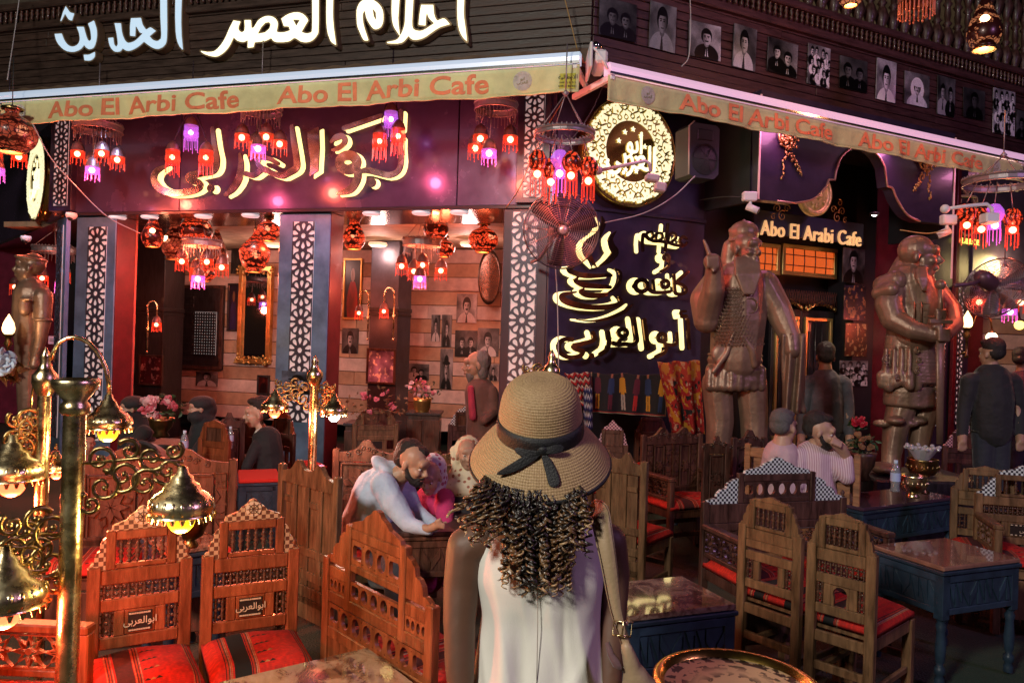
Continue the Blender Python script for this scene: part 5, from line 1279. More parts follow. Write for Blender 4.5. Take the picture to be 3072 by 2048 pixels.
# ---------------------------------------------------------------- the seats, nearest first
chair('reddish chair with checkered crest and name plaque, nearest the thick brass post', (262, 1703), (577, 1668), 'plaque', km=kil[0])
chair('reddish chair with checkered crest and plaque standing second from the thick brass post', (606, 1668), (897, 1641), 'plaque', km=kil[1])
chair('worn olive-brown chair with an open back, left of its taller twin by the right table', (2221, 1565), (2410, 1612), 'open', wm=wood_tan, cm=wood_tan, seat='back', km=kil[2])
chair('worn brown chair with a small arch in its back and a frayed red cushion', (2426, 1622), (2634, 1668), 'arch', wm=wood_tan, cm=wood_tan, seat='back', km=kil[1])
chair('dusty red bench with pierced ovals and a plain peaked crest left of the woman', (981, 1663), (1310, 1820), 'fret', wm=wood_red, cm=wood_red, seat='back', group=BENCH)
chair('greyed high-back settee with two swells behind the couple in the hoodie', (843, 1388), (1022, 1434), 'hump', wm=wood_tan, z=.92, seat='back', group=BENCH)
chair('wide tan settee with two swells behind the two seated men', (2236, 1329), (2584, 1364), 'hump', wm=mat('light_orange_wood', (.36, .15, .065), .45, bump=.25, bscale=14, var=.5, vscale=3.5, stretch=(1.5, 9, 9), coat=.12), z=.95, seat='back', group=BENCH)
chair('weathered tan high-back seat just right of the straw hat', (1765, 1362), (1944, 1386), 'hump', wm=wood_tan, z=.93, seat='back', group=BENCH)
chair('dark pierced bench with pearl checkered crest and side arms in front of the tan settee', (2106, 1505), (2536, 1490), 'pearl', wm=wood_deep, cm=chk_pearl, seat='front', arms=True, group=BENCH)
chair('brown chair with a turned-spindle crest near the right edge', (2893, 1464), (3022, 1476), 'open', wm=wood_tan, cm=wood_tan, seat='front', w=.40)
chair('brown armed bench with pearl checkered crest cut by the right edge', (2944, 1478), (3240, 1500), 'plaque', wm=wood_tan, cm=chk_pearl, seat='front', arms=True, w=.62, group=BENCH)
chair('large red-brown settee carved with eight-point stars behind the brass lamps', (190, 1380), (712, 1376), 'carved', wm=wood_mid, z=.93, seat='front', group=BENCH)
chair('tall dark armchair carved with an eight-point star right of the hat', (1925, 1305), (2106, 1300), 'carved', wm=wood_mid, z=.93, seat='front', arms=True)
chair('ornate gilt-brown carved settee behind the man in the white hoodie', (1000, 1345), (1200, 1352), 'carved', wm=wood_mid, z=.93, seat='front', group=BENCH)
chair('brown carved seat behind the woman in the flowered headscarf', (1303, 1355), (1480, 1352), 'carved', wm=wood_tan, z=.93, seat='front', group=BENCH)
bg = [((1058, 1270), (1196, 1270), 'plaque', wood_tan, wood_tan, 'front', 'tan chair with a scrolled crest in front of the pampas bouquet'),
      ((1345, 1272), (1460, 1272), 'plaque', wood_deep, chk_pearl, 'front', 'bluish-lit chair with pearl crest before the bearded bust statue'),
      ((598, 1312), (690, 1322), 'open', wood_red, wood_red, 'back', 'red chair leaning left before the young man in profile'),
      ((722, 1300), (800, 1310), 'open', wood_mid, wood_red, 'back', 'dark red chair just left of the young man in profile'),
      ((812, 1290), (885, 1300), 'open', wood_deep, wood_red, 'back', 'dark red chair behind the middle brass lamp post'),
      ((1790, 1330), (1885, 1335), 'open', wood_mid, chk_pink, 'front', 'purple-lit chair with pink inlay under the printed cloth'),
      ((1905, 1290), (2002, 1290), 'open', wood_mid, wood_mid, 'front', 'purple-lit chair right of its twin under the printed cloth'),
      ((2828, 1335), (2992, 1342), 'plaque', wood_deep, chk_pink, 'front', 'dark chair with pink inlay squares behind the glass cup'),
      ((640, 1258), (735, 1255), 'carved', wood_deep, wood_deep, 'front', 'grey carved settee against the second slate pillar'),
      ((2196, 1312), (2300, 1310), 'carved', wood_deep, wood_deep, 'front', 'dark carved chair to the left of the seated grey-haired man'),
      ((2110, 1330), (2190, 1330), 'carved', wood_deep, wood_deep, 'front', 'dark carved chair beside the brass bowl table')]
for pl, pr, st, wm_, cm_, se, lab in bg:
    chair(lab, pl, pr, st, wm=wm_, cm=cm_, seat=se, z=.93 if st == 'carved' else .77, fine=False, km=kil[len(lab) % 3])
# small round mother-of-pearl squares on the dark chair are its inlay
# ---------------------------------------------------------------- tables
def marble_pat(n, b, mp, L):
    v = n.nodes.new('ShaderNodeTexNoise'); v.inputs['Scale'].default_value = 7; v.inputs['Detail'].default_value = 9; v.inputs['Distortion'].default_value = 1.6; v.inputs['Roughness'].default_value = .7
    r = n.nodes.new('ShaderNodeValToRGB'); e = r.color_ramp.elements; e[0].position = .34; e[0].color = (.04, .02, .015, 1); e[1].position = .74; e[1].color = (.38, .27, .20, 1)
    k = e.new(.46); k.color = (.15, .075, .05, 1); k = e.new(.52); k.color = (.27, .17, .12, 1)
    L(mp.outputs[0], v.inputs[0]); L(v.outputs[0], r.inputs[0]); L(r.outputs[0], b.inputs['Base Color'])
marble = mat('brown_veined_marble', (.4, .3, .2), .06, pattern=marble_pat, spec=.7, coat=.8)
marble.node_tree.nodes['Principled BSDF'].inputs['Coat Roughness'].default_value = .03
table_w = mat('blue_black_carved_wood', (.022, .042, .070), .38, bump=.2, var=.4, vscale=8, coat=.15)
def table(label, A, B, depth, z, top=marble, wm=table_w, side=1, legs=True):
    """A, B: picture points of one top edge (left, right) at height z; the top runs 'depth' away (side=1) or towards the viewer"""
    a = atz(*A, z); b = atz(*B, z); v = b-a; rz = math.atan2(v.y, v.x); w = math.hypot(v.x, v.y); mid = (a+b)/2
    n = Vector((-math.sin(rz), math.cos(rz), 0))*depth/2*side; t = thing('table', label, 'table', (mid.x+n.x, mid.y+n.y, 0), rz, 'low café tables')
    hx, hy = w/2, depth/2
    P_('table_top', -hx, hx, -hy, hy, z-.025, z, top, t, .006)
    P_('top_edge', -hx-.006, hx+.006, -hy-.006, hy+.006, z-.045, z-.026, wm, t, .004)
    for fx, fy, L_, rot in ((0, -hy+.012, w, 0), (0, hy-.012, w, PI), (hx-.012, 0, depth, PI/2), (-hx+.012, 0, depth, -PI/2)):
        e = bpy.data.objects; q = MB(); q.box(-L_/2+.02, L_/2-.02, 0, .02, z-.25, z-.046, .003); o = q.build('apron', wm, t, loc=(fx, fy, 0), rot=(0, 0, rot))
        for (c, d_) in ((z-.245, z-.215), (z-.085, z-.05)):
            q = MB(); q.box(-L_/2+.03, L_/2-.03, -.008, 0, c, d_, .002); q.build('apron_moulding', wm, o)
        n_ = max(3, int(L_/.062)); W_ = L_-.08
        for i in range(n_):
            x = -W_/2+W_*(i+.5)/n_; hw = W_/n_/2-.004; z0, z1 = z-.21, z-.09; zz = (z0+z1)/2; k = i % 4
            polys = [[(x-hw, z0), (x+hw*.2, z0), (x-hw, z1-.02)], [(x+hw, z1), (x-hw*.6, z1), (x+hw, z0+.02)]] if k in (0, 1) else [[(x-hw, z1), (x-hw, zz+.01), (x+hw, z0), (x+hw, zz-.01)]] if k == 2 else [[(x-hw, z0), (x-hw, zz-.01), (x+hw, z1), (x+hw, zz+.01)]]
            for p in polys: q = MB(); q.prism(p, -.006, 0); q.build('carved_block', wm, o)
    for sx in (-1, 1):
        for sy in (-1, 1):
            q = MB(); x, y = sx*(hx-.03), sy*(hy-.03); q.box(x-.026, x+.026, y-.026, y+.026, z-.27, z-.046, .003)
            q.lathe([(.026, z-.27), (.018, z-.285), (.026, z-.30), (.020, z-.33), (.026, (z-.3)*.6), (.022, .12), (.015, .10), (.026, .085), (.026, .06), (.016, .05), (.024, .03), (.022, 0)], 12, c=(x, y, 0)); q.build('leg', wm, t, fix=False)
    return t
table('marble-topped table in the left foreground between the red cushions and the bench', (1105, 1939), (1290, 2080), .52, .55, side=-1)
table('blue-black carved table with a marble top mirroring the lit sign, right of the woman', (1887, 1849), (2212, 1812), .40, .60)
table('blue-black carved table with a copper-red glossy top in the right foreground', (2832, 1701), (3063, 1674), .44, .60, top=mat('copper_red_glossy_top', (.30, .14, .10), .07, var=.4, vscale=9, coat=.7))
table('dark carved table holding the water bottle and the brass bowls', (2590, 1524), (2868, 1490), .40, .60, top=mat('dark_purple_lacquer_top', (.06, .03, .05), .14, coat=.5))
table('marble table holding the brass sugar bowl between the reddish chairs', (500, 1655), (680, 1628), .40, .60)
table('wooden table with a striped red cloth before the dark red chairs', (716, 1440), (842, 1436), .45, .60, top=kil[2])
table('dark brown table the couple in white and pink lean their elbows on', (1178, 1598), (1440, 1592), .46, .61, top=wood_deep, wm=wood_mid)
chair('dark red bench cut by the lower left corner, only its pierced armrest in view', None, None, 'plaque', wm=wood_red, cm=chk_brown, seat='front', arms=True, w=.60, loc=(-1.80, 2.33, 0), rz=R(88), group=BENCH)
table('small dark table holding a round brass bowl left of the seated men', (2100, 1392), (2190, 1388), .4, .62, top=MT['dark_purple_lacquer_top'])
# ================================================================ figures: limbs and masses fused by a voxel remesh into one continuous surface
def fuse(name, q, vox, m, parent, sm=2, noise=0.0, nsc=8.0, sub=0):
    me = q.mesh(name); o = bpy.data.objects.new('tmp', me); C.objects.link(o)
    r = o.modifiers.new('r', 'REMESH'); r.mode = 'VOXEL'; r.voxel_size = vox; r.use_smooth_shade = True
    if sm: s = o.modifiers.new('s', 'SMOOTH'); s.factor = .5; s.iterations = sm
    if noise:
        tx = bpy.data.textures.new('t', 'CLOUDS'); tx.noise_scale = 1/nsc; tx.noise_depth = 3
        d = o.modifiers.new('d', 'DISPLACE'); d.texture = tx; d.strength = noise; d.mid_level = .5
    dg = bpy.context.evaluated_depsgraph_get(); m2 = bpy.data.meshes.new_from_object(o.evaluated_get(dg))
    bpy.data.objects.remove(o); bpy.data.meshes.remove(me); m2.name = name; m2.materials.clear()
    m2.polygons.foreach_set('use_smooth', [True]*len(m2.polygons))
    return link(name, m2, m, parent)
def cap(q, a, b, ra, rb, n=12):
    a, b = Vector(a), Vector(b); q.tube([a, b], [ra, rb], n); q.ball(a, ra, n, 8); q.ball(b, rb, n, 8)
class Fig:
    """a figure laid out at depth Y; points are picture pixels plus a depth offset, radii in pixels"""
    def __init__(s, name, label, cat, px, pbase, Y, group=None, ground=0.0):
        P = at(px, pbase, Y); s.Y = Y; s.k = Y/FOC; s.o = Vector((P.x, Y, ground)); s.t = thing(name, label, cat, s.o, 0, group)
    def p(s, x, y, d=0.0): return at(x, y, s.Y+d)-s.o
    def limb(s, q, pts):
        for a, b in zip(pts[:-1], pts[1:]): cap(q, s.p(*a[:3]), s.p(*b[:3]), a[3]*s.k, b[3]*s.k)
    def ell(s, q, x, y, d, rx, ry, rz, rot=0):
        c = s.p(x, y, d); M = Matrix.Translation(c) @ Matrix.Rotation(R(rot), 4, 'Y'); q.ball((0, 0, 0), (rx*s.k, ry*s.k, rz*s.k), 16, 10, M)
    def head(s, q, x, y, d, h, yaw, tilt=0, lean=0, big=1.0):
        M = Matrix.Translation(s.p(x, y, d)) @ Matrix.Rotation(R(yaw), 4, 'Z') @ Matrix.Rotation(R(tilt), 4, 'X') @ Matrix.Rotation(R(lean), 4, 'Y') @ Matrix.Scale(h*s.k/.23, 4)
        E = lambda c, r: q.ball(c, r, 14, 10, M)
        E((0, .015, .03), (.073, .092, .083)); E((0, -.028, -.030), (.060, .062, .075)); E((0, -.050, -.085), (.036, .034, .026)); E((0, -.078, .035), (.055, .022, .028))
        q.tube([(0, -.088, .012), (0, -.106, -.012), (0, -.116, -.028)], [.009, .011, .014], 8, M=M); E((0, -.100, -.032), (.019, .014, .010))
        q.tube([(-.046, -.074, .020), (0, -.092, .022), (.046, -.074, .020)], [.008, .010, .008], 8, M=M)
        E((-.034, -.068, -.025), (.022, .022, .022)); E((.034, -.068, -.025), (.022, .022, .022))
        E((0, -.093, -.058), (.023, .012, .006)); E((0, -.090, -.068), (.020, .012, .007))
        for sx in (-1, 1): E((sx*.076, .008, -.012), (.010, .018, .030))
        return M
    def eyes(s, M, parent):
        for sx in (-1, 1):
            q = MB(); q.ball((sx*.030, -.074, .002), (.013, .011, .0075), 10, 7, M); o = q.build('eye', mat('eye_white', (.6, .55, .52), .3), parent)
            q = MB(); q.ball((sx*.030, -.083, .002), (.0055, .003, .0055), 8, 6, M); q.build('pupil', mat('dark_pupil', (.02, .015, .01), .2), o)
            q = MB(); q.tube([(sx*.013, -.090, .021), (sx*.030, -.088, .027), (sx*.048, -.075, .020)], .0035, 5, M=M); q.build('eyebrow', hair_d, o)
        q = MB(); q.tube([(-.020, -.099, -.0625), (0, -.104, -.063), (.020, -.099, -.0625)], .0028, 5, M=M); q.build('lips', mat('lip', (.30, .10, .08), .4), parent)
skin_t = mat('warm_tan_skin', (.42, .235, .155), .48, var=.12, vscale=9, bump=.08, bscale=60)
skin_l = mat('light_skin', (.52, .31, .22), .48, var=.1, vscale=9, bump=.05, bscale=60)
skin_d = mat('brown_skin', (.15, .072, .045), .55, var=.15, vscale=9, bump=.06, bscale=70)
hair_d = mat('short_black_hair', (.018, .013, .011), .55, bump=.9, bscale=160)
hair_g = mat('greying_hair', (.11, .10, .10), .6, bump=.9, bscale=160)
def cloth(name, col, rough=.8, b=.8, sc=8, var=.2): return mat(name, col, rough, bump=b, bscale=sc, var=var, vscale=5, sheen=.1)
hood_c = cloth('white_hoodie_fleece', (.46, .52, .66)); pink_c = cloth('hot_pink_jacket', (.62, .035, .16)); wht_c = cloth('off_white_cotton', (.60, .55, .50))
blk_c = cloth('black_cloth', (.014, .013, .016)); gry_c = cloth('slate_grey_sweater', (.11, .11, .13)); rose_c = cloth('pale_rose_shirt', (.50, .34, .38)); jean_c = cloth('dark_trousers', (.02, .022, .035))
def print_cloth(name, base, spot, sc):
    def pat(n, b, mp, L):
        v = n.nodes.new('ShaderNodeTexVoronoi'); v.inputs['Scale'].default_value = sc; v.inputs['Randomness'].default_value = .9
        r = n.nodes.new('ShaderNodeValToRGB'); r.color_ramp.elements[0].position = .26; r.color_ramp.elements[1].position = .34; r.color_ramp.elements[0].color = (*spot, 1); r.color_ramp.elements[1].color = (*base, 1)
        L(mp.outputs[0], v.inputs[0]); L(v.outputs['Distance'], r.inputs[0]); L(r.outputs[0], b.inputs['Base Color'])
    return mat(name, base, .8, bump=.25, bscale=25, pattern=pat)
scarf1 = print_cloth('white_scarf_with_pink_sprigs', (.66, .58, .62), (.40, .08, .14), 26)
scarf2 = print_cloth('cream_flowered_headscarf', (.62, .52, .36), (.30, .10, .06), 26)
blouse = print_cloth('black_blouse_with_pale_print', (.02, .016, .018), (.40, .30, .22), 34)
bronze = mat('painted_bronze_resin', (.27, .17, .115), .40, .4, bump=.3, bscale=34, var=.3, vscale=3, vcol=(.17, .10, .07), rvar=.1)
# ---- warrior statue on the right
def S4(x, y): return 2200+x/2.24, 600+y/2.24
def S3(x, y): return 1400+x/2.24, 600+y/2.24
f = Fig('warrior_statue', 'bearded bronze warrior statue leaning on a long sword right of the entrance', 'statue', *S4(1180, 1500), 7.0)
def c4(x, y, d, r): return (*S4(x, y), d, r/2.24)
q = MB()
f.limb(q, [c4(1190, 560, 0, 150), c4(1230, 720, 0, 165), c4(1200, 900, 0, 160)]); f.limb(q, [c4(1060, 600, -.05, 92), c4(1045, 700, -.1, 90), c4(1075, 800, -.14, 80)])
f.limb(q, [c4(1075, 800, -.14, 80), c4(1200, 870, -.26, 62), c4(1345, 905, -.34, 50)]); f.limb(q, [c4(1370, 640, .1, 85), c4(1450, 740, .02, 78), c4(1480, 830, -.1, 62), c4(1420, 900, -.28, 50)])
f.limb(q, [c4(1200, 470, .03, 90), c4(1180, 560, .05, 130)])
f.limb(q, [c4(1130, 1390, .05, 95), c4(1090, 1530, .03, 82), c4(1060, 1720, 0, 62), c4(1060, 1800, -.02, 62)]); f.limb(q, [c4(1290, 1390, .12, 90), c4(1260, 1530, .1, 78), c4(1240, 1700, .08, 60), c4(1250, 1790, .05, 60)])
f.ell(q, 2200+1000/2.24, 600+1800/2.24, -.12, 75/2.24, 110/2.24, 40/2.24); f.ell(q, 2200+1290/2.24, 600+1790/2.24, -.06, 90/2.24, 110/2.24, 40/2.24)
for (x, y, d, r) in ((1000, 1500, 0, 60), (1090, 1480, -.1, 60), (1180, 1500, 0, 60), (1240, 1480, .0, 60), (1320, 1490, .1, 50)): f.ell(q, *S4(x, y), d, r/2.24, r/2.24, 26/2.24)
M = f.head(q, *S4(1244, 378), -.08, 128, 62, 3)
f.ell(q, *S4(1212, 335), .0, 84/2.24, 90/2.24, 84/2.24); f.limb(q, [c4(1160, 420, .05, 70), c4(1090, 540, .05, 70)])
for i in range(9): a = rng.uniform(-50, 50); f.limb(q, [c4(1262+a*.5, 465, -.18, 20), c4(1270+a*.7, 530, -.23, 17), c4(1284+a*.35, 610, -.25, 6)])
f.limb(q, [c4(1270, 455, -.12, 18), c4(1310, 470, -.10, 18)])
f.ell(q, *S4(1410, 905), -.36, 48/2.24, 46/2.24, 50/2.24); f.ell(q, *S4(1395, 770), -.32, 40/2.24, 40/2.24, 42/2.24)
for k in range(4): f.limb(q, [c4(1385, 872+k*22, -.42, 15), c4(1445, 874+k*22, -.40, 14)]); f.limb(q, [c4(1370, 738+k*20, -.38, 13), c4(1422, 742+k*20, -.37, 12)])
f.limb(q, [c4(1350, 850, -.4, 16), c4(1400, 845, -.42, 13)])
body = fuse('body', q, .011, bronze, f.t, 2, .003, 9)
q = MB()   # tunic with a waved hem, pauldron, belt
for i in range(14): u = i/13; f.ell(q, *S4(1185, 925+290*u), 0, (160+34*u)/2.24, (112+26*u)/2.24, 30/2.24)
for i in range(7): x = 1030+i*52; f.limb(q, [c4(x, 1000, -.165+abs(i-3)*.03, 12), c4(x-6, 1180, -.19+abs(i-3)*.035, 16)])
for i in range(9):
    x = 1000+i*46; f.limb(q, [c4(x, 1180, -.16+abs(i-4)*.028, 36), c4(x, 1235+22*math.sin(i*1.7), -.17+abs(i-4)*.03, 34)])
f.limb(q, [c4(1010, 575, -.02, 70), c4(1090, 545, -.1, 72)]); f.limb(q, [c4(985, 625, -.06, 55), c4(1060, 600, -.17, 50)])
fuse('tunic', q, .011, bronze, f.t, 2, .007, 9)
q = MB(); 
for i in range(8): f.ell(q, *S4(1182, 1260+i*16), .02, (166+i)/2.24, 120/2.24, 30/2.24)
fuse('under_skirt', q, .014, bronze, f.t, 2, .012, 8)
q = MB()
for z_ in (690, 735, 780): 
    q.tube([f.p(*S4(1210+x, z_+x*.04), -.215+abs(x-90)*.0004) for x in range(0, 200, 20)], .012, 6)
for x in (1215, 1262, 1380): q.tube([f.p(*S4(x, 680), -.24), f.p(*S4(x, 830), -.24)], .008, 6)
for sp in ((1030, 1075, 34), (1235, 1010, 22), (1250, 1080, 22), (1240, 1150, 24), (1100, 1190, 20)): 
    pts = spiral(sp[0], -sp[1], sp[2], 5, 1, 1.8); q.tube([f.p(*S4(a, -b), -.205) for a, b in pts], .006, 5)
q.build('armour_relief', bronze, f.t)
q = MB(); a = f.p(*S4(1392, 570), -.36); b = f.p(*S4(1388, 1640), -.42)
q.ball(a, .045, 12, 8); q.tube([a, f.p(*S4(1392, 800), -.37)], .022, 10); q.add([(x, y, z) for z in (0, 1) for x, y in ()], [])
n_ = 8; q.tube([f.p(*S4(1392, 820), -.37), f.p(*S4(1390, 1200), -.40), b], [.042, .036, .030], 8, flat=.35)
q.box(*(lambda c: (c.x-.10, c.x+.10, c.y-.02, c.y+.02, c.z-.02, c.z+.02))(f.p(*S4(1392, 815), -.37)), .006); q.build('sword', bronze, f.t)
q = MB(); c = f.p(*S4(1180, 1850), 0); q.box(c.x-.5, c.x+.5, -.4, .4, 0, c.z+.02, .02); q.build('plinth', wood_black, f.t)
# ---- warrior statue on the left of the door, arm raised
f = Fig('warrior_statue', 'helmeted bronze warrior statue in scale armour with one fist raised and a hanging cloth', 'statue', 2200, 1340, 6.7)
q = MB(); f.limb(q, [(2215, 860, 0, 78), (2215, 960, 0, 82), (2205, 1080, 0, 76)]); f.limb(q, [(2150, 850, 0, 44), (2118, 900, -.06, 48), (2120, 960, -.1, 40)])
f.limb(q, [(2120, 955, -.1, 38), (2140, 870, -.26, 34), (2143, 800, -.32, 24)]); f.limb(q, [(2290, 855, 0, 46), (2335, 930, -.05, 40), (2370, 1010, -.12, 32), (2375, 1050, -.16, 26)])
f.limb(q, [(2150, 1150, .02, 46), (2160, 1260, .02, 42), (2150, 1400, 0, 34), (2150, 1480, 0, 30)]); f.limb(q, [(2255, 1150, .02, 46), (2262, 1260, .02, 42), (2262, 1400, 0, 34), (2262, 1480, 0, 30)])
f.limb(q, [(2225, 790, 0, 40), (2220, 860, 0, 60)])
M = f.head(q, 2238, 748, -.10, 110, 28, 2); f.ell(q, 2228, 722, -.0, 43, 43, 40); f.limb(q, [(2190, 740, 0, 22), (2185, 790, .02, 26)]); f.limb(q, [(2262, 745, .05, 16), (2262, 780, .05, 16)])
for i in range(11): a = -30+6*i; f.limb(q, [(2240+a, 778, -.19, 9), (2243+a*1.05, 825, -.255, 8), (2246+a*.5, 882, -.27, 3)])
f.ell(q, 2137, 785, -.33, 26, 24, 24)
for k in range(4): f.limb(q, [(2122+k*10, 772-k, -.40, 6.5), (2124+k*10, 800, -.40, 6)])
f.limb(q, [(2130, 770, -.36, 7), (2118, 735, -.36, 6), (2112, 722, -.36, 5)]); f.limb(q, [(2158, 790, -.36, 8), (2140, 812, -.4, 7)])
fuse('body', q, .011, bronze, f.t, 2, .003, 9)
q = MB(); f.limb(q, [(2195, 692, -.02, 10), (2262, 702, -.1, 8)]); f.ell(q, 2232, 700, -.02, 44, 44, 38)
for a in np.linspace(0, PI, 9): f.limb(q, [(2232-46*math.cos(a), 724-6*math.sin(a), -.13*math.sin(a), 5), (2232-46*math.cos(a+.3), 724-6*math.sin(a+.3), -.13*math.sin(a+.3), 5)])
f.limb(q, [(2232, 662, 0, 5), (2246, 690, -.10, 5), (2252, 722, -.13, 5)])
fuse('helmet', q, .009, bronze, f.t, 1)
q = MB()
for z_, w in ((1080, 84), (1110, 90), (1140, 94)): f.ell(q, 2205, z_, 0, w, 60, 36)
for i in range(8): f.limb(q, [(2130+i*22, 1110, -.14+abs(i-3.5)*.02, 15), (2128+i*22, 1160, -.16+abs(i-3.5)*.02, 15)])
fuse('skirt', q, .013, bronze, f.t, 2, .012, 8)
q = MB(); f.ell(q, 2205, 1065, -.0, 84, 66, 12); f.ell(q, 2160, 1060, -.17, 26, 12, 30, 20); f.limb(q, [(2205, 985, -.19, 9), (2180, 1060, -.2, 8), (2140, 1115, -.2, 7)]); f.limb(q, [(2225, 1010, -.2, 13), (2255, 1050, -.2, 12), (2262, 1095, -.18, 10)])
fuse('belt_and_horn', q, .009, bronze, f.t, 1)
q = MB(); c = f.p(2250, 917, -.205)   # scales of the armour and the chest disc
q.ball(c, (.068, .02, .072), 16, 8); q.tube([c+Vector((.060*math.cos(a), -.022, .064*math.sin(a))) for a in np.linspace(0, 2*PI, 17)[:-1]], .006, 5, closed=True)
q.build('chest_disc', bronze, f.t)
q = MB()
for r_ in range(17):
    for i in range(15):
        x = 2142+i*10.5+(5 if r_ % 2 else 0); y = 865+r_*10.5; u = (x-2215)/82
        if abs(u) < .93 and not (abs(x-2250) < 24 and abs(y-917) < 27):
            d = -(math.sqrt(1-u*u)*82*f.k)-.008; c = f.p(x, y, d); q.tube([c+Vector((-.013, .004, .010)), c+Vector((0, -.004, -.008)), c+Vector((.013, .004, .010))], .0055, 4)
meta(q.build('armour_scales', bronze, f.t), kind='stuff')
q = MB(); n = 26; m_ = 14; vs = []
for j in range(n):
    for i in range(m_):
        u = i/(m_-1); v = j/(n-1); x = 2352+u*68-v*8; y = 1000+v*250+(10 if u > .5 else 0)*math.sin(v*5); vs.append(tuple(f.p(x, y, -.20+.035*math.sin(u*13+v*2)*(.4+v))))
q.add(vs, [(j*m_+i, j*m_+i+1, (j+1)*m_+i+1, (j+1)*m_+i) for j in range(n-1) for i in range(m_-1)], smooth=True); o = q.build('hanging_cloth', bronze, f.t); md = o.modifiers.new('t', 'SOLIDIFY'); md.thickness = .03
q = MB(); c = f.p(2205, 1500, 0); q.box(c.x-.42, c.x+.42, -.35, .35, 0, max(.05, c.z), .02); q.build('plinth', wood_black, f.t)
# ---- soldier statue at the far left
f = Fig('soldier_statue', 'bronze soldier statue in a beret and rolled sleeves beside the far left pillar', 'statue', 95, 1250, 6.9)
def c0(x, y, d, r): return (x/2.24, 600+y/2.24, d, r/2.24)
q = MB(); f.limb(q, [c0(215, 640, 0, 112), c0(200, 780, 0, 105), c0(200, 920, 0, 90)]); f.limb(q, [c0(290, 650, -.05, 62), c0(290, 800, -.08, 50), c0(275, 940, -.1, 36), c0(240, 1060, -.12, 28), c0(230, 1110, -.14, 30)])
f.limb(q, [c0(200, 540, 0, 52), c0(210, 600, 0, 80)]); f.limb(q, [c0(200, 920, 0, 92), c0(195, 1150, 0, 78), c0(190, 1500, 0, 60), c0(190, 1800, 0, 50)])
M = f.head(q, 205/2.24, 600+455/2.24, -.02, 92, -72, -2)
fuse('body', q, .011, bronze, f.t, 2, .007, 8)
q = MB(); f.ell(q, 210/2.24, 600+395/2.24, 0, 105/2.24, 95/2.24, 22/2.24, 8); f.ell(q, 205/2.24, 600+418/2.24, 0, 85/2.24, 80/2.24, 18/2.24, 8); fuse('beret', q, .009, bronze, f.t, 1)
q = MB(); f.limb(q, [c0(165, 690, -.15, 38), c0(165, 740, -.15, 38)]); f.ell(q, 170/2.24, 600+665/2.24, -.19, 44/2.24, 14/2.24, 12/2.24); f.ell(q, 200/2.24, 600+925/2.24, 0, 100/2.24, 88/2.24, 18/2.24); f.ell(q, 290/2.24, 600+805/2.24, -.08, 60/2.24, 60/2.24, 22/2.24); fuse('pocket_belt_and_cuff', q, .009, bronze, f.t, 1)
# ---- seated bearded figure inside
f = Fig('seated_statue', 'life-size coloured statue of a grey-bearded man in a brown coat beside the corner pier', 'statue', 1445, 1247, 8.0)
q = MB(); M = f.head(q, 1428, 1095, 0, 84, -75, 4); f.limb(q, [(1432, 1130, 0, 18), (1440, 1170, 0, 30)]); fuse('head', q, .010, mat('painted_face', (.40, .22, .14), .5, bump=.4, bscale=30), f.t, 1); f.eyes(M, f.t)
q = MB(); f.ell(q, 1444, 1086, .02, 30, 34, 38); f.ell(q, 1412, 1122, -.01, 15, 18, 26); f.ell(q, 1448, 1115, .0, 18, 26, 30); fuse('hair_and_beard', q, .010, mat('matted_grey_hair', (.16, .14, .13), .8, bump=1, bscale=60), f.t, 1, .03, 20)
q = MB(); f.limb(q, [(1440, 1175, 0, 46), (1450, 1260, 0, 52), (1450, 1420, 0, 56), (1450, 1600, 0, 60)]); f.limb(q, [(1472, 1175, -.06, 22), (1484, 1230, -.1, 19), (1452, 1262, -.22, 13)]); fuse('coat', q, .014, cloth('brown_coat', (.13, .06, .045)), f.t, 2, .02, 7)
q = MB(); f.limb(q, [(1412, 1165, -.16, 10), (1418, 1250, -.2, 11)]); fuse('red_shirt', q, .009, cloth('crimson_shirt', (.40, .03, .06)), f.t, 1)
# ================================================================ people
def person(label, px, py, Y, group='café guests'): return Fig('person', label, 'person', px, py, Y, group)
def hair_cap(f, x, y, d, h, yaw, m, back=1.0, tilt=0):
    q = MB(); M = Matrix.Translation(f.p(x, y, d)) @ Matrix.Rotation(R(yaw), 4, 'Z') @ Matrix.Rotation(R(tilt), 4, 'X') @ Matrix.Scale(h*f.k/.23, 4)
    q.ball((0, .026, .050), (.083, .094, .082), 16, 10, M); q.ball((0, .05, .0), (.077, .066, .066*back), 14, 8, M); q.ball((0, -.036, .083), (.064, .056, .034), 12, 8, M)
    return fuse('hair', q, .008*max(1, h*f.k/.23), m, f.t, 1, .010, 40)
def beard(f, M, m):
    q = MB(); q.ball((0, -.06, -.082), (.048, .048, .036), 14, 8, M)
    for s in (-1, 1): q.tube([(s*.066, -.005, -.02), (s*.062, -.03, -.06), (s*.03, -.07, -.085)], [.012, .018, .02], 8, M=M)
    q.tube([(-.03, -.09, -.052), (0, -.108, -.047), (.03, -.09, -.052)], .006, 6, M=M); fuse('beard', q, .007, m, f.t, 1, .008, 50)
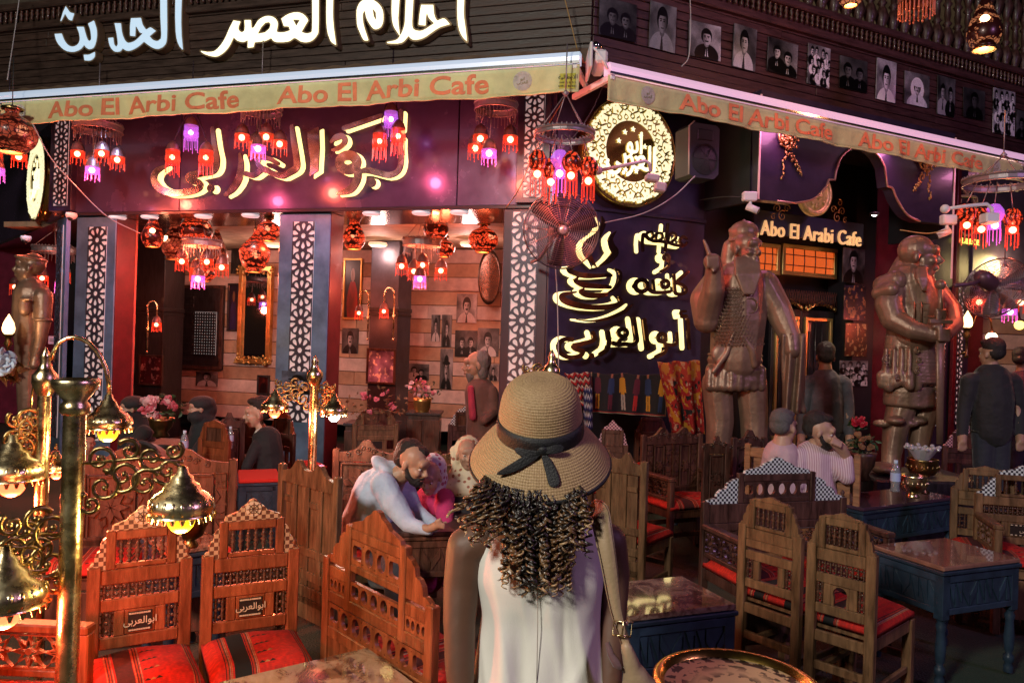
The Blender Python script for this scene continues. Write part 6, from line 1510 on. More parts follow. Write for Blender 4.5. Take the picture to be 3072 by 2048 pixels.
# man in the white hoodie leaning over
f = person('man in a white hooded sweatshirt bending forward over the table beside a woman in pink', 1150, 1590, 4.35)
q = MB(); M = f.head(q, 1238, 1390, -.06, 114, 66, 22, 0); f.limb(q, [(1205, 1420, .0, 30), (1165, 1440, 0, 34)]); f.limb(q, [(1165, 1440, 0, 30), (1180, 1508, -.15, 14), (1226, 1572, -.20, 13), (1285, 1586, -.26, 12), (1318, 1572, -.28, 13)])
for k in range(4): f.limb(q, [(1310, 1566+k*4, -.30, 4), (1332, 1572+k*4, -.30, 3.4)])
f.limb(q, [(1308, 1562, -.30, 4.5), (1322, 1556, -.30, 4)]); o = fuse('body', q, .007, skin_t, f.t, 1); f.eyes(M, f.t); beard(f, M, hair_d)
hair_cap(f, 1232, 1382, -.03, 114, 70, hair_d, 1, 22)
q = MB(); f.limb(q, [(1168, 1432, .04, 52), (1128, 1490, .04, 74), (1102, 1570, .04, 80), (1098, 1700, .04, 78)]); f.limb(q, [(1150, 1455, -.10, 40), (1180, 1508, -.15, 38), (1226, 1572, -.20, 26), (1286, 1590, -.25, 15)]); f.ell(q, 1110, 1455, .06, 44, 46, 56, 35)
f.limb(q, [(1190, 1430, .15, 44), (1240, 1530, .1, 30), (1300, 1570, -.1, 17)]); f.ell(q, 1150, 1398, .05, 46, 42, 22, 38); f.ell(q, 1166, 1412, 0, 40, 36, 18, 38)
fuse('hoodie', q, .010, hood_c, f.t, 3, .014, 9)
q = MB(); f.limb(q, [(1100, 1700, 0, 60), (1200, 1720, -.4, 48), (1200, 1880, -.45, 34)]); fuse('trousers', q, .014, jean_c, f.t, 2)
f = person('woman in a hot pink jacket and sprigged white headscarf beside the man in the hoodie', 1290, 1590, 4.6)
q = MB(); M = f.head(q, 1290, 1432, -.05, 96, -12, 22); f.limb(q, [(1290, 1450, .02, 18), (1294, 1500, .05, 24), (1332, 1497, 0, 14), (1334, 1550, -.12, 12), (1338, 1590, -.30, 10), (1324, 1580, -.32, 9)]); 
for k in range(4): f.limb(q, [(1330+k*4, 1582, -.33, 3.6), (1324+k*4, 1596, -.36, 3.2)])
fuse('body', q, .007, skin_l, f.t, 1); f.eyes(M, f.t)
q = MB(); f.ell(q, 1298, 1405, .02, 44, 46, 48); f.ell(q, 1320, 1440, .06, 24, 40, 50); f.ell(q, 1308, 1472, .04, 30, 36, 30); f.limb(q, [(1262, 1395, .02, 16), (1258, 1440, .04, 14)]); fuse('headscarf', q, .008, scarf1, f.t, 2, .01, 14)
q = MB(); f.limb(q, [(1294, 1500, .05, 50), (1284, 1590, .05, 58), (1282, 1720, .05, 60)]); f.limb(q, [(1332, 1495, 0, 32), (1334, 1550, -.12, 26), (1340, 1590, -.26, 15)]); fuse('jacket', q, .010, pink_c, f.t, 2, .012, 10)
f = person('woman in a cream flowered headscarf and dark printed blouse facing the camera', 1400, 1500, 4.72)
q = MB(); M = f.head(q, 1402, 1362, -.03, 92, 12, 2); fuse('body', q, .007, skin_t, f.t, 1); f.eyes(M, f.t)
q = MB(); f.ell(q, 1404, 1350, .04, 42, 44, 46); f.limb(q, [(1362, 1350, .02, 12), (1366, 1400, .0, 14)]); f.limb(q, [(1444, 1350, .02, 12), (1438, 1400, .0, 14)]); f.ell(q, 1404, 1425, 0, 62, 44, 34); f.ell(q, 1395, 1460, -.02, 78, 48, 36); fuse('headscarf', q, .008, scarf2, f.t, 2, .014, 12)
q = MB(); f.limb(q, [(1400, 1480, .05, 74), (1400, 1620, .05, 80)]); f.limb(q, [(1345, 1480, 0, 30), (1335, 1550, -.1, 26), (1370, 1570, -.25, 18)]); fuse('blouse', q, .012, blouse, f.t, 2, .01, 8)
q = MB(); f.limb(q, [(1378, 1570, -.26, 11), (1400, 1568, -.28, 11)]); fuse('hand', q, .008, skin_t, f.t, 1)
# young man in profile
f = person('young man in black seen in profile left of the middle lamp post', 785, 1330, 6.6)
q = MB(); M = f.head(q, 772, 1242, 0, 82, -68, 4); f.limb(q, [(782, 1280, 0, 15), (790, 1310, 0, 22)]); fuse('body', q, .009, skin_l, f.t, 1); f.eyes(M, f.t); hair_cap(f, 776, 1234, .01, 86, -68, hair_d)
q = MB(); f.limb(q, [(800, 1320, 0, 44), (805, 1420, 0, 52)]); f.limb(q, [(770, 1340, -.1, 20), (740, 1400, -.2, 15)]); fuse('jacket', q, .012, blk_c, f.t, 2, .012, 8)
q = MB(); f.limb(q, [(784, 1304, -.02, 22), (786, 1318, -.03, 24)]); fuse('shirt_collar', q, .010, wht_c, f.t, 1)
for (x, y, Y, lab) in ((402, 1228, 6.9, 'person veiled in black behind the rose bouquet at the left'), (606, 1228, 6.7, 'person veiled in black left of the young man in profile')):
    f = person(lab, x, y+100, Y); q = MB(); M = f.head(q, x-8, y-2, -.05, 66, -60); fuse('body', q, .009, skin_l, f.t, 1); f.eyes(M, f.t)
    q = MB(); f.ell(q, x+6, y-12, .02, 36, 36, 30); f.ell(q, x-14, y+20, -.045, 28, 34, 22); f.ell(q, x, y-18, -.01, 38, 38, 24); f.ell(q, x+8, y, .02, 36, 36, 36); f.limb(q, [(x+6, y+30, 0, 34), (x+10, y+90, 0, 52), (x+10, y+200, 0, 60)]); f.limb(q, [(x+30, y+70, -.1, 24), (x-20, y+130, -.25, 16)]); fuse('veil_and_robe', q, .011, blk_c, f.t, 2, .012, 8)
f = person('child with dark hair partly hidden behind the thick brass post', 262, 1400, 5.6)
q = MB(); M = f.head(q, 262, 1330, 0, 62, 40); f.limb(q, [(262, 1355, 0, 14), (262, 1380, 0, 20)]); fuse('body', q, .009, skin_t, f.t, 1); f.eyes(M, f.t); hair_cap(f, 262, 1324, .01, 64, 40, hair_d)
q = MB(); f.limb(q, [(265, 1400, 0, 42), (268, 1500, 0, 46)]); fuse('shirt', q, .012, cloth('coral_shirt', (.45, .12, .10)), f.t, 2, .01, 8)
# standing men on the right
def standing(label, x, yh, Y, hh, yaw, top, legs, hair, sk, w=1.0, armb=0):
    f = person(label, x, yh+300, Y); u = hh/66.0; q = MB(); M = f.head(q, x, yh, 0, hh, yaw)
    f.limb(q, [(x, yh+26*u, .02, 17*u), (x, yh+44*u, .02, 20*u)])
    for s in (-1, 1):
        f.limb(q, [(x+s*66*u*w, yh+205*u, -.05, 12*u), (x+s*66*u*w, yh+222*u, -.08, 11*u)])
        for k in range(4): f.limb(q, [(x+s*66*u*w+(k-1.5)*6*u, yh+228*u, -.09, 3.6*u), (x+s*66*u*w+(k-1.5)*6*u, yh+246*u-abs(k-1.3)*3, -.10, 3*u)])
    f.limb(q, [(x, yh+44*u, .02, 20*u), (x, yh+130*u, .02, 30*u)]); [f.limb(q, [(x, yh+80*u, .02, 16*u), (x+s*44*u*w, yh+78*u, .02, 12*u), (x+s*60*u*w, yh+140*u, .0, 10*u), (x+s*66*u*w, yh+205*u, -.05, 11*u)]) for s in (-1, 1)]
    o = fuse('body', q, .010, sk, f.t, 1); f.eyes(M, f.t); hair_cap(f, x, yh-5*u, .01, hh*1.03, yaw, hair)
    q = MB(); f.limb(q, [(x, yh+66*u, .02, 40*u*w), (x, yh+120*u, .02, 46*u*w), (x, yh+190*u, .02, 44*u*w)]); f.limb(q, [(x-46*u*w, yh+66*u, .02, 20*u), (x+46*u*w, yh+66*u, .02, 20*u)])
    for s in (-1, 1): f.limb(q, [(x+s*50*u*w, yh+70*u, .02, 21*u), (x+s*62*u*w, yh+140*u, .02+armb, 17*u), (x+s*66*u*w, yh+205*u, -.05, 13*u)])
    fuse('top', q, .011, top, f.t, 2, .014, 9)
    q = MB(); 
    for s in (-1, 1): f.limb(q, [(x+s*20*u, yh+205*u, .02, 28*u), (x+s*22*u, yh+330*u, 0, 20*u), (x+s*22*u, yh+470*u, .02, 15*u)]); f.limb(q, [(x+s*22*u, yh+476*u, 0, 11*u), (x+s*24*u, yh+480*u, -.12, 10*u)])
    fuse('trousers', q, .013, legs, f.t, 2); 
    q = MB(); f.ell(q, x, yh+196*u, .02, 47*u*w, 42*u, 6*u); fuse('belt', q, .010, dwire_m, f.t, 1)
    return f
standing('man standing with his back turned in a slate grey sweater before the entrance door', 2476, 1072, 7.9, 74, 165, gry_c, jean_c, hair_d, skin_t, .98)
standing('man in a black shirt standing with his back turned at the right', 2974, 1062, 6.6, 78, 200, blk_c, jean_c, hair_d, skin_t, 1.12)
standing('person in a dark wine shirt at the right edge beyond the man in black', 3066, 1080, 7.6, 62, 120, cloth('wine_shirt', (.10, .02, .04)), jean_c, hair_d, skin_t, .95)
f = person('grey-haired man in a rose shirt seated on the tan settee, turned away', 2352, 1350, 5.35)
q = MB(); M = f.head(q, 2356, 1282, 0, 92, 130, 2); f.limb(q, [(2348, 1315, .02, 26), (2345, 1345, .02, 34)]); fuse('body', q, .009, skin_l, f.t, 1); f.eyes(M, f.t); hair_cap(f, 2350, 1276, .0, 94, 130, hair_g)
q = MB(); f.limb(q, [(2345, 1372, .04, 58), (2345, 1480, .04, 70)]); fuse('shirt', q, .012, rose_c, f.t, 2, .012, 8)
f = person('bearded man in a pale striped shirt resting his chin on his fist', 2460, 1350, 5.35)
q = MB(); M = f.head(q, 2462, 1296, -.04, 92, 68, 12); f.limb(q, [(2446, 1335, .02, 24), (2440, 1355, .02, 30)]); f.limb(q, [(2440, 1355, .02, 30), (2490, 1380, .0, 16), (2538, 1428, -.08, 13), (2540, 1370, -.06, 14), (2525, 1345, -.08, 17), (2508, 1330, -.1, 16)])
for k in range(4): f.limb(q, [(2500+k*8, 1318+k*3, -.13, 5), (2494+k*9, 1328+k*4, -.15, 4.6)])
f.limb(q, [(2512, 1322, -.13, 5), (2498, 1314, -.13, 4.4)]); fuse('body', q, .008, skin_l, f.t, 1); f.eyes(M, f.t); beard(f, M, hair_d); hair_cap(f, 2456, 1286, -.02, 96, 68, hair_d, 1, 8)
stripe = mat('pale_pink_striped_shirt', (.60, .44, .50), .8)
def stp(n, b, mp, L):
    w = n.nodes.new('ShaderNodeTexWave'); w.inputs['Scale'].default_value = 22; w.bands_direction = 'X'; w.inputs['Distortion'].default_value = .6
    r = n.nodes.new('ShaderNodeValToRGB'); r.color_ramp.elements[0].color = (.42, .24, .30, 1); r.color_ramp.elements[1].color = (.66, .52, .58, 1); L(mp.outputs[0], w.inputs[0]); L(w.outputs[0], r.inputs[0]); L(r.outputs[0], b.inputs['Base Color'])
q = MB(); f.limb(q, [(2438, 1380, .04, 60), (2440, 1490, .04, 70)]); f.limb(q, [(2400, 1370, .0, 30), (2390, 1450, -.05, 26)]); f.limb(q, [(2490, 1375, 0, 34), (2540, 1430, -.08, 24), (2544, 1378, -.07, 16)]); fuse('shirt', q, .011, mat('pale_pink_striped_cotton', (.6, .45, .5), .8, pattern=stp, bump=.3, bscale=18), f.t, 2, .014, 8)
# ================================================================ the woman with the straw hat
Yw = 2.05; f = Fig('person', 'woman seen from behind in a straw hat and sleeveless ivory dress with long golden-brown curls', 'person', 1620, 2048, Yw)
ivory = mat('ivory_satin_dress', (.84, .81, .74), .38, bump=.12, bscale=300, var=.06, vscale=3, sheen=.2)
q = MB(); M = f.head(q, 1612, 1392, .03, 240, 178, -4); f.limb(q, [(1612, 1480, .03, 52), (1612, 1560, .03, 62)])
f.limb(q, [(1490, 1585, .02, 52), (1612, 1575, .03, 70), (1740, 1578, .02, 52)])
f.limb(q, [(1400, 1640, .02, 62), (1386, 1750, .02, 58), (1378, 1860, .0, 50), (1380, 2000, -.02, 46), (1385, 2130, -.04, 34), (1388, 2240, -.06, 28)])
f.limb(q, [(1480, 1600, .02, 58), (1405, 1640, .02, 62)])
f.limb(q, [(1760, 1590, .03, 52), (1824, 1625, .04, 58), (1840, 1720, .05, 52), (1840, 1830, .04, 43), (1832, 2000, .0, 38), (1826, 2140, -.03, 30), (1824, 2240, -.05, 26)])
for cx in (1388, 1824):
    f.ell(q, cx, 2280, -.06, 26, 34, 44)
    for k in range(4): f.limb(q, [(cx-4+(k-1.5)*3, 2310, -.09+k*.02, 9), (cx-2, 2345-abs(k-1.5)*5, -.10+k*.022, 8), (cx+4, 2375-abs(k-1.5)*9, -.11+k*.022, 6.5)])
    f.limb(q, [(cx+10, 2260, -.09, 10), (cx+18, 2300, -.13, 9), (cx+18, 2325, -.15, 7)])
for s in (-1, 1): f.limb(q, [(1620+s*70, 2300, .05, 80), (1620+s*60, 2750, .05, 52), (1620+s*60, 2790, .05, 50), (1620+s*60, 2870, .06, 30)])
fuse('body', q, .0085, skin_d, f.t, 3)
# dress as a draped shell
rows = [(1528, 1560, 1690, .05), (1545, 1500, 1775, .078), (1575, 1456, 1806, .096), (1620, 1440, 1815, .105), (1680, 1430, 1812, .112), (1740, 1426, 1816, .116), (1800, 1436, 1810, .112), (1860, 1442, 1806, .110), (1930, 1432, 1816, .118), (2010, 1414, 1832, .13), (2100, 1392, 1850, .145), (2250, 1372, 1872, .16), (2500, 1350, 1890, .17), (2700, 1340, 1900, .18)]
rr_ = spl(rows, 8); n = 132; vs = []
for i, (py, xl, xr, dep) in enumerate(rr_):
    a = f.p(xl, py, 0); b = f.p(xr, py, 0); cx = (a.x+b.x)/2; hw = (b.x-a.x)/2; z = (a.z+b.z)/2; g = min(1, max(0, (py-1640)/420.))
    for k in range(n):
        th = 2*PI*k/n; sx = math.cos(th); sy = math.sin(th); ex = abs(sx)**.86*math.copysign(1, sx); x_ = cx+hw*ex
        fold = g*(.015*(1-1.6*abs(math.sin(x_*17+z*2.2)))+.008*math.sin(x_*61-z*7+1)+.006*(1-2*abs(math.sin(x_*47+z*9))))
        crease = .006*math.exp(-((x_-(.20+(z-1.0)*.55))/.018)**2)*g+.007*math.exp(-((x_-(-.02-(z-.9)*.35))/.02)**2)*g-.004*math.exp(-((x_-.055)/.004)**2)
        y = .03+dep*abs(sy)**.9*math.copysign(1, sy); d = fold+crease
        vs.append((x_+sx*d*.3, y-(d if sy < 0 else -d), z+(.0)))
q = MB(); R_ = len(rr_); q.add(vs, [(i*n+k, i*n+(k+1) % n, (i+1)*n+(k+1) % n, (i+1)*n+k) for i in range(R_-1) for k in range(n)], smooth=True)
o = q.build('dress', ivory, f.t); md = o.modifiers.new('t', 'SOLIDIFY'); md.thickness = .003; md = o.modifiers.new('s', 'SUBSURF'); md.levels = 1; md.render_levels = 1
q = MB(); q.tube([f.p(x, y, d) for x, y, d in [(1612, 1545, -.078), (1612, 1700, -.092), (1613, 1860, -.090), (1610, 2048, -.10)]], .0012, 5); q.build('back_seam', mat('seam_thread', (.40, .36, .30), .7), f.t)
# straw hat
def straw_pat(n, b, mp, L):
    sx = n.nodes.new('ShaderNodeSeparateXYZ'); L(mp.outputs[0], sx.inputs[0])
    at_ = n.nodes.new('ShaderNodeMath'); at_.operation = 'ARCTAN2'; L(sx.outputs[1], at_.inputs[0]); L(sx.outputs[0], at_.inputs[1])
    mu = n.nodes.new('ShaderNodeMath'); mu.operation = 'MULTIPLY'; mu.inputs[1].default_value = 150; L(at_.outputs[0], mu.inputs[0])
    s = n.nodes.new('ShaderNodeMath'); s.operation = 'SINE'; L(mu.outputs[0], s.inputs[0])
    nz = n.nodes.new('ShaderNodeTexNoise'); nz.inputs['Scale'].default_value = 260; nz.inputs['Detail'].default_value = 2; L(mp.outputs[0], nz.inputs[0])
    n3 = n.nodes.new('ShaderNodeTexNoise'); n3.inputs['Scale'].default_value = 9; L(mp.outputs[0], n3.inputs[0])
    ad = n.nodes.new('ShaderNodeMath'); ad.operation = 'MULTIPLY_ADD'; ad.inputs[1].default_value = .12; L(s.outputs[0], ad.inputs[0]); L(nz.outputs[0], ad.inputs[2])
    r = n.nodes.new('ShaderNodeValToRGB'); r.color_ramp.elements[0].position = .15; r.color_ramp.elements[1].position = .85; r.color_ramp.elements[0].color = (.20, .115, .050, 1); r.color_ramp.elements[1].color = (.52, .36, .19, 1)
    L(ad.outputs[0], r.inputs[0]); L(r.outputs[0], b.inputs['Base Color'])
    bp = n.nodes.new('ShaderNodeBump'); bp.inputs['Strength'].default_value = .7; bp.inputs['Distance'].default_value = .0015; L(ad.outputs[0], bp.inputs['Height']); L(bp.outputs[0], b.inputs['Normal'])
straw = mat('woven_straw', (.45, .32, .17), .62, pattern=straw_pat)
key = [(.001, .148), (.030, .147), (.060, .140), (.084, .122), (.098, .095), (.106, .055), (.110, .015), (.112, -.004), (.130, -.022), (.152, -.046), (.172, -.073), (.190, -.101)]
P2 = [tuple(p) for p in spl(key, 40)]; prof = []; L0 = 0
for i, (r, z) in enumerate(P2):
    if i: L0 += math.hypot(r-P2[i-1][0], z-P2[i-1][1])
    rip = .0017*abs(math.sin(L0*PI/.0075)); prof.append((r+rip, z+rip*.4))
hat_c = f.p(1621, 1286, .02); hm = Matrix.Translation(hat_c) @ Matrix.Rotation(R(25), 4, 'X') @ Matrix.Rotation(R(-2), 4, 'Y')
hat = thing('straw_hat', 'woven straw sun hat with black ribbon, bow and dark brim binding on the woman', 'hat', f.o+hat_c); hm2 = Matrix.Rotation(R(25), 4, 'X') @ Matrix.Rotation(R(-2), 4, 'Y')
hat.rotation_euler = hm2.to_euler()
q = MB(); q.lathe(prof, 96); o = q.build('crown_and_brim', straw, hat); md = o.modifiers.new('t', 'SOLIDIFY'); md.thickness = .003
rib = mat('black_ribbon', (.008, .008, .010), .6, bump=.3, bscale=200)
q = MB(); q.lathe([(.1175, -.010), (.1185, .000), (.1175, .020), (.1150, .040), (.1130, .040)], 72); q.build('ribbon_band', rib, hat)
q = MB(); q.tube([(.190*math.cos(a), .190*math.sin(a), -.102) for a in np.linspace(0, 2*PI, 97)[:-1]], .0072, 8, closed=True); q.build('brim_binding', rib, hat)
def ribbon(q, pts, w, nrm=(0, -1, .5)):
    nrm = Vector(nrm).normalized(); vs = []; P = [Vector(p) for p in pts]
    for i, p in enumerate(P):
        t_ = (P[min(i+1, len(P)-1)]-P[max(i-1, 0)]).normalized(); s_ = t_.cross(nrm).normalized(); ww = w[i] if isinstance(w, list) else w
        vs += [p-s_*ww, p+s_*ww]
    q.add(vs, [(2*i, 2*i+1, 2*i+3, 2*i+2) for i in range(len(P)-1)], smooth=True)
q = MB(); q.ball((.004, -.122, .008), (.016, .008, .014), 12, 8)
ribbon(q, [(.0, -.124, .008), (-.035, -.136, -.006), (-.075, -.146, -.030), (-.118, -.142, -.050)], [.010, .014, .014, .004])
ribbon(q, [(.004, -.124, .004), (.018, -.140, -.020), (.030, -.160, -.045), (.034, -.176, -.066)], [.008, .014, .017, .017]); ribbon(q, [(.0, -.126, .01), (.03, -.128, .016), (.06, -.118, .018)], [.006, .014, .010])
ribbon(q, [(-.0, -.126, .008), (-.04, -.132, .004), (-.07, -.118, .014)], [.006, .012, .010])
o = q.build('bow', rib, hat, fix=False); md = o.modifiers.new('t', 'SOLIDIFY'); md.thickness = .0015; md = o.modifiers.new('s', 'SUBSURF'); md.levels = 2; md.render_levels = 2
# hair: tight braids at the roots opening into spiral curls
hm_ = [mat('golden_brown_hair', (.16, .082, .036), .3, var=.5, vscale=30, spec=.8), mat('dark_brown_hair', (.018, .010, .007), .4, var=.3, vscale=30, spec=.8), mat('honey_hair', (.42, .26, .13), .32, var=.3, vscale=30, spec=.8)]
g = np.random.default_rng(11); qs = [MB(), MB(), MB()]
NC = 150
for i in range(NC):
    u = max(-1, min(1, -1+2*(i+.5)/NC+g.normal(0, .03))); lay = g.random(); side = u < -.5
    px0 = 1600+u*148; y0 = 1470-44*u*u; px1 = (1595+u*172+g.normal(0, 16)) if not side else 1600+u*225+g.normal(0, 26)
    ln = g.uniform(190, 330)*(1-.2*max(0, u-.4))*(.86 if abs(u) > .7 else 1) if not side else g.uniform(80, 210)
    if g.random() < .3: ln *= .65
    px1 = min(px1, 1770); dd0 = -.03-.06*(1-u*u)-.02*lay; dd1 = -.095-.045*lay
    rad = g.uniform(.0065, .0125); pitch = rad*g.uniform(2.2, 3.0); L_ = ln*f.k; st = g.uniform(.08, .34); n = int(L_/pitch*12)+16; ph = g.uniform(0, 6.28); sg = g.choice([-1, 1]); sw = g.normal(0, 9); sw2 = g.normal(0, 4); gold = g.random()
    for s_i in range(3):
        po = .30*s_i+g.normal(0, .06); ro = 1-.06*s_i; pts = []; rs = []; tr = g.uniform(.0016, .0030)
        for k in range(n):
            v = k/(n-1); grow = min(1, max(0, (v-st)/.15)); c = f.p(px0+(px1-px0)*v**1.3+sw*math.sin(v*PI)+sw2*math.sin(v*7), y0+ln*v, dd0+(dd1-dd0)*min(1, v*2.0)); a = ph+po+sg*2*PI*v*L_/pitch*(1+.06*math.sin(v*9+i)); rr0 = rad*ro*grow*(1-.2*v)+.0016
            pts.append((c.x+rr0*math.cos(a), c.y+rr0*math.sin(a), c.z)); rs.append(tr*(1.0 if v < .92 else (1-v)*11+.12)*(1+.35*math.sin(k*1.6)*(v < st)))
        cut = int(n*g.uniform(.30, .75)); c2 = int(n*g.uniform(.8, .95))
        qs[1].tube(pts[:cut+1], rs[:cut+1], 6); k2 = 1 if gold < .22 else 0; gold += .3*side
        qs[k2].tube(pts[cut:c2+1], rs[cut:c2+1], 6, cap=False); qs[2 if gold > .5 else k2].tube(pts[c2:], rs[c2:], 6)
for qq, m_, in zip(qs, hm_): meta(qq.build('curls', m_, f.t), kind='stuff')
q = MB()   # mass of hair under the curls
f.ell(q, 1608, 1440, -.0, 118, 100, 90); f.ell(q, 1600, 1540, -.05, 112, 44, 90); f.ell(q, 1600, 1650, -.075, 98, 26, 90); fuse('hair_mass', q, .008, hm_[1], f.t, 3, .012, 20)
# bag with strap
tan_l = mat('beige_leather_strap', (.40, .28, .17), .5, bump=.15, bscale=120, var=.1)
bag = thing('shoulder_bag', 'beige leather shoulder bag with a buckled strap on the woman, cut by the lower edge', 'bag', f.o)
q = MB(); pts = [f.p(*a) for a in ((1800, 1530, .10), (1795, 1524, .02), (1800, 1545, -.07), (1814, 1620, -.10), (1828, 1700, -.11), (1840, 1780, -.11), (1851, 1840, -.11), (1868, 1900, -.11), (1878, 1935, -.11))]
pts = [Vector(p) for p in spl(pts, 5)]; m_ = len(pts); ribbon(q, pts, [.026-.014*min(1, max(0, (i-m_*.25)/(m_*.6))) for i in range(m_)], (-.15, -1, .1)); o = q.build('strap', tan_l, bag, fix=False); md = o.modifiers.new('t', 'SOLIDIFY'); md.thickness = .004
q = MB(); [q.tube([Vector(v)+Vector((0, -.0028, 0)) for v in [tuple(Vector(o.data.vertices[2*i].co)*(1-e)+Vector(o.data.vertices[2*i+1].co)*e) for i in range(m_)]], .0011, 5) for e in (.07, .93)]; q.build('strap_stitching', mat('brown_edge_paint', (.10, .06, .04), .6), bag)
q = MB(); c = f.p(1866, 1882, -.122); q.tube([c+Vector((x, 0, z)) for x, z in ((-.024, -.018), (.022, -.022), (.026, .014), (-.020, .018))], .003, 6, closed=True); q.tube([c+Vector((0, -.002, -.02)), c+Vector((.003, -.003, .018))], .002, 6); q.build('buckle', MT['polished_brass'], bag)
q = MB(); f.limb(q, [(1880, 1938, -.112, 19), (1898, 2000, -.105, 27), (1925, 2080, -.08, 60), (1930, 2190, -.06, 95), (1925, 2260, -.06, 100)]); f.limb(q, [(1890, 2060, -.1, 20), (1860, 2200, -.08, 60)]); fuse('bag_body', q, .009, tan_l, bag, 3, .012, 10)
q = MB(); q.tube([f.p(*a) for a in ((1822, 1925, -.10), (1832, 1960, -.11), (1850, 1990, -.115), (1870, 2010, -.115))], [.006, .009, .012, .004], 8); q.build('tassel', cloth('mauve_tassel', (.14, .07, .075)), bag)
# ================================================================ photographs and paintings (generated generic prints)
def portrait(seed, h=96, w=76, kind='bust'):
    g = np.random.default_rng(seed); Y, X = np.mgrid[0:h, 0:w]; X = (X-w/2)/w; Y = (h/2-Y)/h
    im = .35+.3*g.random()+.25*(noise_np(h, w, 3, seed)-.5)*2+.2*X*g.choice([-1, 1])
    def person_(cx, cy, s, dark, face=.82):
        nonlocal im; cx += g.uniform(-.05, .05); cy += g.uniform(-.05, .04); s *= g.uniform(.9, 1.15)
        sh = ((X-cx)/(.36*s))**2+((Y-(cy-.46*s))/(.30*s))**2; im = np.where(sh < 1, (.07 if dark else .80)+.10*noise_np(h, w, 8, seed+3), im)
        vv = (np.abs(X-cx) < .05*s*(1-((Y-(cy-.45*s))/(.3*s)))*.9) & (Y < cy-.16*s) & (Y > cy-.5*s)
        im = np.where(vv & (sh < 1), .85 if dark else .35, im); im = np.where((np.abs(X-cx) < .018*s) & (Y < cy-.2*s) & (sh < 1) & dark, .08, im)
        im = np.where(((X-cx)/(.075*s))**2+((Y-(cy-.15*s))/(.10*s))**2 < 1, face*.75, im)
        hr = ((X-cx)/(.165*s))**2+((Y-(cy+.05*s))/(.215*s))**2; im = np.where(hr < 1, .06+.10*noise_np(h, w, 14, seed+5), im)
        fc = ((X-cx-.01*s)/(.125*s))**2+((Y-(cy-.015*s))/(.175*s))**2
        sd = g.choice([-1, 1]); fv = face-.35*np.clip(sd*(X-cx)/(.12*s), 0, 1)-.05*g.random(); im = np.where((fc < 1) & (Y < cy+.11*s), fv, im)
        for ex in (-1, 1):
            im = np.where(((X-cx-ex*.05*s)/(.028*s))**2+((Y-cy-.02*s)/(.012*s))**2 < 1, .1, im); im = np.where((np.abs(X-cx-ex*.05*s) < .036*s) & (np.abs(Y-cy-.052*s) < .008*s), .12, im)
        im = np.where((np.abs(X-cx-sd*.012*s) < .012*s) & (Y < cy+.02*s) & (Y > cy-.06*s), fv*.8, im); im = np.where((np.abs(X-cx) < .04*s) & (np.abs(Y-cy+.10*s) < .010*s), .22, im)
        if seed % 3 == 0: im = np.where((np.abs(X-cx) < .05*s) & (np.abs(Y-cy+.078*s) < .012*s), .08, im)
    if kind == 'bust': person_(.0, .08, 1.15, seed % 2 == 0)
    elif kind == 'hat':
        person_(.0, .0, 1.15, True); im = np.where((X/.30)**2+((Y-.15)/.05)**2 < 1, .10, im); im = np.where((X/.17)**2+((Y-.22)/.13)**2 < 1, .08, im)
    elif kind == 'pair': person_(-.2, .08, .85, seed % 2 == 0); person_(.2, .02, .82, True)
    elif kind == 'group':
        for j in range(3):
            for i in range(4): person_(-.36+.24*i+.05*j, .33-.24*j, .46, (i+j) % 2 == 0, .7+.2*g.random())
    elif kind == 'scarf': im = np.where((X/.27)**2+((Y-.02)/.36)**2 < 1, .88, im); im = np.where((X/.42)**2+((Y+.5)/.34)**2 < 1, .8, im); person_(0, .02, .8, False); im = np.where(((X/.2)**2+((Y-.17)/.16)**2 < 1) & (Y > .1), .85, im)
    im = np.clip(im+.05*g.standard_normal((h, w))*.6, 0, 1)**1.5
    return im
def tint(im, c): return im[..., None]*np.array(c)
PIC = 'black and white photographs on the right planks'
def pic(fr, x0, x1, y0, y1, seed, kind, label, group=None, c=(.85, .83, .86), frame_m=None, off=.012, th=.01, arr=None, lean=0, gloss=.3, cat='photograph'):
    s0, za = fr.shift(off).loc(x0, (y0+y1)/2); s1, zb = fr.shift(off).loc(x1, (y0+y1)/2); sc, zt = fr.shift(off).loc((x0+x1)/2, y0); _, zd = fr.shift(off).loc((x0+x1)/2, y1)
    P = fr.w((s0+s1)/2, (zt+zd)/2, off); w, h = (s1-s0), zt-zd
    m = image_mat('print', arr if arr is not None else tint(portrait(seed, int(90*min(1.6, h/w)), 90, kind), c), gloss)
    if frame_m is None:
        o = rect('photo', m, -w/2, w/2, -h/2, h/2, -th/2, th/2, None, P, (0, R(lean), fr.a)); meta(o, label, cat, group); return o
    t = thing('framed_picture', label, 'picture', P, fr.a, group); rect('print', m, -w/2+.02, w/2-.02, -h/2+.02, h/2-.02, -.006, .004, t)
    frame('frame', -w/2, w/2, -h/2, h/2, .03, -.022, .02, frame_m, t); return t
lab = ['two people in conversation, first and largest at the corner', 'a seated woman, second from the corner', 'a person between striped curtains, third from the corner', 'a woman with pinned-up hair, fourth from the corner', 'a couple embracing, fifth from the corner', 'a crowd of faces, sixth from the corner', 'two people in the dark, seventh from the corner', 'a man in white with a raised hand, brightest in the row', 'a person in a pale headscarf, ninth from the corner', 'an arched doorway scene, tenth from the corner', 'a man in shadow, eleventh from the corner', 'a group in white robes near the right end', 'a dark scene cut by the right edge']
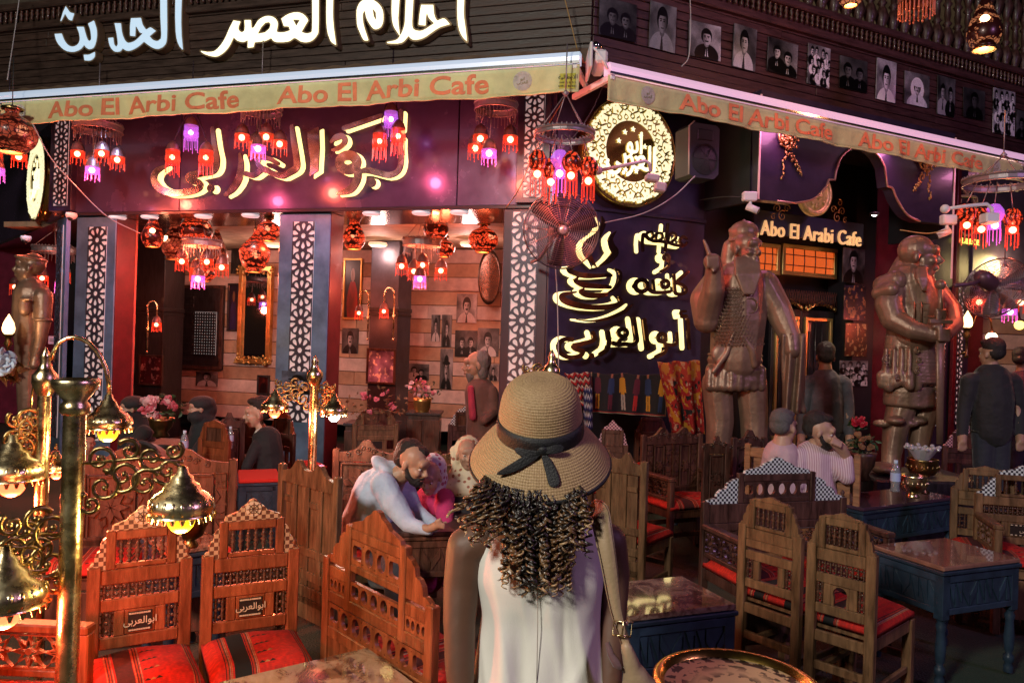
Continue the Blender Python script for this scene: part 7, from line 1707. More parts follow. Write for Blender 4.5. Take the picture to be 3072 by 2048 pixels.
pr = [(1797,1909,2,116,'pair',.45),(1949,2027,13,152,'bust',.6),(2067,2162,71,176,'bust',.9),(2200,2268,80,208,'bust',.85),(2303,2392,123,225,'pair',1.0),(2423,2489,138,259,'group',1.0),(2519,2601,176,272,'pair',.45),(2629,2687,181,304,'bust',1.15),(2713,2787,221,318,'scarf',1.0),(2812,2864,232,348,'pair',.7),(2890,2954,268,357,'bust',.35),(2979,3044,270,404,'group',1.1),(3048,3100,335,420,'pair',.5)]
for i, (a, b, c, d, kd, br) in enumerate(pr): pic(UB, a, b, c, d, 40+i, kd, 'photograph of '+lab[i]+', on the right planks' if i != 7 else 'brightest photograph on the right planks, a man in white with a raised hand', PIC, (1.15*br, 1.12*br, 1.2*br), lean=rng.uniform(-1.5, 1.5), off=.022)
g2_ = 'photographs on the column beside the door'
pic(FE, 2528, 2593, 745, 848, 70, 'bust', 'portrait of a man in a suit and tie, topmost on the wine column', g2_, off=.215)
def collage(seed, h=90, w=90, cs=((.5, .25, .1), (.1, .12, .3), (.6, .5, .4))):
    a = np.zeros((h, w, 3)); n1 = noise_np(h, w, 5, seed)[..., None]; n2 = noise_np(h, w, 9, seed+1)[..., None]; a = np.array(cs[0])*n1+np.array(cs[1])*(1-n1); return np.where(n2 > .62, np.array(cs[2]), a)*(.4+.9*noise_np(h, w, 3, seed+2)[..., None])
for i, (r_, cs, lb) in enumerate((((2531, 2596, 857, 960), ((.16, .18, .32), (.03, .03, .05), (.6, .45, .3)), 'dim colour photograph of a skyline, second from the top of the wine column'), ((2535, 2600, 970, 1068), ((.5, .22, .08), (.05, .04, .05), (.7, .6, .4)), 'orange colour photograph of a crowd, third from the top of the wine column'))):
    pic(FE, *r_, 0, '', lb, g2_, arr=collage(5+i, cs=cs), off=.215)
pic(FE, 2518, 2602, 1082, 1157, 77, 'group', 'monochrome group photograph lowest on the wine column', g2_, off=.215)
pic(FA2, 845, 940, 1113, 1182, 81, 'hat', 'photograph of a man in a brimmed hat at the foot of the second slate pillar', None, (.75, .85, .95), off=.02)
gi = 'pictures on the striped stone walls'
for i, (r_, kd, lb) in enumerate((((1026, 1075, 984, 1060), 'bust', 'portrait of a moustached man below the seated figure painting'), ((1294, 1320, 944, 1024), 'bust', 'narrow portrait, left of the man with the bow tie'), ((1325, 1355, 944, 1040), 'bust', 'narrow portrait of a laughing man with a bow tie'), ((1370, 1431, 881, 968), 'bust', 'photograph of a man leaning, highest by the oval tray'), ((1365, 1431, 991, 1071), 'pair', 'photograph of two people in shadow, above the bearded statue'), ((1433, 1497, 984, 1069), 'bust', 'photograph of a man with a hand at his brow, next to the corner pier'), ((1320, 1358, 1046, 1167), 'hat', 'tall pale photograph of a person in a fez left of the bearded statue'), ((1222, 1287, 1091, 1140), 'pair', 'wide photograph above the gold flower vase'), ((1466, 1497, 1093, 1142), 'bust', 'small photograph low at the right corner of the room'), ((588, 653, 1113, 1158), 'bust', 'photograph of a man in a suit under the lattice window'))):
    pic(FD, *r_, 90+i, kd, lb, gi, (.9, .86, .86))
def paint(seed, c0, c1, c2, h=120, w=70):
    Y, X = np.mgrid[0:h, 0:w]; X = (X-w/2)/w; Y = (h/2-Y)/h; n = noise_np(h, w, 4, seed)[..., None]; a = np.array(c0)*(.5+n)
    b = ((X/.33)**2+((Y+.25)/.4)**2 < 1)[..., None]; a = np.where(b, np.array(c1)*(.5+n), a); f_ = ((X/.12)**2+((Y-.24)/.12)**2 < 1)[..., None]; a = np.where(f_, np.array(c2), a); return a
pic(FD, 683, 719, 850, 993, 0, '', 'tall blue painting between the lattice window and the gilt mirror', gi, arr=paint(1, (.03, .04, .12), (.10, .10, .25), (.45, .30, .2)), frame_m=wood_black, cat='painting')
pic(FD, 493, 524, 875, 1013, 0, '', 'tall ochre painting in a dark frame right of the left pilaster', gi, arr=paint(2, (.30, .16, .05), (.12, .07, .03), (.4, .3, .2)), frame_m=wood_black)
pic(FD, 1030, 1086, 775, 958, 0, '', 'large dark painting of a seated figure in a red robe', gi, arr=paint(3, (.03, .02, .02), (.45, .05, .03), (.5, .4, .36)), frame_m=gold_m)
pic(FD, 772, 809, 1125, 1185, 0, '', 'small red-brown framed picture low beside the second slate pillar', gi, arr=paint(4, (.2, .05, .04), (.1, .03, .03), (.3, .1, .08)), frame_m=wood_black)
pic(FD, 694, 723, 712, 821, 0, '', 'faded grey picture high above the blue painting', gi, arr=collage(9, cs=((.25, .22, .2), (.12, .11, .1), (.3, .3, .28))))
# pilasters in the room
FQ = FD.shift(.9)
for (xa, xb, xc, nm) in ((408, 492, 492, 'l'), (1110, 1195, 1232, 'r')):
    q = MB(); a = S(FQ, xa, 900); b = S(FQ, xb, 900); q.box(a, b, 0, .45, 0, 2.97, .006); zc = FQ.loc(xa, 925)[1]; o = part(q, 'pilaster', mat('dark_slate_pilaster', (.07, .075, .10), .35, .35, var=.4, vscale=3) if nm == 'r' else wood_black, FQ)
    q = MB(); q.box(a-.02, b+.02, -.02, .45, zc-.04, zc+.02, .008); q.box(a-.012, b+.012, -.012, .45, zc-.1, zc-.06, .006); part(q, 'band', wood_black, FQ, o)
pic(FQ, 417, 489, 1064, 1156, 0, '', 'framed rosy still-life picture on the left pilaster', gi, arr=collage(21, cs=((.45, .16, .2), (.18, .06, .08), (.7, .5, .5))), frame_m=wood_deep, off=.025)
pic(FQ, 1100, 1187, 1045, 1152, 0, '', 'glazed picture with a white reflection painted into its print, on the right pilaster', gi, arr=collage(23, cs=((.75, .72, .9), (.5, .4, .6), (1, 1, 1))), frame_m=wood_deep, off=.025, gloss=.05)  # the bright reflection on the glass is put into the print colours
# lattice window, mirror, oval tray
t = thing('lattice_window', 'tall dark wooden window with a grid of pierced holes in the striped wall', 'window', (FD.x, FD.y, 0), FD.a)
a, za = FD.loc(543, 855); b, zb = FD.loc(670, 1109)
q = MB(); q.box(a, b, -.05, .0, zb, za, .006); q.build('shutter', wood_black, t); frame('frame', a, b, zb, za, .05, -.075, -.04, wood_deep, t)
ga, gza = FD.loc(592, 935); gb, gzb = FD.loc(653, 1066); nx, nz = 9, 15; X, Z = grid(ga, gb, gzb, gza, .006); px_, pz_ = (gb-ga)/nx, (gza-gzb)/nz
hol = np.hypot(((X-ga) % px_)-px_/2, (((Z-gzb) % pz_)-pz_/2))-min(px_, pz_)*.30; ed = np.minimum(np.minimum(X-ga, gb-X), np.minimum(Z-gzb, gza-Z))
fill('pierced_grille', loops(np.maximum(-ed, -hol), ga, gzb, .006), wood_black, -.075, -.058, t, eps=.002); q = MB(); q.box(ga, gb, -.057, -.051, gzb, gza); q.build('pane', mat('pale_frosted_pane', (.5, .48, .46), .4, em=(.8, .75, .72), es=.22), t)
q = MB()
for i in range(9): x = a+.07; z = zb+.1+(za-zb-.2)*i/9; q.box(a+.06, ga-.03, -.06, -.045, z, z+.05, .003); q.box(gb+.03, b-.06, -.06, -.045, z, z+.05, .003)
q.build('louvre_slats', wood_black, t)
t = thing('wall_mirror', 'tall gilt-framed mirror with carved corners just left of the second slate pillar', 'mirror', (FD.x, FD.y, 0), FD.a)
a, za = FD.loc(727, 800); b, zb = FD.loc(815, 1092); q = MB(); q.box(a+.05, b-.05, -.04, -.03, zb+.05, za-.05); q.build('glass', mat('mirror_glass', (.75, .75, .78), .03, 1.0), t)
frame('frame', a, b, zb, za, .07, -.09, .0, gold_m, t); q = MB(); g = np.random.default_rng(8)
for (cx, cz) in ((a+.06, zb+.06), (b-.06, zb+.06), (a+.06, za-.06), (b-.06, za-.06), ((a+b)/2, zb+.05), ((a+b)/2, za)):
    for i in range(12): q.ball((cx+g.uniform(-.09, .09), -.09, cz+g.uniform(-.08, .08)), (g.uniform(.012, .03), .02, g.uniform(.012, .03)), 6, 5)
q.build('carved_leaves', gold_m, t)
s_, z_ = FD.shift(.3).loc(1470, 832); t = thing('wall_tray', 'oval dark bronze tray hung high on the striped wall beside the corner pier', 'tray', FD.w(s_, z_, .3), FD.a)
q = MB(); q.lathe([(.001, .0), (.20, .005), (.245, .02), (.265, .03), (.265, .045), (.22, .03), (.001, .025)], 40, M=MX @ Matrix.Diagonal((.62, 1.45, 1, 1))); q.build('tray', mat('dark_bronze_tray', (.05, .03, .02), .25, .7, bump=.3, bscale=25), t)
# ================================================================ wall fan, speaker, cameras, cables
def fan(label, c, rad, rx, ry, rz, blades_m, cage_m, hub_m, motor_m, arm=None):
    t = thing('wall_fan', label, 'fan', c, 0); t.rotation_euler = Euler((R(rx), R(ry), R(rz)))
    q = MB()   # local axis -y towards the front
    for f_ in np.linspace(.14, 1, 17):
        for sg in (-1, 1): r_ = rad*f_; y = sg*.055*math.sqrt(max(0, 1-f_**3)); q.tube([(r_*math.cos(a), y, r_*math.sin(a)) for a in np.linspace(0, 2*PI, 49)[:-1]], .0019 if f_ < .99 else .007, 4 if f_ < .99 else 6, closed=True)
    for k in range(14):
        a = 2*PI*k/14
        for sg in (-1, 1): q.tube([(rad*f_*math.cos(a), sg*.055*math.sqrt(max(0, 1-f_**3))-.001*sg, rad*f_*math.sin(a)) for f_ in np.linspace(.12, 1, 7)], .0018, 4)
    meta(q.build('cage', cage_m, t), kind='stuff')
    for k in range(3):
        a = 2*PI*k/3+.35; q = MB(); vs = []
        for i in range(9):
            f_ = .14+.80*i/8; wd = rad*(.06+.15*math.sin(min(1, f_*1.1)*PI*.62)); tw = .5-.3*f_
            for s in (-1, 0, 1): u = s*wd; vs.append((rad*f_*math.cos(a)-u*math.sin(a)*math.cos(tw), u*math.sin(tw)*.7, rad*f_*math.sin(a)+u*math.cos(a)*math.cos(tw)))
        q.add(vs, [(3*i+j, 3*i+j+1, 3*i+j+4, 3*i+j+3) for i in range(8) for j in range(2)], smooth=True); o = q.build('blade', blades_m, t); md = o.modifiers.new('t', 'SOLIDIFY'); md.thickness = .004
    q = MB(); q.lathe([(.001, -.075), (rad*.10, -.075), (rad*.12, -.065), (rad*.12, -.05)], 20, M=Matrix(((1, 0, 0, 0), (0, 0, 1, 0), (0, 1, 0, 0), (0, 0, 0, 1)))); q.build('hub_badge', hub_m, t)
    q = MB(); q.lathe([(rad*.2, .05), (rad*.26, .08), (rad*.26, .18), (rad*.2, .24), (.001, .25)], 20, M=Matrix(((1, 0, 0, 0), (0, 0, 1, 0), (0, 1, 0, 0), (0, 0, 0, 1)))); q.build('motor', motor_m, t)
    if arm: q = MB(); q.tube(arm, .018, 8); q.build('arm', motor_m, t)
    return t
fan('large wall fan with a chrome cage hanging in front of the corner pier', at(1685, 690, 6.5), .325, 6, 0, 8, mat('black_fan_blade', (.03, .022, .03), .35, .2), mat('pink_lit_chrome_cage', (.34, .25, .28), .3, .9), mat('grey_hub_badge', (.35, .38, .44), .3, .5), mat('grey_motor_housing', (.16, .15, .16), .4, .5), [(0, .2, 0), (.0, .32, -.05), (-.10, .45, -.25), (-.12, .75, -.28)])  # pink light on the chrome cage is put into its base colour
fan('tilted wall fan seen edge-on at the right front', at(2985, 862, 6.3), .26, 20, -8, 118, mat('grey_fan_blade', (.15, .12, .13), .4, .2), MT['pink_lit_chrome_cage'], MT['grey_hub_badge'], mat('dark_pink_motor', (.12, .05, .07), .4, .3), [(0, .18, 0), (.0, .3, -.1), (.0, .5, -.2)])
P = at(2112, 450, 7.35); t = thing('loudspeaker', 'black loudspeaker with a round grille mounted right of the big medallion', 'loudspeaker', P, R(20))
q = MB(); q.prism([(-.15, -.25), (-.10, -.27), (.12, -.27), (.17, -.22), (.17, .22), (.13, .25), (-.12, .25), (-.16, .21)], -.0, .26); q.build('cabinet', mat('black_speaker_plastic', (.02, .02, .024), .45, bump=.2, bscale=80), t)
q = MB(); q.tube([(-.165, -.005, -.25), (-.175, -.005, .21), (-.12, -.005, .262)], .008, 6); q.build('edge_trim', mat('cream_edge_trim', (.5, .48, .36), .4), t)
q = MB(); q.lathe([(.001, .03), (.06, .02), (.12, .012), (.135, .0), (.145, .018), (.15, .0)], 36, M=Matrix(((1, 0, 0, .01), (0, 0, -1, 0), (0, 1, 0, -.09), (0, 0, 0, 1)))); q.build('woofer_grille', mat('speaker_grille', (.03, .03, .033), .5, .4, bump=1, bscale=160), t)
q = MB()
for k in range(6): a = k*PI/3; q.tube([(.01+.02*math.cos(a), -.036, -.09+.02*math.sin(a)), (.01+.135*math.cos(a), -.012, -.09+.135*math.sin(a))], .003, 5)
q.build('grille_ribs', MT['speaker_grille'], t); q = MB(); q.box(-.09, .11, -.008, .05, .08, .21, .02); q.build('horn', mat('horn_recess', (.012, .012, .013), .5), t)
q = MB(); q.box(-.015, .04, -.012, -.002, -.205, -.165, .003); q.build('badge', white_p, t)
def arm_light(label, pts, Y, box, boxr, m=None):
    P = at(*pts[0], Y); t = thing('floodlight_arm', label, 'floodlight', P); q = MB(); k = [at(a, b, Y)-P for a, b in pts]; q.tube(k, .016, 8); q.ball(tuple(k[0]), .04, 10, 7); q.build('arm', m or white_p, t)
    for (x, y, w, h) in box: c = at(x, y, Y)-P; q = MB(); q.box(c.x-w/2, c.x+w/2, c.y-.06, c.y+.06, c.z-h/2, c.z+h/2, .012, M=Matrix.Translation(c) @ Matrix.Rotation(R(boxr), 4, 'Y') @ Matrix.Translation(-c)); q.build('lamp_head', m or white_p, t)
    return t
arm_light('mauve-white floodlight on a bent arm in front of the big medallion', [(1795, 512), (1870, 497), (1935, 483), (1948, 490), (1952, 515)], 6.9, [(1956, 535, .12, .06), (1980, 563, .10, .08)], 8, mat('mauve_painted_steel', (.45, .36, .42), .4))
arm_light('white floodlight on a bent arm beside the right chandelier', [(2835, 627), (2900, 618), (2960, 612), (2975, 625), (2978, 650)], 6.7, [(2968, 656, .12, .09)], 0)
def cctv(label, px, py, Y, kind, rz=0):
    P = at(px, py, Y); t = thing('security_camera', label, 'camera', P, R(rz)); q = MB()
    if kind == 'dome': q.lathe([(.001, .04), (.055, .04), (.06, .01), (.045, -.02), (.001, -.04)], 16); q.build('housing', white_p, t); q = MB(); q.ball((.0, -.02, -.018), .032, 10, 8); q.build('lens', blk_plq, t)
    else:
        q = MB(); q.box(-.075, .06, -.04, .04, .02, .11, .01); q.tube([(0, 0, .02), (.01, 0, -.03)], .015, 8); q.build('bracket', white_p, t); q = MB(); q.tube([(-.03, -.0, -.03), (.07, -.04, -.08)], .035, 12); q.build('housing', white_p, t); q = MB(); q.tube([(.069, -.0396, -.0795), (.074, -.042, -.082)], .028, 12); q.build('lens', blk_plq, t)
cctv('white dome camera on top of the left slate pillar', 214, 650, 8.4, 'dome'); cctv('white dome camera under the far-left soffit', 78, 718, 9.0, 'dome')
cctv('white bullet camera under the left edge of the porch hood', 2250, 610, 7.5, 'bullet'); cctv('white bullet camera above the head of the right statue', 2842, 680, 7.2, 'bullet', 180)
cn = [([(98, 372, 7.6), (150, 470, 7.7), (215, 545, 7.8), (320, 648, 8.2), (420, 700, 8.6)], 'pale cable sagging from the green awning to the left slate pillar', wire_m), ([(60, -20, 8.2), (45, 90, 8.1), (22, 240, 7.8)], 'grey cable hanging down the planks at the far left', wire_m), ([(2085, 528, 7.2), (2020, 590, 7.1), (1930, 640, 6.9), (1815, 668, 6.7)], 'pale cable from the loudspeaker to the wall fan', wire_m), ([(1818, 240, 6.8), (1770, 340, 6.8), (1715, 415, 6.6), (1690, 400, 6.3)], 'dark cable by the big medallion', dwire_m), ([(1690, 300, 6.9), (1620, 420, 6.9), (1560, 560, 6.9), (1518, 625, 7.0)], 'orange cord crossing the right lattice strip', mat('orange_cord', (.4, .18, .08), .6)), ([(1665, 780, 6.9), (1672, 900, 7.0), (1676, 1110, 7.1)], 'thin pale cord hanging past the cup sign', wire_m), ([(1690, -20, 6.7), (1710, 60, 6.75), (1732, 150, 6.8)], 'ochre cord down the corner of the planks', mat('ochre_cord', (.35, .22, .07), .6)), ([(2070, -20, 6.9), (2072, 80, 7.05), (2066, 170, 7.05), (2045, 200, 7.0)], 'grey conduit between the photographs', wire_m), ([(2100, 600, 8.0), (2180, 590, 7.6), (2260, 596, 7.5)], 'thin cable to the bullet camera', dwire_m), ([(2700, 690, 7.2), (2780, 700, 7.2), (2840, 690, 7.1)], 'yellowish cable looped above the right statue', mat('yellow_cord', (.4, .3, .12), .6))]
for pts, lb, m in cn:
    q = MB(); P = [at(*p) for p in pts]; c0_ = P[0]; q.tube([Vector(p) for p in spl([tuple(p-c0_) for p in P], 8)], .0055, 6); meta(q.build('cable', m, None, loc=c0_), lb, 'cable')
# ================================================================ flowers, bowls, bottles, cloths, tray
leaf_m = mat('deep_green_leaves', (.03, .075, .025), .5, var=.4); 
def rose(q, c, r, g):
    for k in range(9):
        a = k*2.4; rr = r*(.15+.085*k); th = .5+.09*k; d = Vector((math.cos(a)*rr*.55, math.sin(a)*rr*.55, -rr*.18)); M = Matrix.Translation(Vector(c)+d) @ Matrix.Rotation(a, 4, 'Z') @ Matrix.Rotation(th, 4, 'Y'); q.ball((0, 0, 0), (r*.11, r*(.34+.03*k), r*(.42+.02*k)), 7, 5, M)
def bouquet(label, px, py, Y, rpx, n, cols, pot=None, seed=1, leafm=leaf_m, rr=.045, group='flower arrangements', cat='flowers'):
    P = at(px, py, Y); k = Y/FOC; t = thing('bouquet', label, cat, P, 0, group); g = np.random.default_rng(seed); rad = rpx*k
    for ci, cm_ in enumerate(cols):
        for i in range(n//len(cols)): q = MB(); a = g.uniform(0, 6.28); r_ = rad*math.sqrt(g.random())*.9; rose(q, (0, 0, 0), rr*g.uniform(.8, 1.15), g); q.build('rose', cm_, t, loc=(r_*math.cos(a), -abs(g.normal(0, rad*.3))-.02, r_*math.sin(a)*.55+.03), rot=(g.uniform(.6, 1.5), g.uniform(-.5, .5), g.uniform(0, 6)))
    q = MB()
    for i in range(90):
        a = g.uniform(0, 6.28); r_ = rad*g.uniform(.3, 1.15); c = (r_*math.cos(a), g.uniform(-.6, .8)*rad*.6, r_*math.sin(a)*.6); M = Matrix.Translation(c) @ Euler((g.uniform(0, 3), g.uniform(0, 3), g.uniform(0, 6))).to_matrix().to_4x4(); s = rr*g.uniform(.5, 1.0); q.add([(0, -s, 0), (s*.4, 0, s*.1), (0, s, 0), (-s*.4, 0, s*.1)], [(0, 1, 2, 3)], M)
    meta(q.build('leaves', leafm, t, fix=False), kind='stuff')
    if pot:
        q = MB(); w, h, m = pot; z0 = -rad*.45; q.lathe([(w*.55, z0-h), (w*.7, z0-h+.01), (w*.5, z0-h*.75), (w*.9, z0-h*.45), (w, z0-h*.15), (w*1.08, z0), (w*.95, z0), (w*.6, z0-.03), (.001, z0-.03)], 20); q.build('pot', m, t)
    return t
rp = mat('pink_rose_petals', (.62, .16, .22), .6, var=.2); rw = mat('blush_rose_petals', (.70, .46, .48), .6, var=.15); rred = mat('red_rose_petals', (.45, .01, .03), .5, var=.2); rblue = mat('pale_blue_rose_petals', (.42, .50, .62), .6, var=.2); dry = mat('dried_pampas', (.22, .11, .05), .8, var=.4)
bouquet('bouquet of pink and blush roses in a ribbed brass pot', 485, 1225, 6.5, 62, 26, [rp, rw], (.10, .16, brass_dark), 3)
bouquet('brown pampas arrangement topped with pink roses behind the tan chair', 1132, 1215, 7.6, 82, 14, [rp], None, 4, dry, .035)
bouquet('gold vase of small pink roses on the dark sideboard', 1268, 1170, 8.6, 52, 18, [rp, rw], (.10, .26, gold_m), 5, mat('dusty_green_foliage', (.08, .09, .05), .6, var=.4), .035)
bouquet('pale blue artificial roses at the left edge above the brass arms', 22, 1112, 2.7, 34, 8, [rblue], None, 6, dry, .045)
bouquet('red roses in a dark planter between the seated men and the right statue', 2572, 1272, 6.9, 24, 8, [rred], None, 7, leaf_m, .04)
bouquet('green plant with dried orange flowers behind the tan settee', 2588, 1335, 6.0, 46, 6, [dry], (.10, .22, wood_deep), 8, leaf_m, .04)
def sidebd(label, px0, px1, py, Y, h):
    a = at(px0, py, Y); b = at(px1, py, Y); t = thing('sideboard', label, 'sideboard', ((a.x+b.x)/2, Y, 0)); w = (b.x-a.x)/2; P_('top', -w, w, -.02, .4, a.z-.03, a.z, wood_black, t); P_('cabinet', -w+.02, w-.02, 0, .38, 0, a.z-.031, wood_deep, t)
    for s in (-.5, .5): P_('door', s*w-w*.45, s*w+w*.45, -.012, 0, .06, a.z-.08, wood_mid, t)
sidebd('dark sideboard under the gold flower vase', 1218, 1322, 1236, 8.5, .9); sidebd('low dark cabinet behind the pampas arrangement', 1030, 1190, 1268, 8.2, .8); sidebd('low cabinet under the rose bouquet', 420, 545, 1330, 6.7, .6)
def bowl(label, px, py, Y, w, m=brass, stem=0):
    P = at(px, py, Y); t = thing('brass_bowl', label, 'bowl', P, 0, 'brass bowls on the tables'); q = MB(); z = stem
    pr_ = [(w*.45, 0), (w*.5, .01), (w*.3, .03), (w*.25, .04+z*.5), (w*.3, .03+z), (w*.75, .05+z), (w*1.0, .10+z), (w*.92, .15+z), (w*.96, .16+z), (w*.88, .16+z), (w*.85, .11+z), (w*.5, .06+z), (.001, .05+z)]
    q.lathe(pr_, 28); q.build('bowl', m, t); q = MB()
    for i in range(18): a = 2*PI*i/18; q.ball((w*.97*math.cos(a), w*.97*math.sin(a), .105+z), (w*.07, w*.07, .016), 6, 4)
    q.build('embossing', m, t); return t
bowl('dark brass sugar bowl on the marble table behind the reddish chairs', 570, 1640, 3.25, .068, brass_dark)
bowl('low brass bowl with a glowing rim beside the water bottle', 2738, 1492, 5.45, .095, brass); bowl('round brass bowl on the small table left of the seated men', 2152, 1398, 6.4, .10, brass_dark)
bowl('footed brass cup carrying a cut-glass goblet on the dark table', 2765, 1478, 5.6, .11, brass_dark, .09)
P = at(2765, 1415, 5.6); t = thing('glass_goblet', 'flared cut-glass goblet standing in the footed brass cup', 'goblet', P); q = MB(); q.lathe([(.03, -.02), (.02, .03), (.035, .07), (.07, .12), (.11, .17), (.105, .175), (.06, .13), (.02, .07)], 14, smooth=False)
for i in range(14): a = 2*PI*i/14; q.ball((.108*math.cos(a), .108*math.sin(a), .175+.012*(i % 2)), (.018, .018, .014), 6, 4)
q.build('goblet', mat('frosty_cut_glass', (.85, .85, .9), .12, trans=.6, var=.1), t)
def bottle(label, px, py, Y, h=.22):
    P = at(px, py, Y); t = thing('water_bottle', label, 'bottle', P, 0, 'plastic water bottles'); k = h/.22; q = MB(); q.lathe([(r*k, z*k) for r, z in [(.001, 0), (.028, 0), (.032, .01), (.028, .05), (.032, .07), (.029, .09), (.032, .11), (.033, .14), (.022, .18), (.012, .195), (.012, .205)]], 18); q.build('bottle', mat('clear_pet_plastic', (.8, .86, .95), .08, trans=.75, coat=.4), t)
    q = MB(); q.lathe([(.014*k, .20*k), (.014*k, .222*k), (.001, .222*k)], 14); q.build('cap', mat('pale_blue_cap', (.45, .60, .75), .4), t); q = MB(); q.lathe([(.0334*k, .075*k), (.0336*k, .135*k)], 18); q.build('label', mat('bottle_wrapper', (.40, .50, .75), .5), t)
bottle('clear water bottle standing beside the low brass bowl', 2685, 1474, 5.4, .22); bottle('water bottle with a blue label behind the carved settee', 552, 1368, 6.0, .2); bottle('second water bottle left of the red leaning chair', 690, 1345, 6.3, .18)
# grey folded pushchair hood
P = at(432, 1400, 5.2); t = thing('pushchair_hood', 'grey pushchair hood with a black rim behind the carved settee', 'pushchair', P); q = MB(); vs = []
for i in range(9):
    for j in range(13): a = PI*j/12; b = i/8; vs.append((.145*math.cos(a)*(1-.25*b*math.sin(a)), .18*b-.05, .17*math.sin(a)*(1-.2*b*b)))
q.add(vs, [(i*13+j, i*13+j+1, (i+1)*13+j+1, (i+1)*13+j) for i in range(8) for j in range(12)], smooth=True); o = q.build('hood', cloth('grey_canvas', (.24, .26, .30), b=.6, sc=12), t); md = o.modifiers.new('t', 'SOLIDIFY'); md.thickness = .01
q = MB(); q.tube([(.15*math.cos(a), -.055, .175*math.sin(a)) for a in np.linspace(0, PI, 15)], .014, 8); q.build('rim', blk_c, t)
q = MB(); q.tube([(-.14, -.02, 0), (-.12, .1, -.5), (-.14, .2, P.z*-1+.06)], .012, 8); q.tube([(.14, -.02, 0), (.12, .1, -.5), (.14, .2, -P.z+.06)], .012, 8); q.build('frame_tube', steel_d, t)
# printed hanging cloths
def figures_cloth(seed, bg, n=5, h=160, w=256, cols=((.6, .1, .08), (.65, .45, .08), (.10, .16, .30), (.55, .5, .45), (.30, .05, .12))):
    g = np.random.default_rng(seed); a = np.ones((h, w, 3))*np.array(bg); Y, X = np.mgrid[0:h, 0:w]; a *= (.7+.6*noise_np(h, w, 8, seed))[..., None]
    for i in range(n):
        cx = w*(i+.5)/n; hw = w/n*.3; c1 = cols[g.integers(5)]; c2 = cols[g.integers(5)]; lean = g.uniform(-.1, .1)
        dx = X-cx-lean*(Y-h/2); v = Y/h
        body = (np.abs(dx) < hw*(.45+.35*np.sin(np.clip((v-.1)/.4, 0, 1)*PI))) & (v > .10) & (v < .52); a[body] = c1
        arm = (np.abs(np.abs(dx)-hw*(.55+.6*(v-.12))) < hw*.16) & (v > .12) & (v < .48); a[arm] = c1
        legs = (np.abs(np.abs(dx)-hw*.30) < hw*.24) & (v >= .52) & (v < .9); a[legs] = c2; sk = (np.abs(dx) < hw*(.3+1.1*(v-.5))) & (v >= .52) & (v < .78); 
        if i % 2: a[sk] = c2
        a[(np.abs(np.abs(dx)-hw*.38) < hw*.3) & (v >= .9) & (v < .95)] = (.1, .03, .03); a[(np.abs(dx) < hw*.3) & (v < .10)] = (.5, .3, .22)
    a[:, :4] = (.5, .4, .3); a[:, -4:] = (.5, .4, .3); a[int(h*.96):int(h*.98)] = (.6, .15, .1); a[int(h*.985):] = (.65, .6, .5); return a
def hang(label, pts, Y, arr, folds=3, amp=.02, nm='hanging_cloth', drop=.0, rep=(1, 1)):
    """pts: four picture corners tl, tr, br, bl"""
    q = MB(); P = [at(x, y, Y+(dy if len(r) else 0)) for x, y, dy, *r in [(*p, 0) if len(p) == 2 else p for p in pts]]; c = P[0].copy(); nx, nz = 40, 26; vs = []; uv = []
    for j in range(nz+1):
        for i in range(nx+1):
            u, v = i/nx, j/nz; p = (P[0]*(1-u)+P[1]*u)*(1-v)+(P[3]*(1-u)+P[2]*u)*v; p = p-c; p.y += amp*math.sin(u*folds*6.28+v)*(.3+v)+.0; p.z -= .015*math.sin(u*PI*2.3)**2*(1-v)
            vs.append(tuple(p)); uv.append((u*rep[0], (1-v)*rep[1]))
    q.add(vs, [(j*(nx+1)+i, j*(nx+1)+i+1, (j+1)*(nx+1)+i+1, (j+1)*(nx+1)+i) for j in range(nz) for i in range(nx)], smooth=True); q.uv = uv; o = q.build(nm, image_mat('printed_cloth', arr, .85), None, loc=c, fix=False); md = o.modifiers.new('t', 'SOLIDIFY'); md.thickness = .004; meta(o, label, 'cloth', 'printed cloths hung below the cup sign'); return o
hang('black cloth printed with a row of dressed figures hung below the cup sign', [(1772, 1116), (2004, 1122), (1998, 1250), (1776, 1236)], 7.1, figures_cloth(2, (.03, .02, .03), 6))
def zig(h=120, w=90, c=((.55, .03, .05), (.65, .58, .5), (.08, .02, .04))):
    Y, X = np.mgrid[0:h, 0:w]; k = ((Y+np.abs((X % 18)-9)*1.3) % 26); a = np.where((k < 9)[..., None], np.array(c[1]), np.array(c[0])); return np.where((k > 20)[..., None], np.array(c[2]), a)*(.7+.5*noise_np(h, w, 9, 3)[..., None])
hang('red and white zigzag scarf draped left of the black figured cloth', [(1692, 1118), (1768, 1114), (1776, 1220), (1738, 1215)], 7.0, zig(), 2)
hang('blue and white patterned scarf below the zigzag one', [(1750, 1160), (1776, 1162), (1778, 1290), (1752, 1285)], 6.95, zig(c=((.05, .08, .3), (.6, .6, .62), (.02, .02, .05))), 1)
def redprint(h=256, w=120):
    a = np.ones((h, w, 3))*np.array((.50, .035, .035)); n = noise_np(h, w, 10, 4); m = noise_np(h, w, 16, 5); a[n > .60] = (.60, .42, .08); a[m > .66] = (.62, .50, .42); a[(n < .36)] = (.05, .02, .03); a[:int(h*.26)] = a[:int(h*.26)]*.6+np.array((.25, .12, .06)); return a
hang('tall red and yellow printed cloth hanging beside the left warrior statue', [(1972, 1084), (2100, 1078), (2112, 1300), (2018, 1300)], 6.95, redprint(), 2.5, .035)
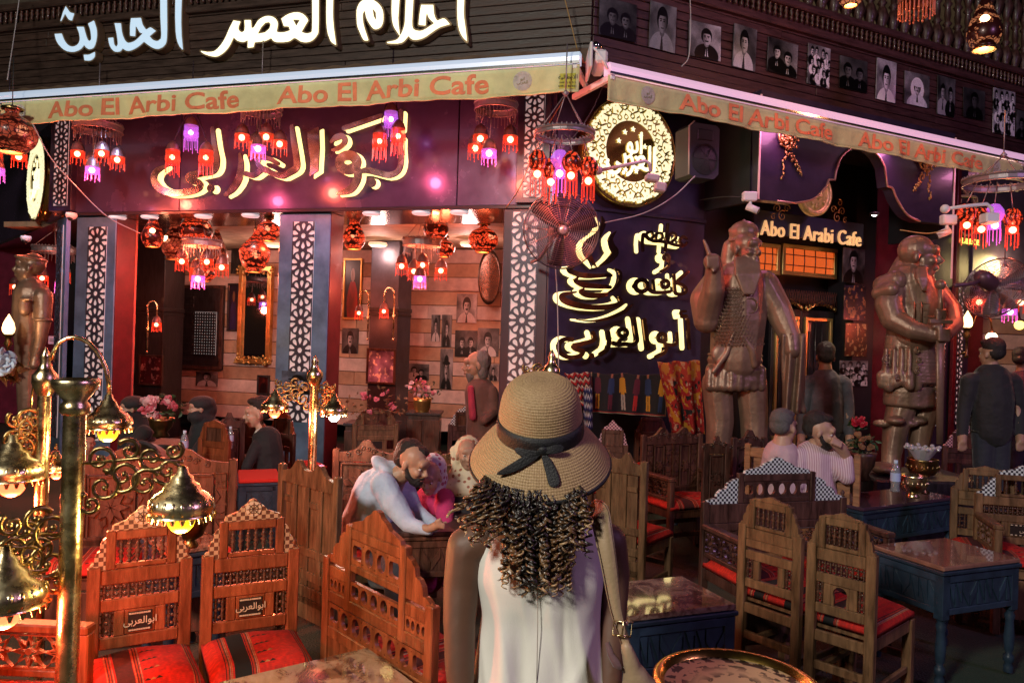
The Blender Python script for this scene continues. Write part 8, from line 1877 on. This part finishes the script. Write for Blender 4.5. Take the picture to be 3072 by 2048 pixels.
# tray table in the right foreground
P = atz(2236, 1972, .60); P = Vector((P.x-.0, P.y+.245, .60)); P = Vector(((2236-1536)/FOC*2.40-.0, 2.38, .60)); t = thing('tray_table', 'round engraved brass tray on folding legs cut by the lower edge', 'tray table', (P.x, P.y, 0))
def tray_pat(n, b, mp, L):
    v = n.nodes.new('ShaderNodeTexVoronoi'); v.inputs['Scale'].default_value = 55; v.feature = 'DISTANCE_TO_EDGE'; w = n.nodes.new('ShaderNodeTexNoise'); w.inputs['Scale'].default_value = 28; w.inputs['Detail'].default_value = 3
    sx = n.nodes.new('ShaderNodeVectorMath'); sx.operation = 'LENGTH'; mp.inputs['Scale'].default_value = (1, 1, 0); L(mp.outputs[0], sx.inputs[0]); L(mp.outputs[0], v.inputs[0]); L(mp.outputs[0], w.inputs[0])
    r = n.nodes.new('ShaderNodeValToRGB'); e = r.color_ramp.elements; e[0].position = .0; e[0].color = (0, 0, 0, 1); e[1].position = .48; e[1].color = (0, 0, 0, 1)
    for p, c in ((.30, 0), (.31, 1), (.66, 1), (.67, 0), (.74, 0), (.75, 1), (.90, 1), (.91, 0)): k = e.new(p); k.color = (c, c, c, 1)
    mu = n.nodes.new('ShaderNodeMath'); mu.operation = 'MULTIPLY'; mu.inputs[1].default_value = 4.0; L(sx.outputs['Value'], mu.inputs[0]); L(mu.outputs[0], r.inputs[0])
    th = n.nodes.new('ShaderNodeMath'); th.operation = 'GREATER_THAN'; th.inputs[1].default_value = .5; L(w.outputs[0], th.inputs[0]); m2 = n.nodes.new('ShaderNodeMath'); m2.operation = 'MULTIPLY'; L(th.outputs[0], m2.inputs[0]); L(r.outputs[0], m2.inputs[1])
    mx = n.nodes.new('ShaderNodeMix'); mx.data_type = 'RGBA'; mx.inputs[6].default_value = (.62, .48, .26, 1); mx.inputs[7].default_value = (.05, .035, .02, 1); L(m2.outputs[0], mx.inputs[0]); L(mx.outputs[2], b.inputs['Base Color'])
    bp = n.nodes.new('ShaderNodeBump'); bp.inputs['Strength'].default_value = .3; bp.invert = True; L(m2.outputs[0], bp.inputs['Height']); L(bp.outputs[0], b.inputs['Normal'])
q = MB(); q.lathe([(.001, .60), (.215, .60), (.222, .602)], 64); q.build('engraved_plate', mat('engraved_tray_brass', (.6, .48, .3), .35, .45, pattern=tray_pat), t)
q = MB(); q.lathe([(.220, .602), (.232, .618), (.246, .624), (.256, .618), (.258, .608), (.25, .600), (.22, .592), (.001, .590)], 64); q.build('rim', mat('bright_gold_rim', (.95, .60, .14), .2, 1.0, bump=.1), t)
for k in range(3): a = 2*PI*k/3; q = MB(); q.tube([(.14*math.cos(a), .14*math.sin(a), .59), (-.05*math.cos(a), -.05*math.sin(a), .3), (-.2*math.cos(a), -.2*math.sin(a), 0)], .014, 8); q.build('leg', wood_deep, t)
# torch lamps, globe lamps, the warm room at the far right
def torch(label, px, py, Y, up=True):
    P = at(px, py, Y); t = thing('torch_lamp', label, 'lamp', P, 0, 'torch lamps'); q = MB(); q.lathe([(.02, -.06), (.045, -.03), (.05, 0), (.04, .05), (.02, .09), (.002, .125)], 14, smooth=False); q.build('flame_glass', mat('flame_glass', (1, .8, .5), .4, em=(1, .60, .28), es=2.6, sample='NONE'), t)
    q = MB(); q.lathe([(.055, -.05), (.03, -.07), (.02, -.10), (.035, -.13), (.012, -.17), (.012, -.32), (.03, -.35), (.001, -.36)], 14); q.tube([(0, 0, -.30), (0, .15, -.33)], .012, 8); q.build('torch_holder', brass_dark, t); lamp('torch_light', 'POINT', (0, -.12, .02), 6, (1, .55, .25), .05, parent=t)
torch('flame-shaped lamp at the left edge beside the soldier statue', 26, 985, 6.6); torch('flame-shaped lamp on the lattice pier right of the sword statue', 2902, 968, 7.8)
FW = Fr(*(FR.w(b+2.4, 0, -1.6).xy), R(0))
wl = block_wall(Fr(at(3000, 900, 11.2).x, 11.2, R(5)), -2.2, 2.0, .0, 2.7, .22, .7, 'warm yellow-lit stone wall of the room at the far right')
lamp('room_lamp', 'POINT', at(3010, 800, 10.2), 90, (1, .72, .28), .2)
for px, py, Y, rr_p, m, lb in ((2975, 1012, 9.4, 16, bulb_w, 'white globe lamp on a swan neck in the warm room at the far right'), (3058, 975, 9.6, 14, bulb_y, 'yellow globe lamp at the right edge of the warm room')):
    P = at(px, py, Y); t = thing('globe_lamp', lb, 'lamp', P, 0, 'globe lamps'); q = MB(); r_ = rr_p*Y/FOC; q.ball((0, 0, 0), r_, 16, 12); q.build('globe', mat('lit_globe', (1, .9, .7), .4, em=(1, .80, .50), es=3.0) if m is bulb_w else mat('lit_yellow_globe', (1, .8, .3), .4, em=(1, .70, .15), es=2.6), t)
    q = MB(); q.lathe([(r_*.5, r_*.85), (r_*.6, r_*1.1), (.01, r_*1.5)], 12); q.tube([(0, 0, r_*1.4), (-.02, 0, .22), (-.10, 0, .30), (-.19, .02, .26), (-.22, .05, .12)], .011, 8); q.build('swan_neck', brass_dark, t)
# small neon sign at the far right
FRs = FR.shift(.03); x0_, z0_ = FRs.loc(2862, 722); x1_, _ = FRs.loc(2938, 735)
t = thing('small_neon_sign', 'small yellow neon café name under an oil-lamp emblem on the right fascia', 'sign', (FRs.x, FRs.y, 0), FRs.a)
me = text_mesh('ABO EL ARABY CAFE', .1, .004); w_ = max(v.co.x for v in me.vertices); k_ = (x1_-x0_)/w_; me.transform(Matrix.Diagonal((k_, 1, k_*1.9, 1))); link('lettering', me, mat('yellow_neon', (1, .9, .3), .4, em=(1, .85, .12), es=1.2), t, loc=(x0_, 0, z0_-.02))
stroke_sign(t, FRs, [[(7, [(2872, 600, 3), (2876, 590, 3), (2898, 588, 4), (2925, 592, 3), (2928, 605, 3)]), (5, [(2880, 600, 3), (2870, 650, 4), (2885, 700, 3), (2915, 700, 3), (2928, 650, 4), (2918, 600, 3)]), (4, [(2900, 585, 2.5), (2890, 570, 4), (2900, 550, 2), (2905, 570, 3.5), (2900, 585, 2.5)]), (3, [(2885, 640, 3), (2915, 640, 3)]), (3, [(2885, 665, 3), (2915, 670, 3)])]], (0, 0), 1.0, 1/270., mat('beige_emblem', (.45, .33, .22), .5), .02, mat('dull_backplate', (.1, .08, .06), .6), names='emblem')
# spot in the porch ceiling
P = at(2623, 643, 8.2); t = thing('ceiling_spotlight', 'bright white spotlight in the dark porch ceiling', 'spotlight', P); q = MB(); q.ball((0, 0, 0), (.028, .028, .022), 12, 8); q.build('lens', mat('spot_lens', (1, 1, .9), .4, em=(1, .98, .85), es=12, sample='NONE'), t); q = MB(); q.lathe([(.03, .02), (.045, .02), (.045, -.005), (.035, -.012)], 16); q.build('housing', black_m, t)
lamp('spotlight_beam', 'SPOT', (0, 0, -.05), 45, (1, .85, .6), .03, target=None, parent=t, spot=120)
P = at(2700, 800, 10.6)
t = thing('notice', 'small pale pink notice stuck on the wine wall behind the soldier statue', 'notice', at(160, 1020, 9.6)); q = MB(); q.box(-.06, .06, -.004, .004, -.05, .05); q.build('paper', mat('pale_pink_paper', (.7, .4, .5), .7), t); q = MB(); q.box(-.045, .045, -.007, -.005, -.012, -.004); q.box(-.04, .035, -.007, -.005, .006, .013); q.build('printed_lines', dwire_m, t)
# ================================================================ lights of the room, and tint lights added under the awnings
for i, (s_, z_, pw, col) in enumerate(((-5.4, 2.8, 15, (1, .58, .46)), (-4.2, 2.8, 15, (1, .50, .42)), (-2.6, 2.8, 17, (1, .56, .46)), (-1.3, 2.8, 20, (1, .52, .46)))):
    p = FA.w(s_, z_, -2.2); t = thing('room_ceiling_lamp', 'flat warm ceiling lamp inside the striped stone room, '+('leftmost', 'second from the left', 'second from the right', 'rightmost')[i], 'ceiling lamp', p, 0, 'ceiling lamps in the striped room'); q = MB(); q.lathe([(.001, .12), (.12, .12), (.13, .09), (.10, .07), (.001, .068)], 20); q.build('lamp_body', mat('warm_ceiling_glass', (1, .8, .6), .5, em=(1, .7, .45), es=.7), t); lamp('ceiling_lamp_light', 'POINT', (0, 0, -.02), pw, col, .1, parent=t)
for px in (288, 912, 1572, 60):
    p = WA.w(S(WA, px, 300), zT-.18, -.15); q_ = FA2.w(S(FA2, px, 900), 1.9, .0)
    lamp('awning_tint_spot', 'SPOT', p, 75 if px < 1000 else 20, (.38, .60, 1) if px < 1000 else (1, .4, .7), .05, q_, None, 42)  # added spots that throw blue and pink light on the pillars
for i, f_ in enumerate((.1, .35, .6, .85)):
    p = WB.w(6.2*f_, zT2-.16, -.26); lamp('awning_tint_light', 'AREA', p, 3.5, (1, .30, .62), .3, p+Vector((-.4, .6, -2.2)))  # added area lights that tint the right front pink
